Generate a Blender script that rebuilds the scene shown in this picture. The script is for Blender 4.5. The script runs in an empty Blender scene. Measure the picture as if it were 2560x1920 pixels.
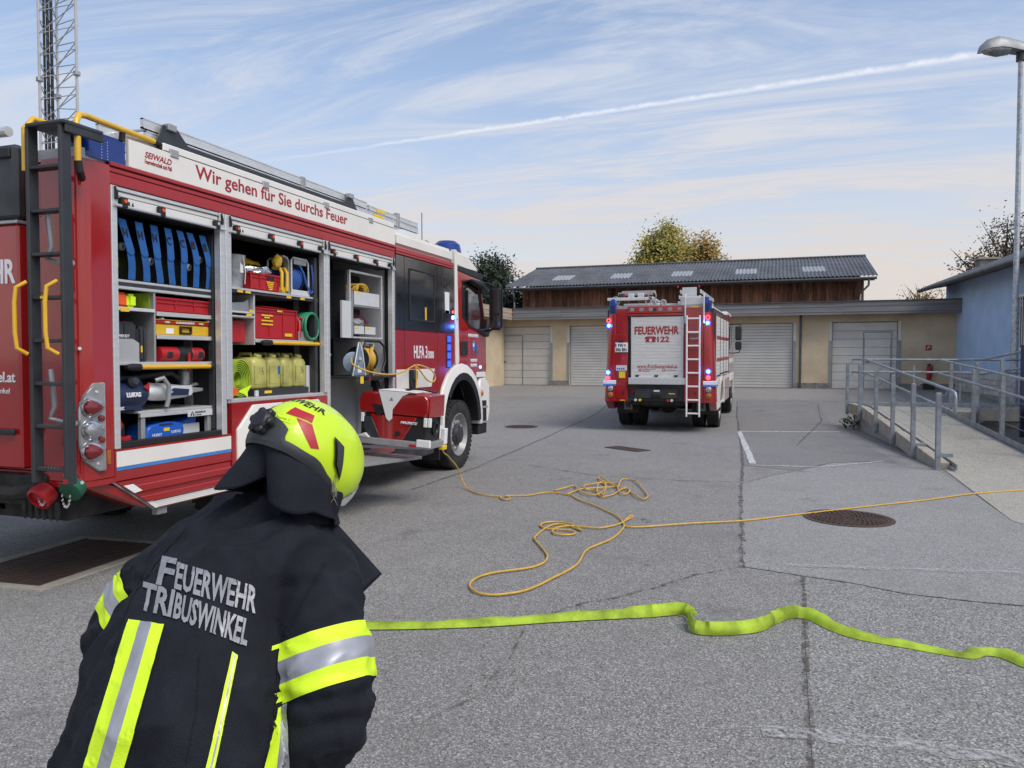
import bpy, bmesh, math, random
import numpy as np
from mathutils import Vector, Matrix, noise
from mathutils.bvhtree import BVHTree
random.seed(7); np.random.seed(7)
R = math.radians
sc = bpy.context.scene
COL = sc.collection
# ---------------------------------------------------------------- camera
YAW, PITCH = 19.1, 1.87
cam_d = bpy.data.cameras.new('camera'); cam = bpy.data.objects.new('camera', cam_d); COL.objects.link(cam)
cam.location = (0, 0, 1.65); cam.rotation_euler = (R(90 - PITCH), 0, R(YAW))
cam_d.sensor_width = 36; cam_d.lens = 36 * 1930 / 2560; cam_d.clip_start = 0.05; cam_d.clip_end = 3000
sc.camera = cam
# ---------------------------------------------------------------- sky
SUN_EL, SUN_AZ = 50.0, 116.0          # azimuth measured from +Y towards +X
w = bpy.data.worlds.new('World'); sc.world = w; w.use_nodes = True
nt = w.node_tree; nt.nodes.clear()
def N(t, **k):
    n = nt.nodes.new(t)
    for a, b in k.items(): setattr(n, a, b)
    return n
def LK(a, b): nt.links.new(a, b)
def M_(op, a, b=None, c=None, clamp=False):
    n = N('ShaderNodeMath', operation=op); n.use_clamp = clamp
    for i, v in enumerate((a, b, c)):
        if v is None: continue
        if isinstance(v, (int, float)): n.inputs[i].default_value = v
        else: LK(v, n.inputs[i])
    return n.outputs[0]
def DOT(v, d):
    n = N('ShaderNodeVectorMath', operation='DOT_PRODUCT'); LK(v, n.inputs[0]); n.inputs[1].default_value = d
    return n.outputs['Value']
def SST(v, a, b):
    n = N('ShaderNodeMapRange', interpolation_type='SMOOTHSTEP'); LK(v, n.inputs[0])
    n.inputs[1].default_value = a; n.inputs[2].default_value = b
    return n.outputs[0]
def MIXC(f, a, b):
    n = N('ShaderNodeMix', data_type='RGBA')
    if isinstance(f, (int, float)): n.inputs[0].default_value = f
    else: LK(f, n.inputs[0])
    for s, v in ((6, a), (7, b)):
        if isinstance(v, tuple): n.inputs[s].default_value = v + (1,)
        else: LK(v, n.inputs[s])
    return n.outputs[2]
tc = N('ShaderNodeTexCoord'); D3 = tc.outputs['Generated']
sky = N('ShaderNodeTexSky', sky_type='NISHITA', sun_disc=False)
sky.sun_elevation = R(SUN_EL); sky.sun_rotation = R(SUN_AZ); sky.altitude = 200; sky.air_density = 1.0; sky.dust_density = 1.6; sky.ozone_density = 2.0
zz = DOT(D3, (0, 0, 1))
# streaky high cloud: project the direction on a flat layer overhead, stretch along one bearing
sep = N('ShaderNodeSeparateXYZ'); LK(D3, sep.inputs[0])
zc = M_('MAXIMUM', M_('ADD', zz, 0.08), 0.04)
cx, cy = M_('DIVIDE', sep.outputs[0], zc), M_('DIVIDE', sep.outputs[1], zc)
cb = N('ShaderNodeCombineXYZ'); LK(cx, cb.inputs[0]); LK(cy, cb.inputs[1])
mp = N('ShaderNodeMapping'); LK(cb.outputs[0], mp.inputs[0]); mp.inputs['Rotation'].default_value = (0, 0, R(-24)); mp.inputs['Scale'].default_value = (0.34, 1.25, 1)
n1 = N('ShaderNodeTexNoise'); LK(mp.outputs[0], n1.inputs['Vector']); n1.inputs['Scale'].default_value = 1.9; n1.inputs['Detail'].default_value = 10; n1.inputs['Roughness'].default_value = 0.68; n1.inputs['Distortion'].default_value = 1.1
mp2 = N('ShaderNodeMapping'); LK(cb.outputs[0], mp2.inputs[0]); mp2.inputs['Rotation'].default_value = (0, 0, R(-8)); mp2.inputs['Location'].default_value = (3, 5, 0); mp2.inputs['Scale'].default_value = (0.5, 0.9, 1)
n2 = N('ShaderNodeTexNoise'); LK(mp2.outputs[0], n2.inputs['Vector']); n2.inputs['Scale'].default_value = 0.55; n2.inputs['Detail'].default_value = 5
cl = M_('MULTIPLY', SST(n1.outputs[0], 0.38, 0.70), M_('ADD', 0.25, SST(n2.outputs[0], 0.30, 0.62)))
low = SST(zz, 0.42, 0.02)                                   # more veil towards the horizon
cl = M_('ADD', M_('ADD', M_('MULTIPLY', cl, 0.62), 0.17), M_('MULTIPLY', low, 0.66), clamp=True)
# contrail: a thin band along a great circle (bearing found from two sky points)
nd = DOT(D3, (0.04015562, 0.31514725, -0.94819288)); td = DOT(D3, (0.82154705, 0.5297184, 0.2108527))
n3 = N('ShaderNodeTexNoise'); LK(D3, n3.inputs['Vector']); n3.inputs['Scale'].default_value = 60; n3.inputs['Detail'].default_value = 6; n3.inputs['Roughness'].default_value = 0.65
wob = M_('MULTIPLY', M_('SUBTRACT', n3.outputs[0], 0.5), 0.0055)
dist = M_('ABSOLUTE', M_('ADD', M_('ADD', nd, wob), M_('MULTIPLY', M_('MULTIPLY', td, M_('SUBTRACT', td, 0.72)), 0.010)))
wid = M_('ADD', 0.0015, M_('MULTIPLY', td, 0.0026))
ct = M_('SUBTRACT', 1.0, SST(M_('DIVIDE', dist, wid), 0.0, 1.7))
ct = M_('MULTIPLY', ct, M_('MULTIPLY', SST(td, -0.12, 0.35), SST(td, 1.02, 0.9)))
ct = M_('MULTIPLY', ct, M_('ADD', 0.35, M_('MULTIPLY', SST(n3.outputs[0], 0.2, 0.7), 0.6)))
warm = MIXC(SST(zz, 0.36, 0.05), (3.5, 3.75, 4.3), (3.95, 3.62, 3.40))      # cloud radiance in the sky node's units
c1 = MIXC(cl, sky.outputs[0], warm)
c2 = MIXC(M_('MULTIPLY', ct, 0.74), c1, (5.2, 5.2, 5.4))
bg = N('ShaderNodeBackground'); LK(c2, bg.inputs[0]); bg.inputs[1].default_value = 0.115
wo = N('ShaderNodeOutputWorld'); LK(bg.outputs[0], wo.inputs[0])
# ---------------------------------------------------------------- sun (veiled, low, from the right)
sd = bpy.data.lights.new('sun', 'SUN'); sun = bpy.data.objects.new('sun', sd); COL.objects.link(sun)
sd.energy = 1.5; sd.angle = R(34); sd.color = (1.0, 0.94, 0.87)
sdir = Vector((math.sin(R(SUN_AZ)) * math.cos(R(SUN_EL)), math.cos(R(SUN_AZ)) * math.cos(R(SUN_EL)), math.sin(R(SUN_EL))))
sun.rotation_euler = sdir.to_track_quat('Z', 'Y').to_euler()
sun.location = (30, 10, 20)
vs = sc.view_settings; vs.view_transform = 'Standard'; vs.look = 'None'; vs.exposure = 0.74; vs.gamma = 1; vs.use_curve_mapping = False
# ---------------------------------------------------------------- materials
MATS = {}
def mat(name, col, rough=0.5, metal=0.0, var=0.12, vs_=3.0, bump=0.0, bs=60.0, coat=0.0, emit=None, es=0.0, alpha=1.0, trans=0.0, spec=0.5, stain=None, stretch=None, hole=None):
    """procedural principled material: colour broken up by two noises, roughness broken up, optional fine bump"""
    m = bpy.data.materials.new(name); m.use_nodes = True; t = m.node_tree; L = t.links.new
    b = t.nodes['Principled BSDF']
    b.inputs['Roughness'].default_value = rough; b.inputs['Metallic'].default_value = metal
    b.inputs['Specular IOR Level'].default_value = spec
    co = t.nodes.new('ShaderNodeTexCoord'); src = co.outputs['Object']
    if stretch:
        mpn = t.nodes.new('ShaderNodeMapping'); mpn.inputs['Scale'].default_value = stretch; L(src, mpn.inputs[0]); src = mpn.outputs[0]
    nz = t.nodes.new('ShaderNodeTexNoise'); nz.inputs['Scale'].default_value = vs_; nz.inputs['Detail'].default_value = 7; nz.inputs['Roughness'].default_value = 0.6
    L(src, nz.inputs['Vector'])
    mx = t.nodes.new('ShaderNodeMix'); mx.data_type = 'RGBA'
    c = Vector(col); s2 = Vector(stain) if stain else c * (1 - 1.6 * var)
    mx.inputs[6].default_value = (*[max(0, v) for v in s2], 1); mx.inputs[7].default_value = (*[min(1, v) for v in c * (1 + 0.35 * var)], 1)
    mr = t.nodes.new('ShaderNodeMapRange'); mr.inputs[1].default_value = 0.3; mr.inputs[2].default_value = 0.62
    L(nz.outputs[0], mr.inputs[0]); L(mr.outputs[0], mx.inputs[0]); L(mx.outputs[2], b.inputs['Base Color'])
    rr = t.nodes.new('ShaderNodeMapRange'); rr.inputs[1].default_value = 0.3; rr.inputs[2].default_value = 0.7
    rr.inputs[3].default_value = min(1, rough + 0.1); rr.inputs[4].default_value = max(0.02, rough - 0.07)
    L(nz.outputs[0], rr.inputs[0]); L(rr.outputs[0], b.inputs['Roughness'])
    if bump:
        nb = t.nodes.new('ShaderNodeTexNoise'); nb.inputs['Scale'].default_value = bs; nb.inputs['Detail'].default_value = 3; L(src, nb.inputs['Vector'])
        bm_ = t.nodes.new('ShaderNodeBump'); bm_.inputs['Strength'].default_value = bump; bm_.inputs['Distance'].default_value = 0.01
        L(nb.outputs[0], bm_.inputs['Height']); L(bm_.outputs[0], b.inputs['Normal'])
    if coat: b.inputs['Coat Weight'].default_value = coat; b.inputs['Coat Roughness'].default_value = 0.06
    if emit: b.inputs['Emission Color'].default_value = (*emit, 1); b.inputs['Emission Strength'].default_value = es
    if trans: b.inputs['Transmission Weight'].default_value = trans; b.inputs['IOR'].default_value = 1.3
    if alpha < 1: b.inputs['Alpha'].default_value = alpha
    if hole:                                                # worn through: alpha from noise (scale, low, high)
        nh = t.nodes.new('ShaderNodeTexNoise'); nh.inputs['Scale'].default_value = hole[0]; nh.inputs['Detail'].default_value = 6; nh.inputs['Roughness'].default_value = 0.7; L(src, nh.inputs['Vector'])
        mh = t.nodes.new('ShaderNodeMapRange'); mh.inputs[1].default_value = hole[1]; mh.inputs[2].default_value = hole[2]; L(nh.outputs[0], mh.inputs[0]); L(mh.outputs[0], b.inputs['Alpha'])
    MATS[name] = m
    return m
mat('red', (0.315, 0.0115, 0.013), 0.14, coat=0.9, var=0.07, vs_=1.2)
mat('red_band', (0.35, 0.018, 0.021), 0.40, coat=0.25, var=0.07, vs_=1.5)
mat('white_paint', (0.74, 0.71, 0.655), 0.35, coat=0.2, var=0.05, vs_=2)
mat('blue_stripe', (0.05, 0.22, 0.55), 0.35)
mat('alu', (0.70, 0.70, 0.69), 0.38, 0.55, var=0.10, vs_=6, stretch=(6, 1, 6))
mat('alu_dull', (0.42, 0.42, 0.42), 0.45, 0.55, var=0.12, vs_=5)
mat('slat', (0.70, 0.685, 0.65), 0.42, 0.10, var=0.06, vs_=4, stretch=(1, 0.3, 4))
mat('steel_grey', (0.27, 0.28, 0.29), 0.45, 0.2, var=0.12, vs_=5)
mat('grey_paint', (0.36, 0.37, 0.38), 0.5, var=0.08)
mat('light_grey', (0.55, 0.56, 0.57), 0.45, var=0.06)
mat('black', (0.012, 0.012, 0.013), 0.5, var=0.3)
mat('black_gloss', (0.010, 0.010, 0.012), 0.08, coat=0.9, var=0.1)
mat('dark_grey', (0.035, 0.037, 0.041), 0.45, var=0.25, vs_=5)
mat('anthracite', (0.030, 0.033, 0.037), 0.42, var=0.2, vs_=5)
mat('chassis', (0.018, 0.017, 0.016), 0.75, var=0.5, vs_=8)
mat('rubber', (0.022, 0.021, 0.021), 0.8, var=0.35, vs_=9, bump=0.3, bs=90)
mat('yellow', (0.72, 0.42, 0.02), 0.32, var=0.08, vs_=6, coat=0.2)
mat('yellow_label', (0.78, 0.52, 0.02), 0.5, var=0.05)
mat('plastic_red', (0.42, 0.012, 0.018), 0.42, var=0.1, vs_=8)
mat('plastic_yellow', (0.68, 0.42, 0.02), 0.42, var=0.1, vs_=8)
mat('plastic_blue', (0.012, 0.10, 0.48), 0.38, var=0.1, vs_=8)
mat('strap_blue', (0.014, 0.105, 0.34), 0.75, var=0.12, vs_=14, bump=0.25, bs=240)
mat('navy', (0.012, 0.022, 0.07), 0.4, var=0.15)
mat('hose_lime', (0.37, 0.52, 0.03), 0.7, var=0.32, vs_=7, bump=0.25, bs=260)
mat('jerry', (0.44, 0.42, 0.12), 0.42, var=0.28, vs_=5)
mat('hivis', (0.66, 0.92, 0.02), 0.6, var=0.05, vs_=12, bump=0.15, bs=300, emit=(0.55, 0.9, 0.0), es=0.0)
mat('orange_fab', (0.85, 0.10, 0.01), 0.7, var=0.1)
mat('reflective', (0.36, 0.37, 0.40), 0.42, 0.35, var=0.08, vs_=20, bump=0.08, bs=500)
mat('print_silver', (0.30, 0.30, 0.315), 0.5, 0.2, var=0.12, vs_=30)
mat('cable', (0.60, 0.36, 0.05), 0.45, var=0.12, vs_=20)
mat('rope_yellow', (0.72, 0.45, 0.05), 0.7, var=0.2, vs_=30)
mat('hose_blue', (0.03, 0.10, 0.35), 0.4, var=0.1)
mat('hose_green', (0.02, 0.24, 0.12), 0.4, var=0.1)
mat('galv', (0.42, 0.44, 0.46), 0.42, 0.65, var=0.28, vs_=14)
mat('foil', (0.75, 0.75, 0.76), 0.16, 1.0, var=0.1, bump=0.8, bs=45)
mat('glass_dark', (0.014, 0.016, 0.019), 0.06, var=0.1, coat=0.4)
mat('glass', (0.75, 0.8, 0.82), 0.03, var=0.0, trans=0.92)
mat('lamp_blue', (0.015, 0.05, 0.27), 0.10, var=0.1, coat=0.6, trans=0.25)
mat('led_blue', (0.02, 0.08, 0.9), 0.3, emit=(0.02, 0.08, 1.0), es=1.0)
mat('led_hot', (0.1, 0.4, 1.0), 0.3, emit=(0.05, 0.30, 1.0), es=14.0)
mat('led_red', (0.9, 0.02, 0.03), 0.3, emit=(1.0, 0.04, 0.06), es=3.2)
mat('lamp_red', (0.16, 0.006, 0.009), 0.10, coat=0.8, var=0.15, vs_=14)
mat('lamp_clear', (0.45, 0.46, 0.47), 0.14, 0.7, coat=0.7, var=0.2, vs_=14)
mat('lamp_amber', (0.40, 0.13, 0.01), 0.2, coat=0.4, var=0.2, vs_=20)
mat('text_red', (0.33, 0.018, 0.024), 0.4, var=0.04)
mat('text_white', (0.74, 0.74, 0.75), 0.4, var=0.03)
mat('text_black', (0.015, 0.015, 0.017), 0.45, var=0.05)
mat('plate_white', (0.78, 0.78, 0.76), 0.4, var=0.04)
mat('cloth_navy', (0.0095, 0.0112, 0.0185), 0.72, var=0.3, vs_=7, bump=0.5, bs=420, spec=0.28)
mat('skin', (0.42, 0.24, 0.17), 0.5, var=0.1)
mat('hair', (0.28, 0.24, 0.19), 0.6, var=0.3, vs_=30)
mat('galv_rail', (0.30, 0.33, 0.36), 0.42, 0.55, var=0.25, vs_=7)
mat('green_cap', (0.012, 0.10, 0.05), 0.5)
mat('window_glass', (0.012, 0.014, 0.016), 0.02, coat=1.0, var=0.05, spec=1.0)
# ---------------------------------------------------------------- mesh helpers
class MB:
    def __init__(s): s.v = []; s.f = []
    def add(s, vs, fs):
        o = len(s.v); s.v += [tuple(p) for p in vs]; s.f += [tuple(i + o for i in f) for f in fs]; return s
    def box(s, x0, x1, y0, y1, z0, z1):
        return s.add([(x0, y0, z0), (x1, y0, z0), (x1, y1, z0), (x0, y1, z0), (x0, y0, z1), (x1, y0, z1), (x1, y1, z1), (x0, y1, z1)],
                     [(0, 3, 2, 1), (4, 5, 6, 7), (0, 1, 5, 4), (1, 2, 6, 5), (2, 3, 7, 6), (3, 0, 4, 7)])
    def prism(s, poly, ax, a, b):
        """poly: 2D points in the plane normal to axis ax ('x': (y,z), 'y': (x,z), 'z': (x,y)), extruded from a to b"""
        def P(p, t): return {'x': (t, p[0], p[1]), 'y': (p[0], t, p[1]), 'z': (p[0], p[1], t)}[ax]
        n = len(poly); ar = sum(poly[i][0] * poly[(i + 1) % n][1] - poly[(i + 1) % n][0] * poly[i][1] for i in range(n))
        if (ar < 0) != (ax == 'y'): poly = poly[::-1]
        if a > b: a, b = b, a
        return s.add([P(p, a) for p in poly] + [P(p, b) for p in poly],
                     [tuple(range(n))[::-1], tuple(range(n, 2 * n))] + [(i, (i + 1) % n, n + (i + 1) % n, n + i) for i in range(n)])
    def frame(s, outer, inner, ax, a, b):
        """ring between two polygons with the same number of points"""
        def P(p, t): return {'x': (t, p[0], p[1]), 'y': (p[0], t, p[1]), 'z': (p[0], p[1], t)}[ax]
        n = len(outer); vs = [P(p, a) for p in outer] + [P(p, a) for p in inner] + [P(p, b) for p in outer] + [P(p, b) for p in inner]; fs = []
        for i in range(n):
            j = (i + 1) % n
            fs += [(i, j, n + j, n + i), (2 * n + i, 3 * n + i, 3 * n + j, 2 * n + j), (i, 2 * n + i, 2 * n + j, j), (n + i, n + j, 3 * n + j, 3 * n + i)]
        return s.add(vs, fs)
    def cyl(s, p0, p1, r0, r1=None, n=16, cap=True):
        p0, p1 = Vector(p0), Vector(p1); r1 = r0 if r1 is None else r1
        d = (p1 - p0).normalized(); a = d.orthogonal().normalized(); b = d.cross(a); vs = []
        for p, r in ((p0, r0), (p1, r1)):
            vs += [p + (a * math.cos(2 * math.pi * i / n) + b * math.sin(2 * math.pi * i / n)) * r for i in range(n)]
        fs = [(i, (i + 1) % n, n + (i + 1) % n, n + i) for i in range(n)]
        if cap: fs += [tuple(range(n))[::-1], tuple(range(n, 2 * n))]
        return s.add(vs, fs)
    def tube(s, pts, r, n=8, closed=False):
        pts = [Vector(p) for p in pts]; m = len(pts); vs = []; fs = []; a = None
        for i, p in enumerate(pts):
            q0 = pts[i - 1] if (i or closed) else p; q1 = pts[(i + 1) % m] if (i < m - 1 or closed) else p
            d = (q1 - q0).normalized()
            a = d.orthogonal().normalized() if a is None else (a - d * a.dot(d)).normalized()
            b = d.cross(a); rr = r[i] if isinstance(r, (list, tuple)) else r
            vs += [p + (a * math.cos(2 * math.pi * k / n) + b * math.sin(2 * math.pi * k / n)) * rr for k in range(n)]
        for i in range(m if closed else m - 1):
            o, q = i * n, ((i + 1) % m) * n
            fs += [(o + k, o + (k + 1) % n, q + (k + 1) % n, q + k) for k in range(n)]
        if not closed: fs += [tuple(range(n))[::-1], tuple(range((m - 1) * n, m * n))]
        return s.add(vs, fs)
    def lathe(s, prof, o, ax, n=32, cap=True):
        """prof: list of (radius, distance along axis)"""
        o = Vector(o); d = Vector(ax).normalized(); a = d.orthogonal().normalized(); b = d.cross(a); vs = []; fs = []
        for r, t in prof: vs += [o + d * t + (a * math.cos(2 * math.pi * k / n) + b * math.sin(2 * math.pi * k / n)) * r for k in range(n)]
        for i in range(len(prof) - 1): fs += [(i * n + k, i * n + (k + 1) % n, (i + 1) * n + (k + 1) % n, (i + 1) * n + k) for k in range(n)]
        if cap: fs += [tuple(range(n))[::-1], tuple(range((len(prof) - 1) * n, len(prof) * n))]
        return s.add(vs, fs)
    def loft(s, rings, cap=True):
        n = len(rings[0]); vs = [p for r in rings for p in r]; fs = []
        for i in range(len(rings) - 1): fs += [(i * n + k, i * n + (k + 1) % n, (i + 1) * n + (k + 1) % n, (i + 1) * n + k) for k in range(n)]
        if cap: fs += [tuple(range(n))[::-1], tuple(range((len(rings) - 1) * n, len(rings) * n))]
        return s.add(vs, fs)
    def grid(s, fn, nu, nv):
        vs = [fn(i / nu, j / nv) for j in range(nv + 1) for i in range(nu + 1)]
        return s.add(vs, [(j * (nu + 1) + i, j * (nu + 1) + i + 1, (j + 1) * (nu + 1) + i + 1, (j + 1) * (nu + 1) + i) for j in range(nv) for i in range(nu)])
    def xf(s, Mx): s.v = [tuple(Mx @ Vector(p)) for p in s.v]; return s
    def build(s, name, m, parent=None, bev=0.0, smooth=35, fix=True, seg=1, place=True):
        me = bpy.data.meshes.new(name); me.from_pydata(s.v, [], s.f)
        if fix or bev:
            bm = bmesh.new(); bm.from_mesh(me)
            if bev:
                es = [e for e in bm.edges if len(e.link_faces) == 2 and e.calc_face_angle(0) > 0.5]
                bmesh.ops.bevel(bm, geom=es, offset=bev, segments=seg, affect='EDGES', clamp_overlap=True)
            if fix: bmesh.ops.recalc_face_normals(bm, faces=bm.faces)
            bm.to_mesh(me); bm.free()
        if smooth:
            me.polygons.foreach_set('use_smooth', [True] * len(me.polygons)); me.set_sharp_from_angle(angle=R(smooth))
        return link(me, name, m, parent, place)
def link(me, name, m, parent=None, place=True):
    if m is not None and not me.materials: me.materials.append(MATS[m] if isinstance(m, str) else m)
    ob = bpy.data.objects.new(name, me); COL.objects.link(ob)
    if parent is not None:
        ob.parent = parent
        if parent.get('world_parts'): ob.location = -Vector(parent.location)
    elif place:                                            # own origin at the base of the thing
        co = np.empty(len(me.vertices) * 3); me.vertices.foreach_get('co', co); co = co.reshape(-1, 3)
        b = np.array([(co[:, 0].min() + co[:, 0].max()) / 2, (co[:, 1].min() + co[:, 1].max()) / 2, co[:, 2].min()])
        me.vertices.foreach_set('co', (co - b).ravel()); ob.location = b
    return ob
def tag(o, label=None, cat=None, group=None, kind=None):
    for k, v in (('label', label), ('category', cat), ('group', group), ('kind', kind)):
        if v: o[k] = v
    return o
def thing(name, loc, label, cat, group=None, rz=0.0, world=True):
    o = bpy.data.objects.new(name, None); COL.objects.link(o); o.location = loc; o.rotation_euler = (0, 0, rz); o.empty_display_size = 0.2
    if world: o['world_parts'] = 1
    return tag(o, label, cat, group)
def copy_tree(o, parent=None):
    c = o.copy(); COL.objects.link(c); c.parent = parent
    for ch in list(o.children): copy_tree(ch, c)
    return c
def bx(name, m, parent, x0, x1, y0, y1, z0, z1, bev=0.004, **k):
    return MB().box(min(x0, x1), max(x0, x1), min(y0, y1), max(y0, y1), min(z0, z1), max(z0, z1)).build(name, m, parent, bev=bev, **k)
FC = {}
def text_mesh(s, bold=0.0, ext=0.002, res=3, shear=0.0, spacing=1.0):
    cu = bpy.data.curves.new('t', 'FONT'); cu.body = s; cu.offset = bold; cu.extrude = ext; cu.resolution_u = res; cu.shear = shear; cu.space_character = spacing
    ob = bpy.data.objects.new('t', cu); COL.objects.link(ob)
    me = bpy.data.meshes.new_from_object(ob.evaluated_get(bpy.context.evaluated_depsgraph_get()))
    bpy.data.objects.remove(ob); bpy.data.curves.remove(cu)
    return me
def text(s, o, right, up, w, h, m, parent, name='lettering', bold=0.01, ext=0.0015, **k):
    """lettering fitted into a w x h box whose lower left corner is o"""
    me = text_mesh(s, bold, 0.02, **k)
    co = np.empty(len(me.vertices) * 3); me.vertices.foreach_get('co', co); co = co.reshape(-1, 3)
    mn, mx = co.min(0), co.max(0)
    r_, u_ = Vector(right).normalized(), Vector(up).normalized(); n_ = r_.cross(u_)
    q = np.outer((co[:, 0] - mn[0]) / (mx[0] - mn[0]) * w, r_) + np.outer((co[:, 1] - mn[1]) / (mx[1] - mn[1]) * h, u_) + np.outer(np.sign(co[:, 2]) * ext, n_) + np.array(o)
    me.vertices.foreach_set('co', q.ravel()); me.name = name
    return link(me, name, m, parent)
# ================================================================ the ground
def gz(y):
    t = min(1, max(0, (y - 21.5) / 10.0)); return 0.5 * t * t * (3 - 2 * t)
def asphalt(name, base, speck, sc_, var, sheen=0.85):
    m = bpy.data.materials.new(name); m.use_nodes = True; t = m.node_tree; L = t.links.new; b = t.nodes['Principled BSDF']
    co = t.nodes.new('ShaderNodeTexCoord'); P = co.outputs['Object']
    def noise_(s, d=5, r=0.6):
        n = t.nodes.new('ShaderNodeTexNoise'); n.inputs['Scale'].default_value = s; n.inputs['Detail'].default_value = d; n.inputs['Roughness'].default_value = r; L(P, n.inputs['Vector']); return n.outputs[0]
    def mr(v, a, b_, c=0.0, d=1.0):
        n = t.nodes.new('ShaderNodeMapRange'); n.inputs[1].default_value = a; n.inputs[2].default_value = b_; n.inputs[3].default_value = c; n.inputs[4].default_value = d; L(v, n.inputs[0]); return n.outputs[0]
    def mix(f, a, b_, bt='MIX'):
        n = t.nodes.new('ShaderNodeMix'); n.data_type = 'RGBA'; n.blend_type = bt
        if isinstance(f, float): n.inputs[0].default_value = f
        else: L(f, n.inputs[0])
        for s, v in ((6, a), (7, b_)):
            if isinstance(v, tuple): n.inputs[s].default_value = (*v, 1)
            else: L(v, n.inputs[s])
        return n.outputs[2]
    vo = t.nodes.new('ShaderNodeTexVoronoi'); vo.inputs['Scale'].default_value = sc_; L(P, vo.inputs['Vector'])
    sp = t.nodes.new('ShaderNodeSeparateColor'); L(vo.outputs['Color'], sp.inputs[0])
    dark = tuple(v * (1 - var) for v in base)
    c = mix(mr(noise_(0.45, 7, 0.62), 0.36, 0.64), dark, base)
    c = mix(mr(noise_(0.16, 4, 0.5), 0.42, 0.62, 0.0, 0.5), c, tuple(v * 1.14 for v in base))
    c = mix(mr(noise_(2.7, 8, 0.7), 0.45, 0.72, 0.0, 0.45), c, tuple(v * 0.72 for v in base))
    c = mix(mr(sp.outputs[0], 0.52, 1.0, 0.0, 0.76), c, speck)                         # pale chippings
    c = mix(mr(sp.outputs[1], 0.55, 1.0, 0.0, 0.85), c, tuple(v * 0.30 for v in base))  # dark gaps
    c = mix(mr(noise_(0.9, 9, 0.72), 0.50, 0.64, 0.0, 0.34), c, tuple(v * 0.62 for v in base))                # worn, darker areas
    st = mr(noise_(1.3, 6, 0.6), 0.62, 0.72, 0.0, 0.55)
    c = mix(st, c, tuple(v * 0.45 for v in base))                                      # oil and water stains
    L(c, b.inputs['Base Color']); b.inputs['Roughness'].default_value = sheen; b.inputs['Specular IOR Level'].default_value = 0.35
    bp = t.nodes.new('ShaderNodeBump'); bp.inputs['Strength'].default_value = 0.55; bp.inputs['Distance'].default_value = 0.004
    L(vo.outputs['Distance'], bp.inputs['Height']); L(bp.outputs[0], b.inputs['Normal'])
    MATS[name] = m
asphalt('asphalt', (0.225, 0.217, 0.203), (0.50, 0.49, 0.47), 135, 0.15)
asphalt('asphalt_patch', (0.275, 0.269, 0.257), (0.48, 0.475, 0.46), 140, 0.13)
asphalt('asphalt_coarse', (0.228, 0.221, 0.209), (0.52, 0.51, 0.49), 115, 0.13)
asphalt('asphalt_dark', (0.215, 0.210, 0.202), (0.36, 0.355, 0.345), 150, 0.13)
asphalt('concrete_path', (0.41, 0.385, 0.33), (0.44, 0.42, 0.37), 90, 0.10)
asphalt('apron', (0.29, 0.275, 0.255), (0.30, 0.29, 0.28), 60, 0.14)
mat('crack', (0.075, 0.070, 0.064), 0.9, var=0.4, vs_=9, stain=(0.13, 0.10, 0.07), hole=(16, 0.42, 0.64))
mat('seam', (0.12, 0.118, 0.114), 0.9, var=0.3, vs_=5, hole=(5, 0.35, 0.6))
mat('line_white', (0.60, 0.60, 0.59), 0.75, var=0.2, vs_=11, hole=(30, 0.36, 0.5))
mat('line_faded', (0.49, 0.49, 0.48), 0.85, var=0.2, vs_=16, hole=(30, 0.41, 0.68))
mat('stain', (0.055, 0.053, 0.050), 0.8, var=0.4, vs_=9)
mat('rust_iron', (0.055, 0.040, 0.034), 0.7, 0.2, var=0.4, vs_=14, stain=(0.10, 0.05, 0.03))
mat('kerb_concrete', (0.36, 0.325, 0.265), 0.85, var=0.16, vs_=5, bump=0.3, bs=60)
mat('wall_concrete', (0.30, 0.30, 0.30), 0.85, var=0.12, vs_=3, bump=0.2, bs=60)
xs = [-900, -400, -150, -60, -30] + [x * 2.0 for x in range(-12, 8)] + [20, 40, 100, 300, 900]
ys = [-900, -300, -80, -20] + [y * 1.0 for y in range(-8, 40, 2)] + [21.5 + k for k in range(11)] + [45, 80, 200, 500, 1500]
ys = sorted(set(ys))
g = MB()
g.v = [(x, y, gz(y)) for y in ys for x in xs]; nx = len(xs)
g.f = [(j * nx + i, j * nx + i + 1, (j + 1) * nx + i + 1, (j + 1) * nx + i) for j in range(len(ys) - 1) for i in range(nx - 1)]
tag(g.build('ground', 'asphalt', place=False, fix=False), kind='structure')
def sheet(name, poly, h, m, parent=None):
    """flat patch of paving h above the ground, triangulated so that it follows the rise"""
    bm = bmesh.new(); vs = [bm.verts.new((x, y, 0)) for x, y in poly]; bm.faces.new(vs)
    bmesh.ops.triangulate(bm, faces=bm.faces); 
    for cut in range(22, 32): bmesh.ops.bisect_plane(bm, geom=bm.verts[:] + bm.edges[:] + bm.faces[:], plane_co=(0, cut - 0.5, 0), plane_no=(0, 1, 0))
    for v in bm.verts: v.co.z = gz(v.co.y) + h
    bmesh.ops.recalc_face_normals(bm, faces=bm.faces)
    if sum(f.normal.z for f in bm.faces) < 0: bmesh.ops.reverse_faces(bm, faces=bm.faces)
    me = bpy.data.meshes.new(name); bm.to_mesh(me); bm.free()
    return tag(link(me, name, m, place=False), kind='structure')
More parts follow.
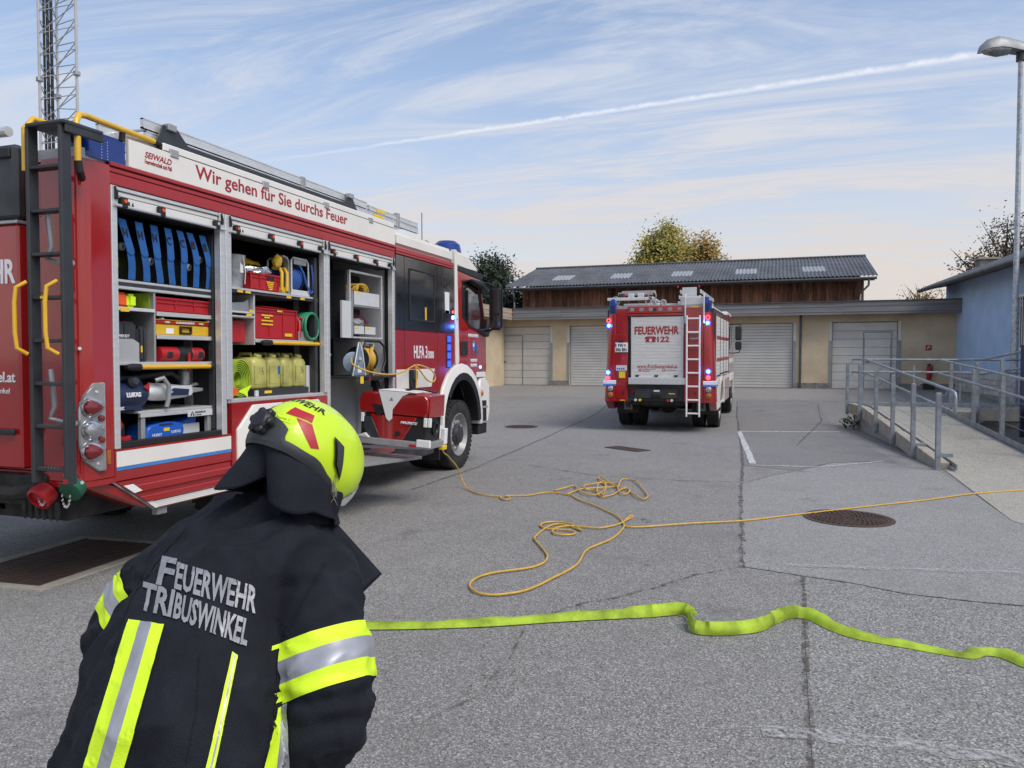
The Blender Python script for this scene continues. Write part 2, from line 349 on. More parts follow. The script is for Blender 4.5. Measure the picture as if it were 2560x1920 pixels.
sheet('asphalt_patch', [(-0.252, 6.335), (-0.283, 6.871), (-0.323, 7.607), (-0.38, 8.784), (-0.43, 10.398), (-0.128, 11.335), (0.25, 12.031), (0.823, 13.19), (1.35, 13.5), (1.9, 13.3), (2.23, 12.8), (2.26, 9.0), (4.0, 8.6), (4.0, 5.95), (1.558, 5.932), (1.254, 5.931), (0.835, 5.972), (0.55, 6.121), (0.187, 6.212)], 0.004, 'asphalt_patch')
sheet('asphalt_patch', [(0.187, 6.19), (0.55, 6.10), (0.835, 5.955), (1.254, 5.91), (4, 5.93), (4, -6), (0.14, -6), (0.145, 3.291), (0.154, 4.381), (0.17, 5.255)], 0.004, 'asphalt_coarse')
sheet('parking_surface', [(-0.50, 12.45), (0.2, 12.1), (0.8, 13.2), (1.35, 13.55), (1.8, 13.6), (1.3, 21), (1.2, 27), (-1.25, 27), (-1.12, 22.9), (-0.8, 18)], 0.004, 'asphalt_dark')
sheet('apron', [(-12.5, 26.6), (6.2, 26.9), (6.2, 32.0), (-12.5, 32.0)], 0.004, 'apron')
sheet('footpath', [(2.33, 12.93), (2.25, 9.03), (2.33, 8.87), (6, 8.7), (8, 12.93)], 0.008, 'concrete_path')
def ribbon(name, pts, wd, m, h=0.008, jit=0.0, sub=6):
    q = []
    for i in range(len(pts) - 1):
        for k in range(sub): q.append(Vector(pts[i]).lerp(Vector(pts[i + 1]), k / sub))
    q.append(Vector(pts[-1])); rnd = random.Random(len(pts)); mb = MB(); vs = []
    for i, p in enumerate(q):
        d = (q[min(i + 1, len(q) - 1)] - q[max(i - 1, 0)]).normalized(); n = Vector((-d.y, d.x))
        ww = wd * (1 + jit * rnd.uniform(-1, 1)) / 2; o = n * jit * wd * rnd.uniform(-0.6, 0.6)
        for s in (-1, 1): a = p + o + n * ww * s; vs.append((a.x, a.y, gz(a.y) + h))
    mb.add(vs, [(2 * i, 2 * i + 2, 2 * i + 3, 2 * i + 1) for i in range(len(q) - 1)])
    ob = mb.build(name, m, place=False, fix=False)
    if ob.data.polygons[0].normal.z < 0: ob.data.flip_normals()
    return tag(ob, kind='structure')
for pts, wd, jit in [([(-0.252, 6.335), (0.187, 6.212), (0.55, 6.121), (0.835, 5.972), (1.254, 5.931), (3.5, 5.94)], 0.014, 0.5),
                     ([(-0.46, 10.8), (-0.458, 10.389), (-0.38, 8.784), (-0.323, 7.607), (-0.283, 6.871), (-0.252, 6.335)], 0.034, 0.9),
                     ([(0.187, 6.212), (0.17, 5.255), (0.154, 4.381), (0.148, 3.806), (0.145, 3.291), (0.14, 1.0)], 0.030, 0.5),
                     ([(-0.252, 6.335), (-0.595, 5.967), (-0.814, 5.551), (-1.05, 5.219), (-1.23, 5.018), (-1.369, 4.77)], 0.022, 0.9),
                     ([(-1.472, 4.504), (-1.383, 3.985), (-1.383, 3.659), (-1.368, 3.491), (-1.56, 2.98)], 0.010, 0.9)]:
    ribbon('crack', pts, wd, 'crack', jit=jit)
for pts, wd in [([(-0.46, 10.6), (-0.128, 11.335), (0.25, 12.031), (0.823, 13.19), (1.35, 13.45), (1.9, 13.3)], 0.02), ([(-1.3, 26.5), (-1.13, 22.891), (-0.53, 12.72), (-0.46, 10.8)], 0.035), ([(1.15, 26.0), (1.072, 21.9), (0.336, 15.656)], 0.03),
                ([(-4.36, 8.738), (-4.325, 10.855), (-4.609, 15.505), (-5.4, 26.0)], 0.035), ([(-3.673, 11.351), (-2.332, 10.572), (-1.065, 10.579), (-0.472, 10.702)], 0.02)]:
    ribbon('asphalt_seam', pts, wd, 'seam', jit=0.4)
for pts, wd, m, j in [([(-0.84, 18.114), (-0.563, 14.86), (-0.372, 12.606)], 0.10, 'line_white', 0.12), ([(-0.43, 12.43), (0.59, 12.557), (1.1, 13.1), (1.6, 13.62)], 0.045, 'line_white', 0.5), ([(-0.84, 18.15), (1.3, 18.75)], 0.12, 'line_white', 0.15),
                      ([(-0.51, 22.21), (1.3, 22.86)], 0.12, 'line_faded', 0.2), ([(-1.03, 25.6), (1.2, 26.4)], 0.12, 'line_faded', 0.2), ([(0.057, 6.486), (0.9, 6.64), (1.79, 6.833), (3.4, 7.1)], 0.085, 'line_faded', 0.15), ([(-0.06, 3.545), (0.424, 3.602), (0.959, 3.607), (2.2, 3.6)], 0.11, 'line_faded', 0.15)]:
    ribbon('road_marking', pts, wd, m, h=0.010, jit=j)
def blot(x, y, rx, ry, m='stain', seed=0):
    rnd = random.Random(seed); P = []
    for k in range(22):
        a = 2 * math.pi * k / 22; r = rnd.uniform(0.5, 1.15); P.append((x + math.cos(a) * rx * r, y + math.sin(a) * ry * r))
    sheet('stain', P, 0.009, m)
mat('stain_faint', (0.11, 0.108, 0.104), 0.8, var=0.25, vs_=12, hole=(11, 0.50, 0.75))
for i, (x, y, rx, ry) in enumerate([(-1.29, 7.85, 0.10, 0.15), (-0.97, 6.2, 0.08, 0.10), (-2.9, 12.9, 0.22, 0.10), (-1.9, 15.2, 0.3, 0.12), (0.35, 9.6, 0.16, 0.12), (0.15, 10.2, 0.20, 0.05), (0.9, 9.5, 0.2, 0.05)]): blot(x, y, rx, ry, 'stain_faint', i)
# manhole covers and drains
def manhole(x, y, r, label):
    t = thing('manhole_cover', (x, y, 0), label, 'manhole cover')
    z = gz(y)
    MB().lathe([(r, 0), (r, 0.014), (r * 0.9, 0.014), (r * 0.895, 0.008), (r * 0.88, 0.008)], (x, y, z - 0.002), (0, 0, 1), 48, cap=False).build('frame_ring', 'rust_iron', t)
    MB().lathe([(r * 0.88, 0), (r * 0.88, 0.013), (0.001, 0.013)], (x, y, z - 0.002), (0, 0, 1), 48, cap=False).build('lid', 'rust_iron', t)
    mb = MB()
    for k in range(1, 9):
        rr = r * 0.88 * (k - 0.3) / 8.4; n = max(6, int(2 * math.pi * rr / 0.055))
        for j in range(n):
            a = 2 * math.pi * (j + 0.5 * (k % 2)) / n; cx_, cy_ = x + rr * math.cos(a), y + rr * math.sin(a); s = 0.016
            e1 = Vector((math.cos(a), math.sin(a), 0)) * s * 0.8; e2 = Vector((-math.sin(a), math.cos(a), 0)) * s; c0 = Vector((cx_, cy_, z + 0.010))
            b4 = [c0 - e1 - e2, c0 + e1 - e2, c0 + e1 + e2, c0 - e1 + e2]; up = Vector((0, 0, 0.010))
            mb.add(b4 + [p + up for p in b4], [(4, 5, 6, 7), (0, 1, 5, 4), (1, 2, 6, 5), (2, 3, 7, 6), (3, 0, 4, 7)])
    tag(mb.build('studs', 'rust_iron', t, fix=False), kind='stuff')
manhole(0.69, 8.62, 0.44, 'round cast iron manhole cover under the yellow cable')
manhole(-5.9, 17.72, 0.40, 'round manhole cover on the asphalt beyond the red truck cab')
t = thing('storm_drain', (-2.6, 14.0, 0), 'rusty slotted rectangular drain grate in the open yard', 'drain')
ang = math.atan2(-0.46, 0.66); Mx = Matrix.Translation((-2.61, 13.97, 0)) @ Matrix.Rotation(ang, 4, 'Z')
MB().frame([(-.42, -.17), (.42, -.17), (.42, .17), (-.42, .17)], [(-.39, -.14), (.39, -.14), (.39, .14), (-.39, .14)], 'z', 0.0, 0.014).xf(Mx).build('frame', 'rust_iron', t)
MB().box(-.39, .39, -.14, .14, 0.001, 0.005).xf(Mx).build('pit', 'black', t)
for k in range(8): MB().box(-.385 + k * .1, -.385 + k * .1 + .05, -.139, .139, 0.004, 0.013).xf(Mx).build('bar', 'rust_iron', t)
t = thing('floor_grate', (-5.45, 4.7, 0), 'large rusty floor grate framed in concrete beneath the truck tail', 'grate')
MB().frame([(-5.98, 3.95), (-4.93, 4.02), (-5.03, 5.48), (-6.08, 5.41)], [(-5.88, 4.04), (-5.03, 4.10), (-5.12, 5.40), (-5.97, 5.34)], 'z', 0.0, 0.012).build('concrete_frame', 'kerb_concrete', t)
MB().prism([(-5.88, 4.04), (-5.03, 4.10), (-5.12, 5.40), (-5.97, 5.34)], 'z', 0.001, 0.003).build('pit', 'black', t, fix=True)
mb = MB()
for k in range(33):
    f = (k + 0.5) / 33; p0 = Vector((-5.88, 4.04)).lerp(Vector((-5.97, 5.34)), f); p1 = Vector((-5.03, 4.10)).lerp(Vector((-5.12, 5.40)), f)
    mb.add([(p0.x, p0.y - .006, .003), (p1.x, p1.y - .006, .003), (p1.x, p1.y + .006, .003), (p0.x, p0.y + .006, .003), (p0.x, p0.y - .006, .012), (p1.x, p1.y - .006, .012), (p1.x, p1.y + .006, .012), (p0.x, p0.y + .006, .012)], [(0, 3, 2, 1), (4, 5, 6, 7), (0, 1, 5, 4), (1, 2, 6, 5), (2, 3, 7, 6), (3, 0, 4, 7)])
for f in (0.02, 0.25, 0.5, 0.75, 0.98):
    p0 = Vector((-5.88, 4.04)).lerp(Vector((-5.03, 4.10)), f); p1 = Vector((-5.97, 5.34)).lerp(Vector((-5.12, 5.40)), f)
    mb.tube([(p0.x, p0.y, .008), (p1.x, p1.y, .008)], .007, 4)
tag(mb.build('bars', 'rust_iron', t), kind='stuff')
# ================================================================ buildings
def objrand(m, amt=0.5, hue=0.0):
    """multiply the base colour by a per-object random value so that neighbouring boards differ"""
    t = MATS[m].node_tree; L = t.links.new; b = t.nodes['Principled BSDF']; src = b.inputs['Base Color'].links[0].from_socket
    oi = t.nodes.new('ShaderNodeObjectInfo'); mr = t.nodes.new('ShaderNodeMapRange'); mr.inputs[3].default_value = 1 - amt; mr.inputs[4].default_value = 1 + amt * 0.6
    L(oi.outputs['Random'], mr.inputs[0]); hs = t.nodes.new('ShaderNodeHueSaturation'); L(mr.outputs[0], hs.inputs['Value']); L(src, hs.inputs['Color']); L(hs.outputs[0], b.inputs['Base Color'])
mat('stucco', (0.60, 0.49, 0.33), 0.9, var=0.13, vs_=1.1, bump=0.15, bs=120)
mat('stucco_blue', (0.41, 0.57, 0.80), 0.9, var=0.08, vs_=1.4, bump=0.15, bs=120)
mat('door_panel', (0.60, 0.58, 0.53), 0.5, var=0.07, vs_=1.5); objrand('door_panel', 0.05)
mat('door_frame', (0.25, 0.28, 0.31), 0.5, var=0.1)
mat('fascia', (0.20, 0.20, 0.20), 0.7, var=0.15, vs_=2, stretch=(0.3, 1, 6)); objrand('fascia', 0.15)
mat('fascia_wood_lit', (0.40, 0.31, 0.23), 0.7, var=0.2, vs_=2, stretch=(1, 0.3, 6)); objrand('fascia_wood_lit', 0.12)  # wing boards: warm sky light put into a paler, tanner colour
mat('barn_wood', (0.27, 0.115, 0.062), 0.8, var=0.5, vs_=5, stretch=(3, 3, 0.35), stain=(0.10, 0.046, 0.03)); objrand('barn_wood', 0.55)
mat('barn_beam', (0.17, 0.095, 0.06), 0.8, var=0.3, vs_=5)
mat('eternit', (0.092, 0.098, 0.108), 0.6, var=0.25, vs_=1.5); objrand('eternit', 0.16)
mat('skylight', (0.28, 0.29, 0.30), 0.35, var=0.12, vs_=3)
mat('plinth', (0.24, 0.225, 0.20), 0.95, var=0.3, vs_=4, bump=0.5, bs=25)
mat('roof_felt', (0.10, 0.10, 0.10), 0.9)
mat('brick_white', (0.55, 0.54, 0.51), 0.85, var=0.15, vs_=6); objrand('brick_white', 0.18)
mat('mortar', (0.30, 0.29, 0.27), 0.95)
mat('zinc', (0.10, 0.105, 0.11), 0.45, 0.5, var=0.2)
GF = 32.0; GZ = 0.5
gb = thing('garage_building', (-3, 35, GZ), 'long low tan garage building with grey fascia and roller doors', 'building')
DO = [(-11.62, -9.33), (-8.48, -5.0), (-3.2, 0.50), (1.89, 4.18)]; DT = 3.06
edge = [-11.85] + [v for d in DO for v in d] + [6.6]
for i in range(0, len(edge), 2): bx('wall', 'stucco', gb, edge[i], edge[i + 1], GF, GF + 0.3, 0.40, 3.5, bev=0)
bx('wall', 'stucco', gb, -11.85, 6.6, GF + 0.002, GF + 0.3, DT, 3.5, bev=0)
bx('wall', 'stucco', gb, -11.85, 6.6, GF + 6, GF + 6.3, 0.3, 3.5, bev=0)
bx('flat_roof', 'roof_felt', gb, -11.9, 6.6, GF - 0.55, GF + 6.3, 3.5, 3.62, bev=0)
bx('soffit', 'barn_beam', gb, -11.0, 6.6, GF - 0.57, GF, 3.42, 3.498, bev=0)
for k in range(5):                       # fascia boards, butted lengths
    zb = 3.31 + k * 0.095; cuts = [-10.84] + [(-10.84 + 17.4 * (j + (0.5 if k % 2 else 1)) / 4) for j in range(3)] + [6.6]
    for a, b in zip(cuts[:-1], cuts[1:]): bx('fascia_board', 'fascia', gb, a + .004, b - .004, GF - 0.61 - 0.012 * (k % 2), GF - 0.58, zb, zb + 0.091, bev=0)
bx('roof_trim', 'zinc', gb, -10.9, 6.6, GF - 0.66, GF - 0.5, 3.785, 3.815, bev=0)
for a, b in zip(edge[::2], edge[1::2]):
    bx('plinth_course', 'plinth', gb, a + .02, b - .02, GF - 0.03, GF + 0.1, 0.40, 0.72, bev=0.01)
for di, (a, b) in enumerate(DO):
    d = bx('garage_door', 'door_frame', gb, a, b, GF + 0.15, GF + 0.18, 0.45, DT, bev=0)
    n = 22 if di in (1, 2) else 8; hh = (DT - 0.03 - 0.51) / n
    if di in (0, 3):
        md = (a + 0.02, a + 0.98) if di == 0 else (3.02, 3.97)
        mtop = 2.62
    for k in range(n):
        z0 = 0.51 + k * hh; spans = [(a + .03, b - .03)]
        if di in (0, 3):
            if z0 + hh <= mtop + 0.05: spans = [(a + .03, md[0] - .03), (md[0] + .03, md[1] - .03), (md[1] + .03, b - .03)]
        for s0, s1 in spans:
            if s1 - s0 > 0.05: MB().prism([(GF + .15, z0 + .006), (GF + .135, z0 + .012), (GF + .135, z0 + hh - .012), (GF + .15, z0 + hh - .006)], 'x', s0, s1).build('door_slat', 'door_panel', d)
    if di in (0, 3):
        MB().frame([(md[0] - .03, .5), (md[1] + .03, .5), (md[1] + .03, mtop + .06), (md[0] - .03, mtop + .06)], [(md[0] + .01, .51), (md[1] - .01, .51), (md[1] - .01, mtop + .02), (md[0] + .01, mtop + .02)], 'y', GF + .125, GF + .15).build('wicket_frame', 'door_frame', d)
        bx('door_handle', 'dark_grey', d, md[0] + .08, md[0] + .2, GF + .09, GF + .13, 1.52, 1.55)
    for x0 in (a - 0.10, b + 0.002): bx('door_post', 'door_frame', gb, x0, x0 + 0.098, GF - .025, GF + .16, 0.45, 2.34, bev=0)
    for x0 in (a - 0.10, b + 0.002): bx('door_post_top', 'door_panel', gb, x0, x0 + 0.098, GF - .02, GF + .16, 2.341, DT - .002, bev=0)
bx('downpipe', 'zinc', gb, 0.72, 0.80, GF - .09, GF - .012, 0.5, 3.4, bev=0.02)
# left wing (runs towards the camera along x = -11.4)
bx('wing_wall', 'stucco', gb, -11.75, -11.45, 22.0, GF - .002, 0.0, 3.498, bev=0)
bx('wing_roof', 'roof_felt', gb, -17.0, -10.92, 22.0, GF - .56, 3.5, 3.62, bev=0)
bx('wing_soffit', 'barn_beam', gb, -11.45, -10.92, 22.0, GF - .6, 3.42, 3.497, bev=0)
for k in range(5):
    for a, b in ((22.0, 26.9), (26.91, GF - .62)): bx('fascia_board', 'fascia_wood_lit', gb, -10.92, -10.86 + 0.012 * (k % 2), a, b, 3.31 + k * .095, 3.31 + k * .095 + .091, bev=0)
bx('vent_opening', 'black', gb, 5.02, 5.42, GF - .035, GF + .02, 0.50, 0.74, bev=0)
# extinguisher, its sign
e = thing('fire_extinguisher', (5.21, GF - .1, 0.88), 'red fire extinguisher hung on the tan wall beside the blue house', 'extinguisher')
MB().lathe([(.0, .0), (.075, .0), (.085, .02), (.085, .40), (.07, .46), (.03, .49), (.03, .52)], (5.21, GF - .11, .88), (0, 0, 1), 20).build('cylinder', 'plastic_red', e)
MB().box(5.17, 5.25, GF - .14, GF - .08, 1.39, 1.43).box(5.14, 5.28, GF - .125, GF - .095, 1.43, 1.46).build('valve', 'black', e)
MB().tube([(5.24, GF - .12, 1.41), (5.31, GF - .14, 1.40), (5.315, GF - .14, 1.25), (5.30, GF - .15, 1.05)], .014, 8).build('hose', 'black', e)
bx('bracket', 'dark_grey', e, 5.18, 5.24, GF - .03, GF + .002, 1.0, 1.42)
s = bx('safety_sign', 'plastic_red', None, 5.10, 5.30, GF - .012, GF + .001, 1.96, 2.16, bev=0)
tag(s, 'small square red extinguisher sign on the tan wall', 'sign')
s['world_parts'] = 1
MB().tube([(5.16 + .0, GF - .015, 2.0), (5.18, GF - .015, 2.10), (5.215, GF - .015, 2.125), (5.245, GF - .015, 2.10), (5.235, GF - .015, 2.06), (5.205, GF - .015, 2.05)], .011, 6).build('symbol', 'plate_white', s)
# ---------------------------------------------------------------- barn
BY = 37.0
bn = thing('barn', (-4.4, 41, 0.5), 'wooden barn with dark corrugated roof behind the garage', 'barn')
bx('back_wall', 'barn_beam', bn, -12.2, 3.35, BY + .06, BY + 8, 0.4, 5.1, bev=0)
x = -12.25; rnd = random.Random(3)
while x < 3.38:
    wd = rnd.uniform(0.15, 0.21); MB().box(x, x + wd - .012, BY + rnd.uniform(0, .015), BY + .05, 3.0, 5.12 - rnd.uniform(0, .02)).build('plank', 'barn_wood', bn, fix=False); x += wd
for px_ in (-12.1, -7.9, -3.6, 0.9, 3.1):
    bx('post', 'barn_beam', bn, px_, px_ + .18, BY - .06, BY + .004, 3.0, 5.0, bev=0.005)
    MB().tube([(px_ + .09, BY - .02, 4.3), (px_ + .09, BY - .75, 5.02)], .07, 4).build('brace', 'barn_beam', bn, smooth=0)
bx('eave_beam', 'barn_beam', bn, -12.6, 3.8, BY - .75, BY - .62, 5.0, 5.10)
def wavy(x0, x1, p0, p1, amp, per, thick=0.012, nper=8):
    """corrugated sheet from eave edge p0=(y,z) to top edge p1=(y,z), waves run up the slope"""
    n = int((x1 - x0) / per * nper); mb = MB(); d = Vector((p1[0] - p0[0], p1[1] - p0[1])).normalized(); nn = Vector((-d.y, d.x))
    vs = []
    for th in (0, thick):
        for (y, z) in (p0, p1):
            for i in range(n + 1):
                xx = x0 + (x1 - x0) * i / n; o = amp * math.sin(2 * math.pi * (xx - x0) / per) + th
                vs.append((xx, y + nn.x * o, z + nn.y * o))
    m = n + 1; fs = []
    for i in range(n):
        fs += [(i + 1, i, m + i, m + i + 1), (2 * m + i, 2 * m + i + 1, 3 * m + i + 1, 3 * m + i), (i, i + 1, 2 * m + i + 1, 2 * m + i), (m + i + 1, m + i, 3 * m + i, 3 * m + i + 1)]
    return mb.add(vs, fs)
EV, RG = (BY - 1.0, 5.13), (BY + 4.2, 6.62); NX, NR = 17, 4; W_ = 16.75 / NX
SKY = {(-10.36): 1, (-7.2): 1, (-4.64): 1, (-1.44): 1, 1.72: 1}
for r in range(NR):
    a, b = r / NR, (r + 1) / NR + 0.02
    p0 = (EV[0] + (RG[0] - EV[0]) * a, EV[1] + (RG[1] - EV[1]) * a + .012 * (NR - r)); p1 = (EV[0] + (RG[0] - EV[0]) * b, EV[1] + (RG[1] - EV[1]) * b + .012 * (NR - r) - .008)
    base = None
    for c in range(NX):
        x0 = -12.85 + c * W_; sk = r == 1 and any(abs(x0 + W_ / 2 - q) < W_ / 2 for q in SKY)
        if base is None: base = wavy(0, W_, p0, p1, 0.024, W_ / 6).build('roof_sheet', None, bn, fix=False).data; bpy.data.objects.remove(bn.children[-1]) if False else None
        me = base if not sk else base.copy()
        ob = bpy.data.objects.new('roof_sheet' if not sk else 'skylight_sheet', me); COL.objects.link(ob); ob.parent = bn; ob.location = Vector((x0, 0, 0)) - bn.location
        ob.data.materials.clear() if sk else None
        if sk: me.materials.append(MATS['skylight'])
        elif not me.materials: me.materials.append(MATS['eternit'])
for o in [o for o in bn.children if o.name.startswith('roof_sheet') and abs(o.location.x + bn.location.x) < 1e-4]: bpy.data.objects.remove(o)
MB().add([(-12.85, RG[0], RG[1]), (3.9, RG[0], RG[1]), (3.9, BY + 9.4, 5.13), (-12.85, BY + 9.4, 5.13)], [(0, 1, 2, 3)]).build('rear_roof', 'eternit', bn, fix=False)
for x0 in (-12.2, 3.2): MB().prism([(BY + .02, 5.0), (BY + 8, 5.0), (RG[0], 6.5)], 'x', x0, x0 + .1).build('gable', 'barn_wood', bn)
MB().tube([(-12.85, RG[0], RG[1] + .05), (3.9, RG[0], RG[1] + .05)], .05, 8).build('ridge_cap', 'eternit', bn)
MB().tube([(-12.8, EV[0] - .05, EV[1] - .06), (3.85, EV[0] - .05, EV[1] - .06)], .06, 8).build('gutter', 'zinc', bn)
for xx in (3.55, -12.4): MB().tube([(xx, EV[0] - .05, EV[1] - .08), (xx, EV[0] + .1, EV[1] - .35), (xx - .25, BY - .08, 4.5), (xx - .25, BY - .08, 3.0)], .045, 8).build('downpipe', 'galv', bn)
# ---------------------------------------------------------------- blue house (turned 4.9 degrees)
DEL = R(4.86)
bh = thing('blue_house', (6.1, 31.95, 0.4), 'blue rendered house with corrugated roof beside the ramp', 'house', rz=DEL, world=False)
def H(name, m, x0, x1, y0, y1, z0, z1, par=bh, bev=0.0): return bx(name, m, par, x0, x1, y0, y1, z0 - .4, z1 - .4, bev=bev)
H('wall', 'stucco_blue', 0, 8, -16, 1.4, 0.75, 4.55)
H('plinth', 'mortar', -.035, 8, -16, 1.4, 0.0, 0.75)
for r in range(4):
    for k in range(36):
        y1 = -k * .26 - (.13 if r % 2 else 0)
        MB().box(-.05, -.02, y1 - .25, y1, .10 + r * .16 - .0, .10 + r * .16 + .145).build('brick', 'brick_white', bh, fix=False)
sl = (6.3 - 4.33) / 5.0
mb = MB(); per = 0.177; n = int(18 / per * 6); vs = []
for th in (0.0, .015):
    for (x_, z_) in ((-.85, 4.33), (4.2, 4.33 + 5.05 * sl)):
        for i in range(n + 1):
            y_ = 1.5 - 18 * i / n; vs.append((x_, y_, z_ - .4 + .026 * math.sin(2 * math.pi * y_ / per) + th))
m_ = n + 1
for i in range(n): mb.f += [(i, i + 1, m_ + i + 1, m_ + i), (2 * m_ + i + 1, 2 * m_ + i, 3 * m_ + i, 3 * m_ + i + 1), (i + 1, i, 2 * m_ + i, 2 * m_ + i + 1)]
mb.v = vs; mb.build('roof', 'eternit', bh, fix=False)
MB().add([(4.2, 1.5, 4.33 + 5.05 * sl - .4), (4.2, -16.5, 4.33 + 5.05 * sl - .4), (9, -16.5, 4.0), (9, 1.5, 4.0)], [(0, 1, 2, 3)]).build('rear_roof', 'eternit', bh, fix=False)
MB().prism([(-.80, 3.86), (-.80, 3.90), (0.5, 4.38), (0.5, 4.1), (0, 4.1), (0, 4.0)], 'y', -16.4, 1.4).build('eave_soffit', 'barn_beam', bh)
MB().tube([(-.90, 1.5, 3.86), (-.90, -16.5, 3.86)], .075, 10).build('gutter', 'zinc', bh)
ch = bx('chimney', 'plinth', bh, 1.0, 1.65, 1.0, 1.45, 4.1, 4.95, bev=0.01)
bx('chimney_cap', 'kerb_concrete', ch, .94, 1.71, .94, 1.51, 4.95, 5.02)
wn = H('window', 'window_glass', -.012, .05, -8.0, -5.6, 1.95, 3.45)
for a, b, c_, d in ((-8.06, -5.54, 3.43, 3.51), (-8.06, -5.54, 1.89, 1.97)): bx('frame_rail', 'plate_white', wn, -.09, -.02, a, b, c_ - .4, d - .4)
for a in (-8.06, -5.62): bx('frame_post', 'plate_white', wn, -.088, -.021, a, a + .08, 1.97 - .4, 3.43 - .4)
for k in range(14): MB().tube([(-.07, -5.75 - k * .16, 1.55), (-.07, -5.75 - k * .16, 3.05)], .012, 6).build('grille_bar', 'plate_white', wn)
for k in range(0, 13, 2): MB().tube([(-.075, -5.75 - k * .16 - .08 + .07 * math.cos(a), 2.85 + .08 * math.sin(a)) for a in np.linspace(0, 6.28, 13)[:-1]], .008, 5, closed=True).build('grille_scroll', 'plate_white', wn)
# ---------------------------------------------------------------- access ramp in the same turned frame
rp = thing('access_ramp', (2.227, 12.81, 0), 'concrete access ramp with galvanised handrails beside the parking bay', 'ramp', rz=DEL, world=False)
def rz_(u): return 0.02 + max(0, min(1, (u + .3) / 6.3)) * 0.50
US = [-0.3, 6.0, 7.72]
# deck, side wall, kerb (outer edge x = .06, inner .30)
MB().prism([(-.3, -.05), (7.72, -.05), (7.72, .50), (6.0, .50), (-.3, .006)], 'x', .18, 1.62).build('ramp_slab', 'concrete_path', rp)
MB().prism([(1.6, -.1), (7.60, -.1), (7.60, .34), (5.9, .34), (1.6, .02)], 'x', .13, .178).build('side_wall', 'wall_concrete', rp)
cuts = [0.06, 1.42, 2.88, 4.34, 6.06, 7.7]
for a, b in zip(cuts[:-1], cuts[1:]):
    MB().prism([(a + .05, rz_(a) - .20), (b - .05, rz_(b) - .20), (b - .05, rz_(b) + .055), (a + .05, rz_(a) + .055)], 'x', .04, .20).build('kerb_stone', 'kerb_concrete', rp, bev=0.008)
PT = [(0, 1.15, 0.0), (1.44, 1.24, -.0), (2.9, 1.35, .06), (4.37, 1.44, .15), (6.1, 1.56, .28), (7.7, 1.55, .30)]
def post(x_, y_, z0, z1, par=rp, m='galv_rail'):
    p = bx('post', m, par, x_ - .035, x_ + .035, y_ - .03, y_ + .03, z0, z1, bev=0.006)
    bx('foot_bracket', m, p, x_ + .03, x_ + .2, y_ - .02, y_ + .02, z0 + .2, z0 + .26) if par is rp and x_ < .1 else None
    return p
for u, zt, zb in PT: post(0, u, zb, zt)
def rail(pts, r=.024): return MB().tube(pts, r, 10).build('handrail', 'galv_rail', rp)
rail([(.13, 7.78, 1.635), (.12, 6.1, 1.635), (.12, 5.9, 1.62), (.12, -.25, 1.18), (.12, -.33, 1.16), (.12, -.37, 1.10), (.12, -.37, .95), (.12, -.33, .885), (.12, -.25, .885)])
rail([(.13, 7.78, 1.335), (.12, 6.1, 1.335), (.12, 5.9, 1.32), (.12, -.25, .885)])
for u, zt, zb in PT:
    for dz in (.07, -.23):
        zz_ = (1.635 if u > 6 else 1.635 - (6 - u) * .0725) + (dz - .07)
        MB().tube([(.02, u, zz_ - .09), (.08, u, zz_ - .09), (.12, u, zz_ - .02)], .008, 6).build('rail_bracket', 'galv_rail', rp)
MB().prism([(-.15, .03), (-.15, .11), (6.0, .60), (7.7, .60), (7.7, .52), (6.0, .52)], 'x', .21, .225).build('kick_plate', 'galv_rail', rp)
for k in range(3): MB().tube([(.0, .0, .35 + k * .22), (0, 6.1, .82 + k * .2), (0, 7.7, .82 + k * .2)], .003, 4).build('wire', 'galv_rail', rp)
# right side of the first flight
for u, zt, zb in ((2.5, 1.365, .22), (4.0, 1.455, .35), (5.45, 1.57, .45), (1.0, 1.25, .1)): post(1.66, u, zb, zt)
rail([(1.58, 6.0, 1.63), (1.58, 1.0, 1.30), (1.58, -.3, 1.20)]); rail([(1.58, 6.0, 1.33), (1.58, 1.0, 1.00), (1.58, -.3, .90)])
MB().prism([(-.15, .03), (-.15, .13), (6.0, .60), (6.0, .50)], 'x', 1.63, 1.645).build('kick_plate', 'galv_rail', rp)
for k in range(3): MB().tube([(1.66, .5, .4 + k * .22), (1.66, 5.5, .78 + k * .2)], .003, 4).build('wire', 'galv_rail', rp)
# landing and second flight (returns towards the camera, rising)
MB().prism([(1.63, 6.0), (3.75, 6.0), (3.75, 7.72), (1.63, 7.72)], 'z', .30, .50).build('landing_slab', 'concrete_path', rp)
MB().prism([(5.99, .30), (5.99, .50), (0.2, .92), (0.2, .45)], 'x', 2.28, 3.75).build('upper_slab', 'concrete_path', rp)
MB().prism([(5.9, -.05), (5.9, .29), (0.3, .5), (0.3, -.05)], 'x', 2.35, 3.7).build('upper_wall', 'wall_concrete', rp)
for a, b in ((5.4, 4.0), (3.95, 2.6), (2.55, 1.2)):
    MB().prism([(a, .5 + (5.99 - a) * .0725 - .19), (b, .5 + (5.99 - b) * .0725 - .19), (b, .5 + (5.99 - b) * .0725 + .06), (a, .5 + (5.99 - a) * .0725 + .06)], 'x', 2.15, 2.29).build('kerb_stone', 'kerb_concrete', rp, bev=.008)
for u, zt, zb in ((5.35, 1.57, .30), (3.95, 1.65, .38), (2.5, 1.77, .46)): post(2.12, u, zb, zt)
post(2.12, 2.95, .25, 1.9, m='navy')
rail([(2.2, 6.9, 1.63), (2.2, 5.3, 1.63), (2.2, 0.6, 1.97)]); rail([(2.2, 6.9, 1.33), (2.2, 5.3, 1.33), (2.2, 0.6, 1.67)])
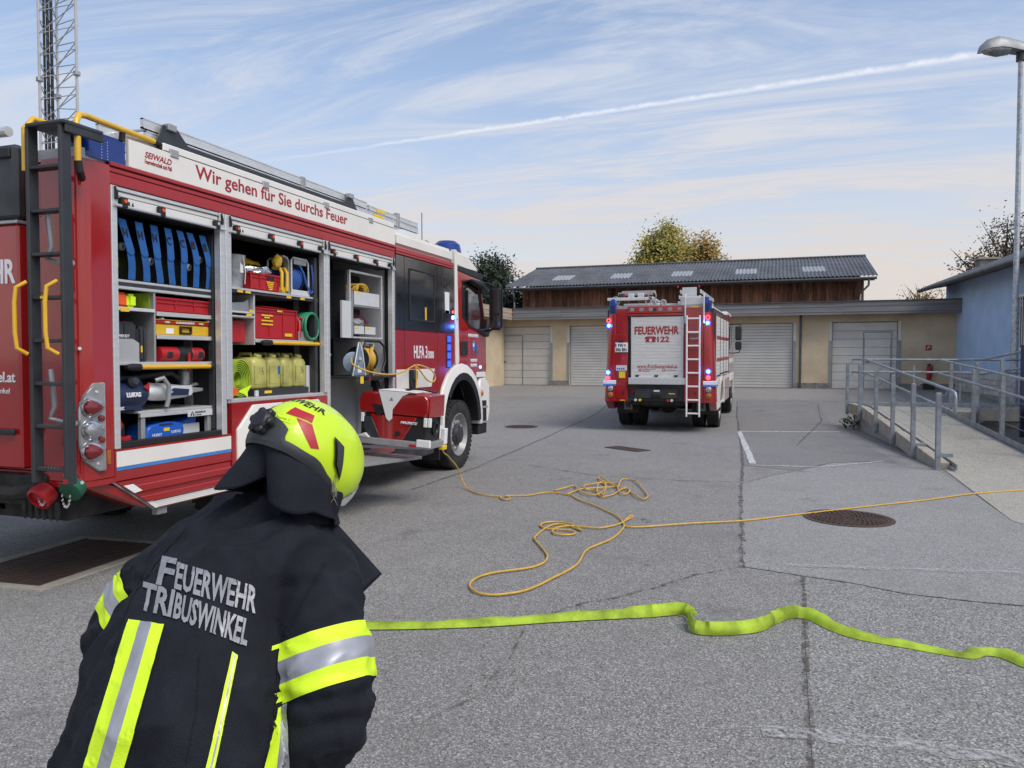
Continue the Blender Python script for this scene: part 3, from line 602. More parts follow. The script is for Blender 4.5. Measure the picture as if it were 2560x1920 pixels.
MB().prism([(5.9, .50), (5.9, .60), (0.4, 1.0), (0.4, .9)], 'x', 2.29, 2.30).build('kick_plate', 'galv_rail', rp)
# far side of the landing and far side of the second flight
rail([(.13, 7.80, 1.635), (3.9, 7.80, 1.62)]); rail([(.13, 7.80, 1.335), (3.9, 7.80, 1.32)])
for v in (.35, 1.5, 2.5, 2.9, 3.85): bx('post', 'galv_rail', rp, v - .02, v + .02, 7.78, 7.82, .3, 1.48)
bx('kick_plate', 'galv_rail', rp, .1, 3.9, 7.72, 7.735, .46, .60)
for u in (6.9, 5.2, 3.6, 2.0): post(3.82, u, .3, 1.55 + max(0, 5.3 - u) * .0725)
rail([(3.74, 7.8, 1.62), (3.74, 5.3, 1.63), (3.74, 0.6, 1.97)]); rail([(3.74, 7.8, 1.32), (3.74, 5.3, 1.33), (3.74, .6, 1.67)])
MB().prism([(7.7, .42), (7.7, .62), (5.3, .62), (.5, .98), (.5, .78), (5.3, .42)], 'x', 3.76, 3.80).build('kick_plate', 'galv_rail', rp)
# ---------------------------------------------------------------- street lamp
lp = thing('street_lamp', (5.46, 22.0, 0.0), 'tall galvanised street lamp with cobra head beside the blue house', 'street lamp')
MB().lathe([(.085, 0), (.085, 3.0), (.08, 3.02), (.086, 3.06), (.066, 3.12), (.052, 9.0)], (5.46, 22.0, 0), (0, 0, 1), 20).build('pole', 'galv', lp)
hv = Vector((-.93, -.36, 0)); sv = Vector((.36, -.93, 0)); o = Vector((5.46, 22.0, 9.1))
rings = []
for t_, hw, zt, zb in ((-.55, .10, .16, .02), (-.3, .14, .22, .0), (0, .16, .25, -.02), (.35, .19, .33, .03), (.6, .20, .36, .05), (.85, .19, .28, .02), (1.0, .13, .15, -.02), (1.06, .05, .02, -.05)):
    rings.append([o + hv * t_ + sv * (hw * math.cos(a)) + Vector((0, 0, (zb + (zt - zb) * max(0, math.sin(a)) if math.sin(a) > 0 else zb))) for a in np.linspace(0, 2 * math.pi, 17)[:-1]])
MB().loft(rings).build('lamp_head', 'steel_grey', lp)
rings = []
for t_, hw, d in ((.25, .03, .02), (.32, .15, .14), (.6, .17, .19), (.88, .15, .13), (1.0, .06, .03)):
    rings.append([o + hv * t_ + sv * (hw * math.cos(a)) + Vector((0, 0, .06 - d * max(0, -math.sin(a)))) for a in np.linspace(0, 2 * math.pi, 17)[:-1]])
MB().loft(rings).build('lens', 'lamp_clear', lp)
MB().cyl(o + Vector((0, 0, -.22)), o + Vector((0, 0, .05)), .10, n=14).build('clamp', 'dark_grey', lp)
# ---------------------------------------------------------------- lattice mast behind the fire engine
mat('mast_white', (.44, .44, .43), .5)
ms = thing('lattice_mast', (-9.3, 8.2, 0), 'white triangular lattice mast with black cables behind the fire engine', 'mast')
legs = [Vector((-9.62, 8.0, 0)), Vector((-8.95, 8.0, 0)), Vector((-9.99, 8.6, 0))]; HT = 13.0
for l in legs: MB().tube([l, l + Vector((0, 0, HT))], .018, 8).build('leg', 'mast_white', ms)
nb = 0
for a, b in ((0, 1), (1, 2), (2, 0)):
    z = 0.4 + .1 * a; k = 0
    while z < HT - .3:
        mb = MB().tube([legs[a] + Vector((0, 0, z)), legs[b] + Vector((0, 0, z))], .007, 5); mb.tube([legs[a] + Vector((0, 0, z)), legs[b] + Vector((0, 0, z + .30))], .007, 5)
        mb.build('lattice_brace', 'mast_white', ms, fix=False); z += .30
for z in (2.45, 5.45, 8.45):
    for l in legs: MB().cyl(l + Vector((0, 0, z)), l + Vector((0, 0, z + .05)), .045, n=10).build('flange', 'galv', ms)
for k in range(5): MB().tube([(-9.88 + k * .036, 8.30 + .02 * (k % 2), 0), (-9.88 + k * .036, 8.30 + .02 * (k % 2), HT)], .016, 6).build('cable', 'black', ms)
# ================================================================ fire engine 1 (side plane X = S, rear at Y = 4.0)
S = -4.5; LX = -7.0
t1 = thing('fire_engine', (-5.75, 8.0, 0), 'large red fire engine with open equipment compartments and white roof board', 'fire engine')
def B(name, m, x0, x1, y0, y1, z0, z1, bev=0.004, par=None, **k): return bx(name, m, par or t1, x0, x1, y0, y1, z0, z1, bev=bev, **k)
def PX(name, m, poly, x0, x1, bev=0.004, par=None): return MB().prism(poly, 'x', x0, x1).build(name, m, par or t1, bev=bev)
# --- carcass: compartments are real boxes behind the side plane
CW = -5.35
B('roof_panel', 'alu_dull', LX + .02, S - .03, 4.05, 8.58, 3.02, 3.10, bev=0)
B('far_side_panel', 'red', LX, LX + .06, 4.1, 8.58, .75, 3.05, bev=.02)
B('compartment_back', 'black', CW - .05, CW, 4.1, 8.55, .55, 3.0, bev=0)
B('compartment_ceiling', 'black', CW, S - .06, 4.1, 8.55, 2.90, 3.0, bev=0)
for a, b in ((5.46, 5.53), (7.03, 7.08)): B('bulkhead', 'dark_grey', CW, S - .05, a, b, .75, 2.9, bev=0)
B('rear_bulkhead', 'dark_grey', CW, S - .05, 4.16, 4.30, .75, 2.9, bev=0)
B('front_bulkhead', 'light_grey', CW, S - .05, 8.53, 8.58, .55, 2.95, bev=0)
B('compartment_floor', 'steel_grey', CW, S - .04, 4.28, 5.5, .97, 1.02, bev=0)
B('compartment_floor', 'alu', CW, S - .02, 5.52, 7.05, 1.262, 1.297, bev=0.004)
B('compartment_floor', 'steel_grey', CW, S - .04, 7.06, 8.55, .60, .64, bev=0)
# --- side trim: red bands with dark joints, white roof board
for z0, z1 in ((2.893, 2.975), (2.979, 3.010), (3.020, 3.048)): B('side_band', 'red_band', S - .05, S + (.0 if z0 < 2.97 else (.004 if z0 < 3 else .014)), 4.28, 8.57, z0, z1, bev=.004)
B('band_groove', 'black', S - .05, S - .008, 4.28, 8.57, 2.89, 3.05, bev=0)
B('roof_board', 'white_paint', S - .03, S + .004, 4.452, 8.575, 3.05, 3.25, bev=.003)
B('roof_edge', 'white_paint', S - .10, S - .004, 4.80, 8.575, 3.252, 3.318, bev=.01)
B('edge_joint', 'black', S - .10, S - .002, 4.80, 8.575, 3.246, 3.256, bev=0)
B('roof_edge', 'alu', S - .16, S - .06, 4.45, 4.80, 3.25, 3.30, bev=.004)
for y in (4.90, 6.04, 7.05, 7.98): B('hinge', 'alu_dull', S - .05, S + .012, y - .045, y + .045, 3.222, 3.285, bev=.005)
text('Wir gehen für Sie durchs Feuer', (S + .0055, 5.13, 3.082), (0, 1, 0), (0, 0, 1), 2.33, .145, 'text_red', t1, bold=.012)
text('SEIWALD', (S + .0055, 4.60, 3.155), (0, 1, 0), (0, 0, 1), .27, .045, 'text_red', t1, bold=.012, shear=.25)
text('Feuerwehrtechnik nach Maß', (S + .0055, 4.60, 3.110), (0, 1, 0), (0, 0, 1), .27, .035, 'text_red', t1, bold=-.006)
# --- ladder gallery on the roof
PX('gallery_plate', 'anthracite', [(4.84, 3.32), (4.93, 3.50), (5.08, 3.50), (5.20, 3.395), (7.62, 3.395), (7.70, 3.485), (7.79, 3.485), (7.93, 3.32)], S - .14, S - .125, bev=0)
for y in (5.0, 7.74): B('gallery_clip', 'alu_dull', S - .16, S - .10, y - .04, y + .05, 3.47, 3.52)
ld = MB()
l1 = thing('extension_ladder', (-4.9, 6.7, 3.36), 'aluminium extension ladder lying on the fire engine roof', 'ladder')
for i, (z0, z1, y0, y1) in enumerate(((3.355, 3.425, 4.80, 9.58), (3.437, 3.515, 4.77, 8.2), (3.432, 3.49, 8.25, 9.56))):
    for x0 in (-4.70, -5.15):
        MB().box(x0, x0 + .03, y0, y1, z0, z1).box(x0 - .004, x0 + .034, y0, y1, z0, z0 + .01).box(x0 - .004, x0 + .034, y0, y1, z1 - .01, z1).build('side_rail', 'alu', l1)
    if i < 2:
        for k in range(int((y1 - y0) / .29)): MB().tube([(-5.14, y0 + .15 + k * .29, (z0 + z1) / 2), (-4.69, y0 + .15 + k * .29, (z0 + z1) / 2)], .013, 8).build('rung', 'alu', l1)
for y, m in ((5.0, 'dark_grey'), (6.85, 'alu_dull'), (8.95, 'alu_dull')): B('clamp', m, -4.715, -4.655, y, y + .07, 3.345, 3.525, par=l1)
for y in (8.35, 8.42): B('warning_sticker', 'yellow_label', -4.669, -4.664, y, y + .22, 3.375 + .07 * (y > 8.4), 3.41 + .07 * (y > 8.4), bev=0, par=l1)
# --- rear corner, rounded red column with lamp on top
def corner(z0, z1, r=.12, y0=4.0, yb=4.285):
    P = [(S, yb), (S, y0 + r)] + [(S - r + r * math.cos(a), y0 + r - r * math.sin(a)) for a in np.linspace(0, math.pi / 2, 9)[1:]] + [(S - .32, y0), (S - .32, yb)]
    return MB().prism(P, 'z', z0, z1)
corner(.80, 3.025).build('corner_column', 'red', t1, bev=.006)
MB().prism([(S, 4.285), (S, 4.12), (S - .036, 4.035), (S - .12, 4.0), (S - .32, 4.0), (S - .32, 4.285)], 'z', .76, .799).build('corner_foot', 'red', t1)
P = [(S - .01, 4.45), (S - .01, 4.16)] + [(S - .10 + .09 * math.cos(a), 4.16 - .09 * math.sin(a)) for a in np.linspace(0, math.pi / 2, 6)[1:]] + [(S - .2, 4.07), (S - .2, 4.45)]
bl = MB().prism(P, 'z', 3.03, 3.235).build('blue_beacon', 'lamp_blue', t1, bev=.02, seg=2)
for k in range(7):
    for y in (4.22, 4.27): B('diode', 'led_blue' if k > 8 else 'light_grey', S - .0095, S - .0065, y, y + .005, 3.055 + k * .02, 3.062 + k * .02, bev=0, par=bl)
B('marker_strip', 'plastic_red', S - .105, S - .085, 3.992, 4.012, 2.57, 2.80, bev=.004)
# rear face
B('rear_panel', 'red', S - .75, S - .30, 4.03, 4.08, .86, 3.0, bev=.004)
B('rear_recess', 'black_gloss', -4.80, -4.56, 4.015, 4.03, 2.70, 2.92, bev=.02)
B('rear_panel_rib', 'red', -4.86, -4.55, 4.012, 4.03, 2.10, 2.64, bev=.02)
B('rear_panel_rib', 'red', -4.86, -4.55, 4.012, 4.03, .90, 1.10, bev=.008)
B('rear_wall', 'red', LX + .3, S - .5, 4.05, 4.12, .86, 3.0, bev=0)
rd = B('rear_door', 'red', -6.6, -4.97, 3.94, 4.03, .88, 2.58, bev=.015)
B('rear_window', 'anthracite', -6.6, -4.97, 3.93, 4.03, 2.61, 3.13, bev=.03)
B('window_trim', 'alu_dull', -6.6, -4.97, 3.935, 4.03, 2.585, 2.608, bev=.004)
MB().tube([(-6.5, 3.90, 3.20), (-4.98, 3.90, 3.20)], .035, 10).build('awning_tube', 'alu', t1)
B('rear_lamp_bar', 'black', -6.6, -5.0, 3.91, 3.94, 3.03, 3.10, bev=.008)
B('door_handle_bar', 'black', -6.5, -5.0, 3.90, 3.93, 1.12, 1.16, bev=.01)
text('FEUERWEHR', (-5.90, 3.937, 2.17), (1, 0, 0), (0, 0, 1), .905, .17, 'text_white', t1, bold=.03)
text('122', (-5.44, 3.937, 1.985), (1, 0, 0), (0, 0, 1), .23, .12, 'text_white', t1, bold=.03)
text('www.ff-tribuswinkel.at', (-5.93, 3.937, 1.485), (1, 0, 0), (0, 0, 1), .915, .075, 'text_white', t1, bold=.015)
text('ff_tribuswinkel', (-5.42, 3.937, 1.40), (1, 0, 0), (0, 0, 1), .35, .045, 'text_white', t1, bold=.0)
# tail light cluster, angled round the corner
d_ = Vector((.045, .185, 0)).normalized(); o_ = Vector((-4.537, 4.005, 0)); nrm = Vector((d_.y, -d_.x, 0))
def TL(u, z, out=0.0): p = o_ + d_ * u + nrm * out; return (p.x, p.y, z)
poly = [(.0, 1.08), (.0, 1.31), (.035, 1.40), (.11, 1.485), (.185, 1.485), (.185, .865), (.13, .865), (.03, .95)]
mb = MB(); n = len(poly); mb.add([TL(u, z, .0) for u, z in poly] + [TL(u, z, .035) for u, z in poly], [tuple(range(n))[::-1], tuple(range(n, 2 * n))] + [(i, (i + 1) % n, n + (i + 1) % n, n + i) for i in range(n)])
tl = mb.build('tail_light', 'lamp_clear', t1, bev=.008)
for z, m in ((1.315, 'lamp_red'), (1.16, 'lamp_clear'), (1.01, 'lamp_red')):
    def tear(r0, cu, prof, k0, k1):
        mb_ = MB().lathe(prof, (0, 0, 0), (0, 0, 1), 24, cap=False); o3 = []
        for x_, y_, z_ in mb_.v:                                     # stretched towards the side of the truck
            u_ = x_ * (k1 if x_ > 0 else k0); w2 = y_ * (1 - .35 * max(0, x_) / r0); o3.append(TL(cu + u_, z + w2, .034 + z_))
        mb_.v = o3; return mb_
    tear(.075, .078, [(.075, -.004), (.075, .010), (.062, .028), (.03, .038), (.001, .04)], .95, 1.25).build('lens', 'lamp_clear', tl)
    tear(.056, .066, [(.056, .0), (.056, .028), (.046, .050), (.02, .060), (.001, .062)], .9, 1.0 if m == 'lamp_clear' else 1.5).build('bulb_lens', m, tl)
for z in (1.235, 1.085): MB().lathe([(.026, 0), (.022, .012), (.001, .014)], TL(.15, z, .034), nrm, 14, cap=False).build('reflector', 'lamp_red', tl)
for z in (1.42, .92): MB().lathe([(.010, 0), (.010, .008), (.001, .010)], TL(.12, z, .034), nrm, 10, cap=False).build('screw', 'alu', tl)
B('side_marker', 'lamp_amber', S, S + .008, 4.215, 4.245, .90, 1.0, bev=.003)
for z in (.80, 1.72): MB().cyl((S - .03, 4.03, z), (S - .015, 4.02, z), .012, n=10).build('bolt', 'alu', t1)
# gas strut
MB().tube([(-4.63, 3.985, 1.05), (-4.60, 3.985, 1.35), (-4.62, 3.985, 1.6)], .012, 8).build('gas_strut', 'black', t1)
MB().tube([(-4.60, 3.985, 2.05), (-4.585, 3.985, 2.4), (-4.60, 3.985, 2.68)], .012, 8).build('gas_strut', 'black', t1)
# --- rear boarding ladder
YL = 3.80
la = B('boarding_ladder', 'anthracite', -4.43, -4.398, YL, YL + .08, .82, 3.20, bev=.006)
B('ladder_rail', 'anthracite', -4.718, -4.687, YL, YL + .08, .82, 3.18, bev=.006, par=la)
for k in range(8):
    z = 2.92 - .285 * k; B('rung', 'anthracite', -4.686, -4.429, YL + .01, YL + .09, z - .022, z, bev=.004, par=la)
    if k > 3:
        mb = MB()
        for i in range(9):
            for j in range(3): mb.lathe([(.007, 0), (.005, .004), (.001, .005)], (-4.67 + i * .028, YL + .025 + j * .022, z), (0, 0, 1), 6, cap=False)
        tag(mb.build('tread_studs', 'anthracite', la, fix=False), kind='stuff')
B('top_step', 'anthracite', -4.70, -4.37, YL - .01, YL + .30, 3.170, 3.195, bev=.006, par=la)
B('top_bracket', 'anthracite', -4.397, -4.375, YL + .02, YL + .32, 3.12, 3.20, bev=.006, par=la)
for zc in (2.65, 1.58): MB().tube([(-4.62, 3.88, zc), (-4.60, 3.89, zc - .25), (-4.64, 3.89, zc - .33), (-4.55, 3.92, zc - .36), (-4.45, 3.92, zc - .36)], .018, 6).build('stay', 'alu_dull', la)
B('end_reflector', 'plastic_red', -4.43, -4.395, YL - .004, YL, .83, .86, bev=0, par=la)
B('rung_label', 'yellow_label', -4.60, -4.56, YL - .002, YL + .012, 2.045, 2.063, bev=0, par=la)
for x in (-4.72, -4.45): MB().tube([(x, YL - .0, 2.16), (x - .035, YL - .05, 2.12), (x - .045, YL - .055, 2.02), (x - .045, YL - .055, 1.82), (x - .035, YL - .05, 1.72), (x, YL, 1.68)], .014, 10).build('grab_handle', 'yellow', t1)
h_ = [(-4.40, 3.93, 2.95), (-4.40, 3.93, 3.12), (-4.41, 3.93, 3.22), (-4.43, 3.97, 3.275), (-4.47, 4.06, 3.30), (-4.50, 4.30, 3.305), (-4.54, 4.74, 3.31)]
MB().tube(h_, .021, 12).build('roof_handrail', 'yellow', t1)
MB().tube([(-4.54, 4.74, 3.31), (-4.54, 4.80, 3.30), (-4.54, 4.82, 3.22)], .024, 10).build('rail_foot', 'black', t1)
MB().tube([(-4.40, 3.93, 2.96), (-4.40, 3.94, 2.90), (-4.47, 4.02, 2.87)], .026, 10).build('rail_foot', 'black', t1)
MB().tube([(-4.52, 4.42, 3.30), (-4.53, 4.42, 3.23)], .022, 8).build('rail_foot', 'black', t1)
MB().tube([(-4.76, 3.84, 2.9), (-4.76, 3.84, 3.18), (-4.76, 3.90, 3.26), (-4.78, 4.4, 3.27)], .021, 12).build('roof_handrail', 'yellow', t1)
wm = MB().lathe([(.05, 0), (.07, .02), (.07, .10), (.045, .14), (.045, .20)], (-4.70, 4.38, 3.03), (0, 0, 1), 18).build('water_monitor', 'plastic_red', t1)
MB().tube([(-4.62, 4.35, 3.2), (-4.80, 4.45, 3.28), (-5.0, 4.5, 3.22)], .05, 12).build('monitor_pipe', 'plastic_red', wm)
MB().cyl((-4.80, 4.22, 3.08), (-4.80, 4.22, 3.26), .045, n=14).build('monitor_collar', 'steel_grey', wm)
# --- underside at the rear, couplings
PX('departure_panel', 'red', [(4.02, .86), (4.02, .80), (4.60, .52), (4.70, .56)], S - .9, S - .04, bev=.004)
PX('skid_rail', 'alu_dull', [(4.26, .77), (4.66, .50), (4.69, .52), (4.29, .79)], S - .04, S - .02, bev=0)
B('rear_frame', 'chassis', -6.6, -4.75, 4.1, 5.4, .50, .86, bev=.01)
B('tow_beam', 'chassis', -6.4, -4.80, 3.98, 4.10, .62, .84, bev=.01)
rnd = random.Random(5)
for k in range(6): MB().tube([(-4.70 - .06 * k, 3.98, .66), (-4.70 - .06 * k, 3.98, .57 + .01 * (k % 2)), (-4.70 - .06 * k, 3.98, .53)], [.016, .018, .008], 7).build('drain_cock', 'chassis', t1)
MB().tube([(-4.85, 3.97, .74), (-5.1, 3.98, .70), (-5.4, 3.98, .72)], .05, 10).build('suction_pipe', 'chassis', t1)
MB().lathe([(.05, 0), (.078, .01), (.085, .05), (.085, .10), (.07, .11), (.07, .085), (.001, .085)], (-4.80, 4.0, .735), (.05, -.85, -.5), 24, cap=False).build('hose_coupling', 'plastic_red', t1)
MB().lathe([(.05, 0), (.075, .01), (.08, .05), (.08, .09), (.065, .10), (.001, .10)], (-4.60, 4.06, .785), (.15, -.85, -.5), 24, cap=False).build('hose_coupling', 'green_cap', t1)
MB().cyl((-4.56, 3.96, .84), (-4.56, 3.95, .87), .03, n=12).build('valve_knob', 'alu', t1)
for x0 in (-4.56, -4.78):
    mb = MB()
    for k in range(9):
        a = k / 8 * math.pi; c_ = Vector((x0 + .035 * math.cos(a), 3.93, .72 - .075 * math.sin(a)))
        mb.tube([c_ + Vector((.006 * math.cos(q), .004 * math.sin(q) * (k % 2), .009 * math.sin(q))) for q in np.linspace(0, 6.28, 9)[:-1]], .002, 4, closed=True)
    tag(mb.build('chain', 'alu', t1, fix=False), kind='stuff')
# --- aluminium shutter frames
for a, b, zb in ((4.285, 4.338, 1.0), (5.415, 5.475, 1.0), (5.482, 5.556, 1.298), (6.998, 7.045, 1.298), (7.05, 7.103, .62), (8.50, 8.562, .62)):
    B('door_frame_post', 'alu', S - .06, S + .006, a, b, zb, 2.888, bev=.004)
    B('frame_seal', 'black', S - .11, S - .062, a + .01, b - .005, zb, 2.88, bev=0)
for a, b, lab in ((4.342, 5.412, 'GR 6'), (5.56, 6.995, 'GR 4'), (7.107, 8.497, 'GR 2')):
    B('shutter_header', 'alu', S - .05, S + .001, a, b, 2.86, 2.885, bev=.003)
    for z0, z1 in ((2.822, 2.856), (2.752, 2.818)): B('shutter_slat', 'slat', S - .045, S - .012, a + .004, b - .004, z0, z1, bev=.005)
    MB().tube([(S + .02, a - .04, 2.748), (S + .02, b + .05, 2.748)], .011, 10).build('pull_bar', 'alu', t1)
    for i, f in enumerate((.04, .38, .70, .955)):
        if lab == 'GR 6' and i == 2: continue
        y = a + (b - a) * f; c_ = B('bar_bracket', 'black', S - .012, S + .034, y - .028, y + .028, 2.738, 2.812, bev=.006)
        MB().cyl((S + .034, y, 2.785), (S + .039, y, 2.785), .014, n=10).build('latch_button', 'orange_fab' if i < 3 else 'alu', c_)
    text(lab, (S - .0105, a + (b - a) * .04 + .035, 2.765), (0, 1, 0), (0, 0, 1), .085, .032, 'text_black', t1, bold=.02)
    for y in (a - .02, b + .02): PX('frame_latch', 'black', [(y - .012, 2.79), (y + .012, 2.79), (y + .014, 2.83), (y - .006, 2.88), (y - .012, 2.88)], S, S + .02, bev=0)
    B('shutter_box', 'black', S - .20, S - .05, a, b, 2.74, 2.86, bev=0)
# --- side panels below compartment 1
B('sill', 'black', S - .06, S + .004, 4.342, 5.412, 1.0, 1.045, bev=.006)
B('side_panel', 'red', S - .05, S - .002, 4.29, 5.535, .765, .998, bev=.004)
B('white_stripe', 'white_paint', S - .004, S + .0015, 4.30, 5.528, .868, .98, bev=0)
B('blue_line', 'blue_stripe', S - .004, S + .0015, 4.30, 5.528, .842, .866, bev=0)
PX('step_flap', 'red', [(4.29, .762), (5.535, .762), (5.535, .50), (4.68, .50)], S - .06, S - .01, bev=.008)
PX('flap_rib', 'red', [(4.36, .715), (5.53, .715), (5.53, .655), (4.44, .655)], S - .02, S + .012, bev=.008)
PX('flap_rib', 'red', [(4.50, .622), (5.53, .622), (5.53, .572), (4.57, .572)], S - .02, S + .010, bev=.006)
PX('reflective_mark', 'plate_white', [(4.345, .728), (4.435, .728), (4.52, .668), (4.445, .660)], S + .010, S + .0145, bev=0)
for k in range(4): PX('edge_marking', 'white_paint', [(4.66 - .012 * k, .512 + .013 * k), (5.53, .512 + .013 * k), (5.53, .523 + .013 * k), (4.648 - .012 * k, .523 + .013 * k)], S - .012, S - .005, bev=0)
PX('edge_marking', 'white_paint', [(4.56, .585), (4.62, .585), (4.70, .513), (4.665, .508)], S - .012, S - .004, bev=0)
B('step_foot', 'steel_grey', S - .10, S - .04, 4.72, 4.82, .44, .50)
# --- below compartment 2: wheel arch
arch_o = [(5.60, .50), (5.60, 1.03), (5.82, 1.235), (6.86, 1.235), (7.00, 1.10), (7.00, .50)]
arch_i = [(5.70, .50), (5.70, .97), (5.88, 1.145), (6.80, 1.145), (6.91, 1.04), (6.91, .50)]
PX('arch_panel', 'red', [(5.54, .50), (5.54, 1.262), (7.10, 1.262), (7.10, .50), (7.001, .50), (7.001, 1.10), (6.86, 1.236), (5.82, 1.236), (5.599, 1.03), (5.599, .50)], S - .05, S, bev=0)
mb = MB(); n = len(arch_o)
def yz(p, x): return (x, p[0], p[1])
mb.add([yz(p, S - .05) for p in arch_o] + [yz(p, S - .05) for p in arch_i] + [yz(p, S + .02) for p in arch_o] + [yz(p, S + .035) for p in arch_i],
       [f for i in range(n - 1) for f in ((i, i + 1, n + i + 1, n + i), (2 * n + i, 3 * n + i, 3 * n + i + 1, 2 * n + i + 1), (i, 2 * n + i, 2 * n + i + 1, i + 1), (n + i, n + i + 1, 3 * n + i + 1, 3 * n + i))])
mb.build('wheel_arch_trim', 'white_paint', t1, bev=.006)
PX('arch_liner', 'black', [(5.70, .4), (5.70, .97), (5.88, 1.145), (6.80, 1.145), (6.91, 1.04), (6.91, .4)], S - .75, S - .70, bev=0)
B('arch_liner_top', 'black', S - .75, S - .05, 5.72, 6.9, 1.15, 1.25, bev=0)
# --- wheels
mat('rim_grey', (.30, .30, .30), .45, .4, var=.2, vs_=9)
def wheel(name, c, par, R_=.52, wdt=.34, side=1, dual=False, hubc='dark_grey'):
    c = Vector(c); ax = Vector((side, 0, 0)); w_ = wdt
    tr = [(R_ * .60, -w_ * .42), (R_ * .70, -w_ * .50), (R_ * .88, -w_ * .50), (R_ * .97, -w_ * .44), (R_, -w_ * .36), (R_, -w_ * .12), (R_ * .982, -w_ * .11), (R_ * .982, -w_ * .07), (R_, -w_ * .06), (R_, w_ * .06), (R_ * .982, w_ * .07), (R_ * .982, w_ * .11), (R_, w_ * .12), (R_, w_ * .36), (R_ * .97, w_ * .44), (R_ * .93, w_ * .475), (R_ * .88, w_ * .50), (R_ * .80, w_ * .505), (R_ * .70, w_ * .50), (R_ * .60, w_ * .43)]
    wh = MB().lathe(tr, c, ax, 56, cap=False).build('wheel', 'rubber', par, smooth=28)
    mb = MB()
    for k in range(44):
        a = 2 * math.pi * k / 44; e = Vector((0, math.cos(a), math.sin(a))); t_ = Vector((0, -math.sin(a), math.cos(a)))
        for s_ in (-1, 1):
            p = c + ax * (s_ * w_ * .40) + e * (R_ * .972); q = []
            for u in (-.5, .5):
                for v in (-.5, .5):
                    for z in (-.012, .012): q.append(p + ax * u * w_ * .16 + t_ * v * .038 + e * z)
            mb.add(q, [(0, 1, 3, 2), (4, 6, 7, 5), (0, 4, 5, 1), (2, 3, 7, 6), (1, 5, 7, 3), (0, 2, 6, 4)])
    tag(mb.build('tread_blocks', 'rubber', wh), kind='stuff')
    rim = MB().lathe([(R_ * .61, w_ * .42), (R_ * .62, w_ * .47), (R_ * .60, w_ * .48), (R_ * .575, w_ * .44), (R_ * .55, w_ * .30), (R_ * .50, w_ * .22), (R_ * .40, w_ * .24), (R_ * .36, w_ * .32), (R_ * .30, w_ * .34)], c, ax, 40, cap=False).build('rim', 'rim_grey', wh)
    hb = MB().lathe([(R_ * .32, w_ * .28), (R_ * .31, w_ * .40), (R_ * .26, w_ * .44), (R_ * .24, w_ * .52), (R_ * .10, w_ * .56), (.001, w_ * .56)], c, ax, 28, cap=False).build('hub', hubc, wh)
    for k in range(10):
        a = 2 * math.pi * k / 10; e = Vector((0, math.cos(a), math.sin(a)))
        MB().cyl(c + e * R_ * .385 + ax * w_ * .26, c + e * R_ * .385 + ax * (w_ * .38), .016, n=6).build('wheel_nut', 'alu', wh)
    MB().lathe([(R_ * .60, -w_ * .40), (R_ * .3, -w_ * .3), (.001, -w_ * .3)], c, ax, 24, cap=False).build('inner_disc', 'chassis', wh)
    return wh
wheel('w', (S - .19, 10.66, .515), t1); wheel('w', (S - .22, 6.35, .515), t1); wheel('w', (S - .58, 6.35, .515), t1, hubc='chassis')
wheel('w', (LX + .19, 10.66, .515), t1, side=-1); wheel('w', (LX + .22, 6.35, .515), t1, side=-1)
MB().cyl((LX + .3, 10.66, .515), (S - .3, 10.66, .515), .09, n=12).build('axle', 'chassis', t1); MB().cyl((LX + .3, 6.35, .515), (S - .3, 6.35, .515), .11, n=12).build('axle', 'chassis', t1)
for x in (-6.2, -5.4): B('frame_rail', 'chassis', x, x + .1, 4.3, 11.5, .58, .82, bev=0)
B('tank', 'chassis', -6.9, -5.45, 7.3, 9.6, .45, .95, bev=.02)
# --- compartment 3 lower part
B('lower_wall', 'grey_paint', CW + .05, S - .5, 7.12, 7.16, .64, 1.43, bev=0)
B('lower_back', 'grey_paint', S - .56, S - .52, 7.12, 8.5, .64, 1.43, bev=0)
B('inner_post', 'steel_grey', S - .50, S - .46, 7.62, 7.66, .64, 1.43)
B('side_sill', 'red', S - .06, S - .002, 7.10, 8.56, .50, .60, bev=.006)
mb = MB(); mb.add([(S - .02, 6.95, .60), (-3.95, 6.80, .595), (-3.95, 8.18, .51), (S - .02, 8.22, .53)] + [(S - .02, 6.95, .565), (-3.95, 6.80, .56), (-3.95, 8.18, .475), (S - .02, 8.22, .495)], [(0, 1, 2, 3), (4, 7, 6, 5), (0, 4, 5, 1), (1, 5, 6, 2), (2, 6, 7, 3), (3, 7, 4, 0)])
mb.build('fold_out_step', 'alu_dull', t1, bev=.004)
# --- crew cabin
PX('crew_side', 'red', [(8.59, .62), (9.84, .62), (9.84, 1.0), (9.95, 1.25), (10.12, 1.43), (10.32, 1.55), (10.44, 1.58), (10.44, 2.012), (8.59, 2.012)], S - .06, S, bev=.008)
B('door_seam', 'black', S - .01, S + .0015, 8.825, 8.832, 1.0, 2.95, bev=0); B('door_seam', 'black', S - .01, S + .0015, 9.83, 9.838, 1.0, 2.95, bev=0)
B('window_band', 'black_gloss', S - .06, S - .001, 8.60, 10.43, 2.014, 2.955, bev=.01)
wf = B('crew_window', 'window_glass', S - .002, S + .004, 8.985, 9.70, 2.165, 2.79, bev=.03, seg=2)
MB().frame([(8.96, 2.14), (9.725, 2.14), (9.725, 2.815), (8.96, 2.815)], [(8.985, 2.165), (9.70, 2.165), (9.70, 2.79), (8.985, 2.79)], 'x', S - .004, S + .012).build('window_seal', 'black', wf, bev=.006)
B('grab_rail', 'yellow', S + .0045, S + .006, 9.42, 9.47, 2.17, 2.34, bev=0, par=wf)
B('side_window', 'window_glass', S - .002, S + .003, 10.0, 10.30, 2.15, 2.82, bev=.03)
text('1', (S + .006, 10.07, 2.30), (0, 1, 0), (0, 0, 1), .15, .30, 'text_white', t1, bold=.03)
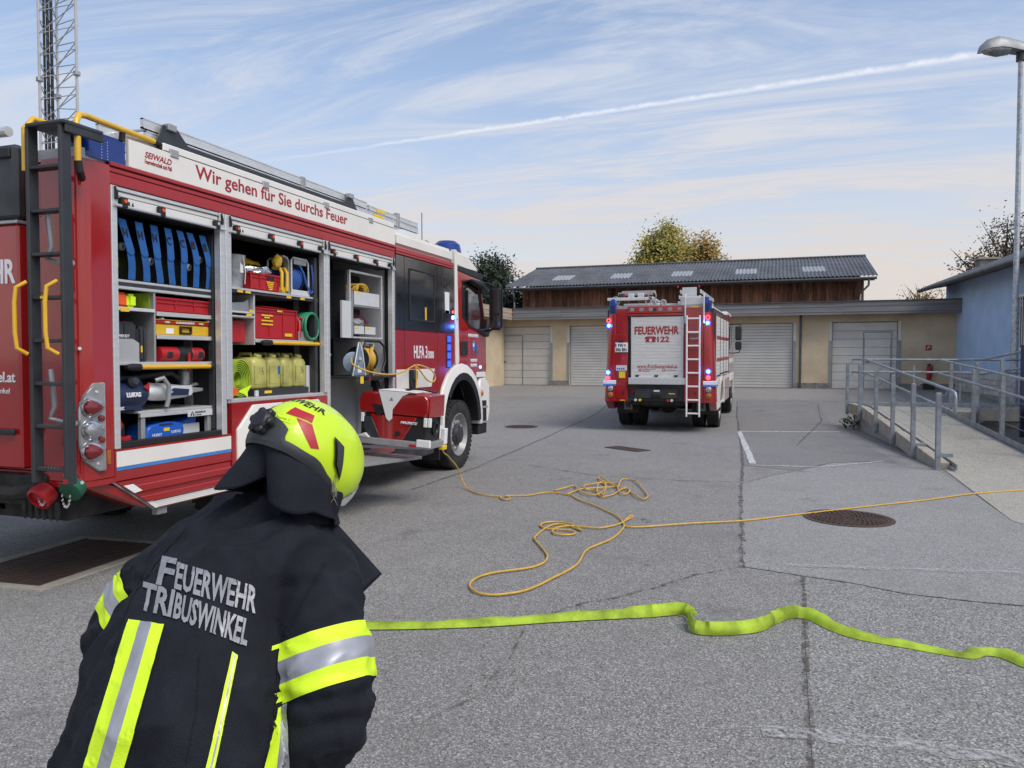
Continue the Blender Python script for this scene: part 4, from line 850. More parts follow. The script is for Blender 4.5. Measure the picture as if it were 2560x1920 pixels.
B('numeral_foot', 'text_white', S + .004, S + .0075, 10.075, 10.235, 2.30, 2.34, bev=0)
for z0, z1 in ((2.957, 2.985), (2.990, 3.040)): B('side_band', 'red_band', S - .05, S + .006, 8.60, 10.40, z0, z1, bev=.004)
B('crew_roof', 'white_paint', LX + .05, S - .01, 8.585, 10.42, 3.042, 3.245, bev=.05, seg=3)
B('far_cab_side', 'red', LX, LX + .06, 8.59, 11.6, .62, 3.0, bev=.02)
text('HLFA 3', (S + .002, 9.09, 1.655), (0, 1, 0), (0, 0, 1), .40, .17, 'text_white', t1, bold=.015)
text('/3000', (S + .002, 9.50, 1.655), (0, 1, 0), (0, 0, 1), .20, .10, 'text_white', t1, bold=.01)
PX('white_arrow', 'white_paint', [(8.60, 1.27), (9.62, 1.27), (9.73, 1.515), (8.60, 1.515)], S - .002, S + .0018, bev=0)
sk = B('power_socket', 'black', S - .01, S + .05, 8.94, 9.07, 1.27, 1.51, bev=.015)
B('socket_lid', 'dark_grey', S + .05, S + .075, 8.95, 9.06, 1.38, 1.50, bev=.01, par=sk)
pb = B('flash_panel', 'navy', S, S + .012, 10.12, 10.27, 1.52, 2.0, bev=.006)
for k in range(4): B('flash_lamp', 'led_blue', S + .012, S + .018, 10.14, 10.25, 1.535 + k * .118, 1.62 + k * .118, bev=.004, par=pb)
for y, z, m in ((10.36, 2.25, 'led_hot'), (10.32, 1.42, 'led_hot'), (10.50, 2.23, 'led_blue')): MB().lathe([(.028, 0), (.024, .012), (.001, .018)], (S, y, z), (1, 0, 0), 14, cap=False).build('marker_lamp', m, t1)
MB().lathe([(.02, 0), (.016, .01), (.001, .012)], (S, 10.36, 2.33), (1, 0, 0), 12, cap=False).build('marker_lamp', 'led_red', t1)
B('step_well', 'red', S - .05, S - .01, 8.59, 9.9, .55, .62, bev=0); B('mud_flap', 'black', S - .4, S - .03, 9.93, 9.97, .22, .62, bev=0)
B('fuel_box', 'dark_grey', S - .5, S - .06, 8.7, 9.85, .32, .55, bev=.02)
# white strip between crew cabin and cab, running down into the wheel arch
PX('white_strip', 'white_paint', [(10.42, 3.245), (10.50, 3.245), (10.58, 1.62), (10.50, 1.50), (10.445, 1.62)], S - .06, S + .012, bev=.008)
ao, ai = [], []
for a in np.linspace(math.pi * 1.02, -.10, 15):
    ao.append((10.66 + .86 * math.cos(a), .72 + .86 * math.sin(a))); ai.append((10.66 + .70 * math.cos(a), .70 + .74 * math.sin(a)))
ao = [(9.82, .50)] + ao; ai = [(9.97, .50)] + ai; n = len(ao); mb = MB()
mb.add([yz(p, S - .2) for p in ao] + [yz(p, S - .2) for p in ai] + [yz(p, S + .02) for p in ao] + [yz(p, S + .05) for p in ai],
       [f for i in range(n - 1) for f in ((i, i + 1, n + i + 1, n + i), (2 * n + i, 3 * n + i, 3 * n + i + 1, 2 * n + i + 1), (i, 2 * n + i, 2 * n + i + 1, i + 1), (n + i, n + i + 1, 3 * n + i + 1, 3 * n + i))])
mb.build('front_fender', 'white_paint', t1, bev=.008)
ah = [(10.66 + .60 * math.cos(a), .68 + .66 * math.sin(a)) for a in np.linspace(math.pi * .8, .0, 12)]
mb = MB(); ai2 = [(10.66 + .70 * math.cos(a), .70 + .745 * math.sin(a)) for a in np.linspace(math.pi * .8, .0, 12)]
mb.add([yz(p, S - .15) for p in ai2] + [yz(p, S - .15) for p in ah] + [yz(p, S + .052) for p in ai2] + [yz(p, S + .045) for p in ah],
       [f for i in range(11) for f in ((i, i + 1, 13 + i, 12 + i), (24 + i, 36 + i, 37 + i, 25 + i), (i, 24 + i, 25 + i, i + 1), (12 + i, 13 + i, 37 + i, 36 + i))])
mb.build('fender_lip', 'black', t1)
B('fender_liner', 'black', S - .72, S - .66, 9.95, 11.45, .5, 1.5, bev=0)
MB().lathe([(.70, 0), (.70, .45)], (S - .66, 10.66, .70), (1, 0, 0), 32, cap=False).build('wheel_housing', 'black', t1)
# cab
cabp = [(10.50, 1.40), (11.66, 1.40), (11.72, 2.05), (11.64, 2.35), (11.46, 2.93), (11.30, 3.02), (10.50, 3.02)]
winp = [(10.74, 2.30), (11.02, 2.16), (11.60, 2.08), (11.58, 2.35), (11.42, 2.78), (10.98, 2.83), (10.74, 2.80)]
MB().frame(cabp, winp, 'x', S - .05, S - .004).build('cab_side', 'red', t1, bev=.006)
MB().prism(winp, 'x', S - .035, S - .02).build('cab_window', 'window_glass', t1)
MB().frame([(10.72, 2.28), (11.01, 2.135), (11.625, 2.05), (11.605, 2.36), (11.44, 2.80), (10.98, 2.855), (10.72, 2.82)], winp, 'x', S - .01, S + .006).build('window_seal', 'black', t1)
P = [(10.50, 3.02), (11.44, 2.95), (11.30, 3.10), (11.0, 3.215), (10.50, 3.245)]
PX('cab_roof', 'white_paint', P, LX + .05, S - .005, bev=.03)
PX('cab_front', 'red', [(11.60, .95), (11.72, .95), (11.78, 2.05), (11.52, 2.93), (11.45, 2.93), (11.68, 2.1)], LX + .05, S - .05, bev=.01)
PX('windscreen', 'window_glass', [(11.775, 2.10), (11.79, 2.10), (11.54, 2.90), (11.525, 2.90)], LX + .15, S - .12, bev=0)
PX('drip_rail', 'black', [(10.52, 2.955), (11.47, 2.90), (11.50, 2.93), (11.30, 3.02), (10.52, 3.02)], S - .01, S + .012, bev=.004)
PX('sun_visor', 'black', [(10.92, 2.86), (11.36, 2.86), (11.62, 2.72), (11.60, 2.68), (11.30, 2.76), (10.95, 2.80)], S + .0, S + .11, bev=.02)
PX('air_deflector', 'black', [(11.28, 2.10), (11.72, 2.0), (11.78, 2.10), (11.66, 2.30), (11.62, 2.14)], S - .03, S + .05, bev=.015)
B('cab_handle', 'black', S - .01, S + .02, 10.66, 10.90, 1.70, 1.92, bev=.03)
sh = PX('crest', 'blue_stripe', [(11.13, 1.93), (11.21, 1.93), (11.21, 1.80), (11.17, 1.75), (11.13, 1.80)], S - .003, S + .001, bev=0)
PX('crest', 'plastic_blue', [(11.235, 1.88), (11.315, 1.88), (11.315, 1.73), (11.275, 1.68), (11.235, 1.73)], S - .003, S + .001, bev=0)
B('crest_mark', 'plate_white', S, S + .0016, 11.14, 11.20, 1.84, 1.89, bev=0); B('crest_mark', 'green_cap', S, S + .0016, 11.245, 11.305, 1.74, 1.79, bev=0)
for s_, z, w_, y in (('FREIWILLIGE FEUERWEHR', 1.985, .42, 10.96), ('TRAISKIRCHEN', 1.60, .28, 11.04), ('TRIBUSWINKEL', 1.525, .28, 11.04)): text(s_, (S - .0025, y, z), (0, 1, 0), (0, 0, 1), w_, .05, 'text_white', t1, bold=.02)
B('white_step_band', 'white_paint', S - .03, S + .004, 11.30, 11.68, 1.36, 1.44, bev=.004)
B('corner_lamp', 'lamp_red', S - .04, S - .01, 11.69, 11.74, 1.4, 2.0, bev=.01)
PX('front_bumper', 'white_paint', [(11.38, .58), (11.82, .58), (11.92, .80), (11.90, 1.25), (11.72, 1.36), (11.48, 1.36), (11.42, 1.05)], LX + .05, S - .01, bev=.03)
PX('entry_step', 'black', [(11.36, .45), (11.72, .45), (11.72, .98), (11.40, .98)], S - .14, S + .006, bev=.01)
for z in (.62, .86): B('step_tread', 'alu_dull', S - .10, S + .03, 11.42, 11.72, z, z + .03)
MB().lathe([(.05, 0), (.04, .02), (.001, .03)], (S - .005, 11.52, 1.10), (1, 0, 0), 14, cap=False).build('indicator', 'lamp_amber', t1)
MB().lathe([(.022, 0), (.018, .012), (.001, .018)], (S - .004, 11.46, 1.52), (1, 0, 0), 12, cap=False).build('marker_lamp', 'led_hot', t1)
mr = MB().tube([(S, 11.50, 2.86), (-4.38, 11.52, 2.84), (-4.25, 11.48, 2.78)], .018, 8).build('mirror_arm', 'black', t1)
MB().tube([(S, 11.62, 2.10), (-4.38, 11.58, 2.10), (-4.25, 11.48, 2.16)], .018, 8).build('mirror_arm', 'black', t1)
mm = B('wing_mirror', 'black', -4.335, -4.12, 11.38, 11.50, 2.10, 2.78, bev=.04, seg=3)
B('mirror_glass', 'glass_dark', -4.315, -4.14, 11.374, 11.382, 2.36, 2.74, bev=.0, par=mm); B('mirror_glass', 'glass_dark', -4.315, -4.14, 11.374, 11.382, 2.14, 2.33, bev=.0, par=mm)
MB().lathe([(.22, 0), (.22, .05), (.20, .14), (.14, .19), (.001, .20)], (-4.85, 10.95, 3.26), (0, 0, 1), 28, cap=False).build('roof_beacon', 'lamp_blue', t1)
MB().lathe([(.07, 0), (.07, .07), (.001, .08)], (-4.85, 10.95, 3.19), (0, 0, 1), 20, cap=False).build('beacon_foot', 'dark_grey', t1)
MB().lathe([(.05, 0), (.05, .06), (.001, .09)], (-4.75, 10.0, 3.245), (0, 0, 1), 14, cap=False).build('roof_vent', 'alu_dull', t1); MB().lathe([(.05, 0), (.05, .05), (.001, .08)], (-4.75, 10.35, 3.24), (0, 0, 1), 14, cap=False).build('roof_vent', 'alu_dull', t1)
MB().tube([(-4.72, 9.8, 3.24), (-4.72, 9.8, 3.68)], .006, 5).build('antenna', 'black', t1)
# ================================================================ fittings and load of the open compartments
XF = -4.62                                            # front plane of the load
def shelf(a, b, z, th=.02, lip=.03, m='alu', x1=XF + .03): return B('shelf', m, CW, x1, a, b, z - th, z, bev=.003), B('shelf_lip', m, x1 - .012, x1 + .003, a, b, z - th - lip + .02, z + .004, bev=.003)
def ylab(a, z, w_=.07, h=.022, x=XF + .034): B('yellow_label', 'yellow_label', x, x + .0015, a, a + w_, z, z + h, bev=0)
def solo(mb, name, m, label, cat, group=None, **k): return tag(mb.build(name, m, None, **k), label, cat, group)
def ROOT(name, loc, label, cat, group=None): return thing(name, loc, label, cat, group)
# ---- compartment 1
shelf(4.34, 5.46, 2.232, .016, .02)
B('shelf_rail', 'dark_grey', XF - .02, XF + .03, 4.34, 5.46, 2.19, 2.214, bev=0); B('shelf_rail', 'alu', XF - .02, XF + .034, 4.34, 5.46, 2.166, 2.188, bev=.003)
B('divider', 'alu_dull', CW, XF + .02, 4.776, 4.794, 1.605, 2.166, bev=.002)
shelf(4.36, 4.776, 2.03, .012, .03, 'light_grey'); shelf(4.796, 5.46, 2.015); shelf(4.796, 5.46, 1.835); shelf(4.36, 5.46, 1.622, .02, .02)
B('inner_column', 'dark_grey', S - .12, S - .07, 5.40, 5.42, 1.05, 2.7, bev=0); B('slide_rail', 'steel_grey', XF - .3, XF - .22, 5.44, 5.458, 1.05, 2.7, bev=0)
ylab(4.44, 2.0, .08, .03)
for k, ch in enumerate('HHHCCBB'):
    y = 4.50 + k * .138
    B('slanted_divider', 'black', CW, XF - .03, y - .052, y - .046, 2.235, 2.66, bev=0)
    lean = .05 + (.012 if k in (0, 5) else 0)
    def F(u, v):
        z = 2.245 + .44 * v; yy = y + .07 - lean * 1.3 * v + (.012 * math.sin(v * 5 + k)) + (u - .5) * .068; return (XF + .012 + .02 * math.sin(v * 3.14) + (.012 if .38 < v < .42 else 0), yy, z)
    def F2(u, v):
        z = 2.245 + .18 + .26 * v + (.02 * (4 * (u - .5) ** 2) if v < .05 else 0); vv = (z - 2.245) / .44; yy = y + .07 - lean * 1.3 * vv + (.012 * math.sin(vv * 5 + k)) + (u - .5) * .072; return (XF + .018 + .02 * math.sin(vv * 3.14), yy, z)
    st = tag(MB().grid(F, 4, 14).grid(F2, 4, 10).build('hose_strap', 'strap_blue', None, fix=False), f'blue webbing carrying strap marked {ch} on a folded hose', 'strap', 'blue hose straps on the top shelf')
    st['world_parts'] = 1
    yy = y + .07 - lean * 1.3 * .75; text(ch, (XF + .036, yy - .028 + .01 * math.sin(3.7 + k), 2.555), (0.0, .99, -.08), (0, -.16, 1), .045, .065, 'text_black', st, bold=.02)
rnd = random.Random(11)
for k in range(7):
    y = 4.54 + k * .138; c = Vector((XF - .26, y + .02, 2.38)); mb = MB()
    for j in range(5):
        r = .04 + j * .020; mb.lathe([(r, -.035), (r + .014, -.035), (r + .014, .035), (r, .035)], c, (0, 1, 0), 26, cap=False)
    solo(mb, 'rolled_hose', 'hose_lime' if k in (0, 1, 3) else 'grey_paint', ('lime' if k in (0, 1, 3) else 'grey') + ' rolled hose standing behind the blue straps on the top shelf', 'hose', 'rolled hoses behind the straps')
    if k in (0, 2, 5, 6): solo(MB().lathe([(.020, .0), (.022, .03), (.030, .035), (.032, .05), (.026, .06), (.018, .06), (.016, .02)], (XF - .09, y - .015, 2.50 - .04 * (k % 3)), (1, .3, -.2), 16, cap=False), 'hose_coupling', 'steel_grey', 'metal coupling of a rolled hose behind the blue straps', 'coupling', 'hose couplings on the top shelf')
def crate(name, y0, y1, z0, z1, m, label, x1=XF, dp=.4, ribs=3, cat='crate', rim=.018, handle=True):
    r = ROOT(name, (x1 - dp / 2, (y0 + y1) / 2, z0), label, cat); t_ = .008
    MB().box(x1 - dp, x1, y0, y1, z0, z0 + t_).build('base', m, r)
    for a in ((x1 - t_, x1, y0, y1), (x1 - dp, x1 - dp + t_, y0, y1), (x1 - dp, x1, y0, y0 + t_), (x1 - dp, x1, y1 - t_, y1)): MB().box(a[0], a[1], a[2] + (t_ if a[0] == x1 - dp and a[1] == x1 and False else 0), a[3], z0 + t_, z1).build('side', m, r, fix=False)
    MB().frame([(x1 - dp - .012, y0 - .012), (x1 + .012, y0 - .012), (x1 + .012, y1 + .012), (x1 - dp - .012, y1 + .012)], [(x1 - dp + t_, y0 + t_), (x1 - t_, y0 + t_), (x1 - t_, y1 - t_), (x1 - dp + t_, y1 - t_)], 'z', z1 - rim, z1).build('rim', m, r, bev=.003)
    for k in range(ribs + 1):
        y = y0 + (y1 - y0) * k / ribs; B('rib', m, x1, x1 + .010, y - .006, y + .006, z0 + .01, z1 - rim, bev=.002, par=r)
    B('rib', m, x1, x1 + .009, y0, y1, z1 - rim - .03, z1 - rim - .022, bev=.001, par=r); B('rib', m, x1, x1 + .009, y0, y1, z0 + .012, z0 + .022, bev=.001, par=r)
    return r
vp = ROOT('safety_vest', (-4.7, 4.55, 2.03), 'folded orange and yellow high visibility vest on the small shelf', 'vest')
MB().box(XF - .25, XF, 4.37, 4.55, 2.034, 2.145).build('orange_part', 'orange_fab', vp, bev=.02, seg=2); MB().box(XF - .25, XF + .004, 4.545, 4.632, 2.034, 2.140).build('yellow_part', 'hivis', vp, bev=.02, seg=2)
B('cubby_side', 'hose_lime', CW + .05, XF - .02, 4.77, 4.775, 2.04, 2.16, bev=0)
crate('storage_crate', 4.81, 5.445, 2.017, 2.138, 'plastic_red', 'flat red plastic crate above the yellow case')
yc = ROOT('tool_case', (-4.8, 5.12, 1.837), 'yellow case with red lid labelled GLASMANAGEMENT', 'case')
MB().box(XF - .38, XF, 4.805, 5.445, 1.838, 1.925).build('body', 'plastic_yellow', yc, bev=.008); MB().box(XF - .39, XF + .006, 4.80, 5.45, 1.926, 1.957).build('lid', 'plastic_red', yc, bev=.006)
B('lid_edge', 'plastic_yellow', XF - .39, XF + .008, 4.798, 5.452, 1.957, 1.963, bev=0, par=yc)
MB().frame([(5.06, 1.85), (5.19, 1.85), (5.19, 1.915), (5.06, 1.915)], [(5.075, 1.865), (5.175, 1.865), (5.175, 1.90), (5.075, 1.90)], 'x', XF, XF + .022).build('handle', 'black', yc, bev=.004)
B('paper_label', 'plate_white', XF, XF + .0015, 4.92, 5.0, 1.852, 1.895, bev=0, par=yc)
text('GLASMANAGEMENT', (XF + .008, 5.02, 1.934), (0, 1, 0), (0, 0, 1), .21, .017, 'text_white', yc, bold=.03)
for y in (4.90, 5.28): text('WEBER', (XF + .008, y, 1.936), (0, 1, 0), (0, 0, 1), .055, .012, 'text_white', yc, bold=.03)
for y in (4.86, 5.38): B('latch', 'light_grey', XF - .02, XF + .015, y, y + .03, 1.96, 1.975, par=yc)
rb = ROOT('roll_bag', (-4.75, 5.1, 1.625), 'red and black padded tool roll above the yellow pull bar', 'bag')
rings = []
for y, r in ((4.86, .035), (4.865, .062), (4.95, .066), (5.05, .064), (5.06, .056), (5.20, .056), (5.21, .064), (5.34, .062), (5.36, .03)):
    rings.append([(XF - .05 + r * 1.05 * math.cos(a), y, 1.688 + r * .95 * math.sin(a)) for a in np.linspace(0, 2 * math.pi, 15)[:-1]])
MB().loft(rings).build('body', 'plastic_red', rb); 
MB().loft([[(XF - .05 + r * math.cos(a), y, 1.688 + r * math.sin(a)) for a in np.linspace(0, 2 * math.pi, 15)[:-1]] for y, r in ((5.05, .062), (5.12, .067), (5.22, .062))]).build('centre_sleeve', 'black', rb)
for y in (4.91, 5.26): B('side_pocket', 'black', XF + .0, XF + .022, y, y + .07, 1.655, 1.71, bev=.012, par=rb)
MB().box(XF + .012, XF + .02, 5.14, 5.165, 1.55, 1.70).build('strap', 'plastic_red', rb)
for nm, y0, y1, z0, z1, lab in (('tool_case', 4.40, 4.66, 1.63, 1.93, 'black tool case behind a grey panel, its lid topped with red'), ('tool_case', 4.668, 4.765, 1.63, 1.90, 'narrow black tool case with a yellow tag')):
    c_ = ROOT(nm, (-4.9, (y0 + y1) / 2, 1.63), lab, 'case'); MB().box(XF - .35, XF - .03, y0, y1, z0, z1).build('body', 'dark_grey', c_, bev=.02, seg=2)
    B('seam', 'black', XF - .032, XF - .026, (y0 + y1) / 2 - .003, (y0 + y1) / 2 + .003, z0 + .02, z1 - .02, bev=0, par=c_)
    if y0 < 4.5: B('lid_mark', 'plastic_red', XF - .2, XF - .08, y0 + .16, y1 - .02, z1, z1 + .008, par=c_); text('WENDT', (XF - .028, y0 + .07, 1.81), (0, 1, 0), (0, 0, 1), .11, .022, 'text_white', c_, bold=.02)
    else: B('tag', 'yellow_label', XF - .03, XF - .027, y0 + .02, y0 + .035, 1.70, 1.75, bev=0, par=c_)
PX('grey_partition', 'grey_paint', [(4.37, 1.625), (4.64, 1.625), (4.64, 1.77), (4.58, 1.80), (4.37, 1.80)], XF + .0, XF + .004, bev=0)
def pullbar(a, b, z):
    p = MB().tube([(XF + .05, a + .13, z), (XF + .05, b, z)], .019, 12).build('pull_bar_yellow', 'yellow', t1)
    MB().tube([(XF + .05, a, z), (XF + .05, a + .06, z), (XF + .05, a + .135, z)], [.018, .028, .026], 12).build('bar_grip', 'black', p)
    MB().tube([(XF + .05, b - .005, z), (XF + .05, b + .03, z)], .024, 12).build('bar_end', 'black', p)
pullbar(4.465, 5.36, 1.587); pullbar(6.06, 7.0, 1.803)
# rescue spreader and cutter on the bench
bt = ROOT('tool_bench', (-4.9, 5.0, 1.02), 'aluminium tool bench with maker plate in the rear compartment', 'bench')
B('top', 'alu', CW + .05, XF + .03, 4.60, 5.42, 1.232, 1.25, bev=.003, par=bt); B('front_rail', 'alu', XF, XF + .031, 4.62, 5.42, 1.20, 1.231, bev=.003, par=bt)
for y in (4.635, 5.36): B('leg', 'alu_dull', XF - .02, XF + .02, y, y + .04, 1.02, 1.199, par=bt)
for y in (4.635, 5.36): B('leg', 'alu_dull', CW + .06, CW + .1, y, y + .04, 1.02, 1.23, par=bt)
B('maker_plate', 'light_grey', XF + .031, XF + .034, 5.11, 5.40, 1.172, 1.222, bev=0, par=bt)
text('MAGIRUS', (XF + .0345, 5.195, 1.198), (0, 1, 0), (0, 0, 1), .12, .016, 'text_black', bt, bold=.02); text('LOHR', (XF + .0345, 5.195, 1.178), (0, 1, 0), (0, 0, 1), .07, .013, 'text_black', bt)
MB().prism([(5.135, 1.178), (5.15, 1.178), (5.165, 1.212), (5.16, 1.216)], 'x', XF + .0342, XF + .036).prism([(5.168, 1.178), (5.182, 1.178), (5.178, 1.205), (5.170, 1.20)], 'x', XF + .0342, XF + .036).build('maker_sign', 'text_black', bt)
sp = ROOT('hydraulic_spreader', (-4.8, 4.6, 1.252), 'dark blue battery rescue spreader lettered LUKAS', 'spreader')
MB().tube([(XF - .06, 4.36, 1.365), (XF - .06, 4.42, 1.37), (XF - .06, 4.62, 1.37), (XF - .06, 4.70, 1.37), (XF - .06, 4.73, 1.37)], [.09, .10, .10, .085, .05], 18).build('motor_body', 'navy', sp)
MB().box(XF - .14, XF + .01, 4.37, 4.67, 1.252, 1.32).build('battery', 'navy', sp, bev=.015)
MB().tube([(XF - .05, 4.40, 1.46), (XF - .05, 4.46, 1.50), (XF - .05, 4.66, 1.50), (XF - .05, 4.70, 1.44)], .022, 10).build('handle', 'navy', sp)
MB().lathe([(.04, 0), (.045, .02), (.03, .05), (.001, .05)], (XF + .0, 4.56, 1.47), (1, 0, .3), 10, cap=False).build('star_grip', 'dark_grey', sp)
MB().prism([(4.66, 1.43), (4.71, 1.47), (4.71, 1.40)], 'x', XF + .02, XF + .03).build('red_mark', 'plastic_red', sp)
text('LUKAS', (XF + .043, 4.475, 1.362), (0, 1, 0), (.0, 0, 1), .135, .036, 'text_white', sp, bold=.04, ext=.004)
text('eDRAULIC', (XF + .012, 4.38, 1.268), (0, 1, 0), (0, 0, 1), .10, .025, 'text_white', sp, bold=.03)
ct_ = ROOT('hydraulic_cutter', (-4.75, 5.0, 1.252), 'silver hydraulic cutter with bent grip on the tool bench', 'cutter')
MB().tube([(XF - .05, 4.74, 1.385), (XF - .05, 4.80, 1.39), (XF - .05, 4.93, 1.385), (XF - .05, 5.16, 1.38), (XF - .05, 5.20, 1.38)], [.05, .07, .07, .05, .04], 16).build('body', 'alu', ct_)
MB().prism([(4.86, 1.345), (5.18, 1.345), (5.20, 1.37), (5.19, 1.43), (4.90, 1.43)], 'x', XF - .03, XF + .012).build('side_shield', 'light_grey', ct_, bev=.006)
MB().prism([(4.94, 1.355), (5.14, 1.352), (5.15, 1.40), (4.98, 1.415), (4.93, 1.39)], 'x', XF + .012, XF + .016).build('navy_panel', 'navy', ct_)
MB().tube([(XF + .02, 4.78, 1.48), (XF + .05, 4.83, 1.50), (XF + .055, 4.88, 1.44), (XF + .055, 4.88, 1.34), (XF + .05, 4.86, 1.27)], .019, 12).build('grip', 'steel_grey', ct_)
MB().prism([(5.18, 1.36), (5.36, 1.375), (5.37, 1.40), (5.18, 1.42)], 'x', XF - .06, XF - .03).build('blade', 'alu_dull', ct_, bev=.004)
MB().prism([(5.20, 1.42), (5.33, 1.45), (5.36, 1.43), (5.2, 1.40)], 'x', XF - .09, XF - .065).build('blade', 'alu_dull', ct_, bev=.004)
solo(MB().tube([(XF - .2, 4.8, 1.5), (XF - .15, 4.95, 1.52), (XF - .12, 5.1, 1.53), (XF - .15, 5.22, 1.48), (XF - .2, 5.30, 1.40)], .02, 8), 'hydraulic_hose', 'dark_grey', 'dark hydraulic hose looped behind the silver cutter', 'hose')
solo(MB().lathe([(.05, 0), (.05, .12), (.03, .14), (.03, .2)], (XF - .15, 5.28, 1.42), (0, 0, 1), 14), 'valve_fitting', 'galv', 'round metal fitting behind the cutter blades', 'fitting')
bc = ROOT('tool_case', (-4.75, 4.9, 1.022), 'bright blue plastic case lettered HURST LUKAS under the bench', 'case')
rr = [(4.70, 1.022), (5.10, 1.022), (5.11, 1.08), (5.09, 1.128), (5.0, 1.142), (4.93, 1.147), (4.86, 1.142), (4.75, 1.13), (4.71, 1.10)]
MB().prism(rr, 'x', XF - .22, XF).build('shell', 'plastic_blue', bc, bev=.012); MB().prism([(4.83, 1.12), (4.98, 1.12), (4.97, 1.135), (4.84, 1.135)], 'x', XF - .002, XF + .003).build('handle_recess', 'navy', bc)
B('sticker', 'yellow_label', XF, XF + .002, 4.88, 4.94, 1.075, 1.10, bev=0, par=bc); text('HURST', (XF + .001, 4.76, 1.04), (0, 1, 0), (0, 0, 1), .10, .022, 'light_grey', bc, bold=.03); text('LUKAS', (XF + .001, 4.96, 1.052), (0, 1, 0), (0, 0, 1), .10, .022, 'light_grey', bc, bold=.03)
solo(MB().prism([(5.08, 1.05), (5.30, 1.05), (5.32, 1.16), (5.26, 1.165), (5.1, 1.12)], 'x', XF - .2, XF - .06), 'tool_case', 'plastic_blue', 'second blue case tucked behind the bright blue case', 'case', bev=.01)
solo(MB().box(XF - .2, XF - .05, 5.15, 5.34, 1.022, 1.11), 'grey_box', 'light_grey', 'plain grey box beside the blue case under the bench', 'box', bev=.005)
solo(MB().tube([(XF - .03, 4.45, 1.22), (XF - .02, 4.47, 1.15), (XF - .03, 4.44, 1.08), (XF - .03, 4.50, 1.045), (XF - .05, 4.58, 1.05)], .02, 6), 'tie_strap', 'plastic_red', 'red strap bundled on the floor beside the tool bench', 'strap')
solo(MB().box(XF - .25, XF - .08, 4.42, 4.60, 1.022, 1.18), 'equipment_bag', 'black', 'black bag on the floor beside the tool bench', 'bag', bev=.03)
# ---- compartment 2
shelf(5.56, 7.04, 2.285, .018, .03); B('shelf_rail', 'dark_grey', XF - .0, XF + .033, 5.58, 7.04, 2.243, 2.27, bev=0)
for y in (5.74, 5.85, 6.47, 6.70, 6.93): ylab(y, 2.247, .075, .02)
shelf(5.99, 7.04, 1.832, .018, .03); B('divider', 'alu', CW, XF + .02, 5.985, 6.003, 1.78, 2.245, bev=.002)
shelf(5.56, 5.985, 2.075, .012, .02, 'light_grey'); shelf(5.56, 5.985, 2.035, .012, .015, 'light_grey'); ylab(5.90, 2.078, .06); ylab(5.86, 2.038, .08)
B('inner_column', 'dark_grey', S - .14, S - .07, 6.93, 6.98, 1.30, 2.7, bev=0); B('slide_rail', 'alu_dull', XF - .25, XF - .2, 6.99, 7.02, 1.30, 2.7, bev=0)
MB().prism([(5.60, 2.08), (5.96, 2.08), (5.96, 2.20), (5.90, 2.17), (5.60, 2.14)], 'x', XF - .03, XF - .02).build('tray_side', 'steel_grey', t1)
solo(MB().box(XF - .3, XF - .05, 5.6, 5.95, 1.80, 2.0), 'storage_box', 'plastic_red', 'dark red box in the low cubby beside the big red crate', 'box', bev=.006)
bk = ROOT('bucket', (-4.72, 5.845, 2.287), 'galvanised bucket on the upper shelf beside a red crate', 'bucket')
MB().lathe([(.001, 0), (.085, 0), (.115, .30), (.118, .305), (.11, .305), (.08, .012), (.001, .012)], (XF - .10, 5.845, 2.287), (0, 0, 1), 26, cap=False).build('pail', 'galv', bk)
MB().tube([(XF + .015, 5.845, 2.585), (XF + .022, 5.87, 2.45), (XF + .005, 5.88, 2.33)], .006, 6).build('bail', 'alu', bk); B('paper_label', 'plate_white', XF - .004, XF + .006, 5.82, 5.86, 2.43, 2.53, bev=0, par=bk)
c_ = crate('storage_crate', 5.965, 6.385, 2.292, 2.455, 'plastic_red', 'red crate holding a crumpled silver foil blanket', dp=.4)
for k in range(5): B('yellow_label', 'yellow_label', XF + .011, XF + .0125, 6.19 + .008 * k, 6.30 - .006 * k, 2.375 - .017 * k, 2.385 - .017 * k, bev=0, par=c_)
B('grip_hole', 'black', XF + .0095, XF + .011, 6.20, 6.31, 2.405, 2.43, bev=0, par=c_)
def lump(c, r, seed, n=3):
    bm = bmesh.new(); bmesh.ops.create_icosphere(bm, subdivisions=n, radius=1.0); mb = MB(); c = Vector(c)
    for v in bm.verts:
        d = noise.noise(v.co * 2.3 + Vector((seed, 0, 0))) * .5 + noise.noise(v.co * 6 + Vector((0, seed, 0))) * .22
        q = v.co * (1 + d * .6); mb.v.append(tuple(c + Vector((q.x * r[0], q.y * r[1], q.z * r[2]))))
    mb.f = [tuple(v.index for v in f.verts) for f in bm.faces]; bm.free(); return mb
solo(lump((XF - .15, 6.17, 2.47), (.17, .22, .075), 3), 'foil_blanket', 'foil', 'crumpled silver foil blanket lying in the red crate', 'blanket', smooth=25)
solo(lump((XF - .28, 6.20, 2.54), (.14, .24, .08), 9), 'yellow_bag', 'plastic_yellow', 'yellow bag behind the silver foil blanket', 'bag')
def chock(y0, y1, z0, z1, m, lab, nm='wheel_chock'):
    c_ = ROOT(nm, (-4.75, (y0 + y1) / 2, z0), lab, 'wheel chock'); w_ = (y1 - y0)
    MB().prism([(y0, z0), (y1, z0), (y1, z0 + .07), (y0, z0 + .07)], 'x', XF - .2, XF - .01).build('base', m, c_, bev=.015)
    for q in (y0 + w_ * .2, y1 - w_ * .2): MB().tube([(XF - .0, q, z0 + .03), (XF + .005, q, z1 - .05), (XF - .02, q, z1 - .01), (XF - .1, q, z1)], .018, 10).build('handle', m, c_)
chock(6.41, 6.55, 2.29, 2.545, 'plastic_yellow', 'yellow wheel chock pair upright beside the blue hose reel')
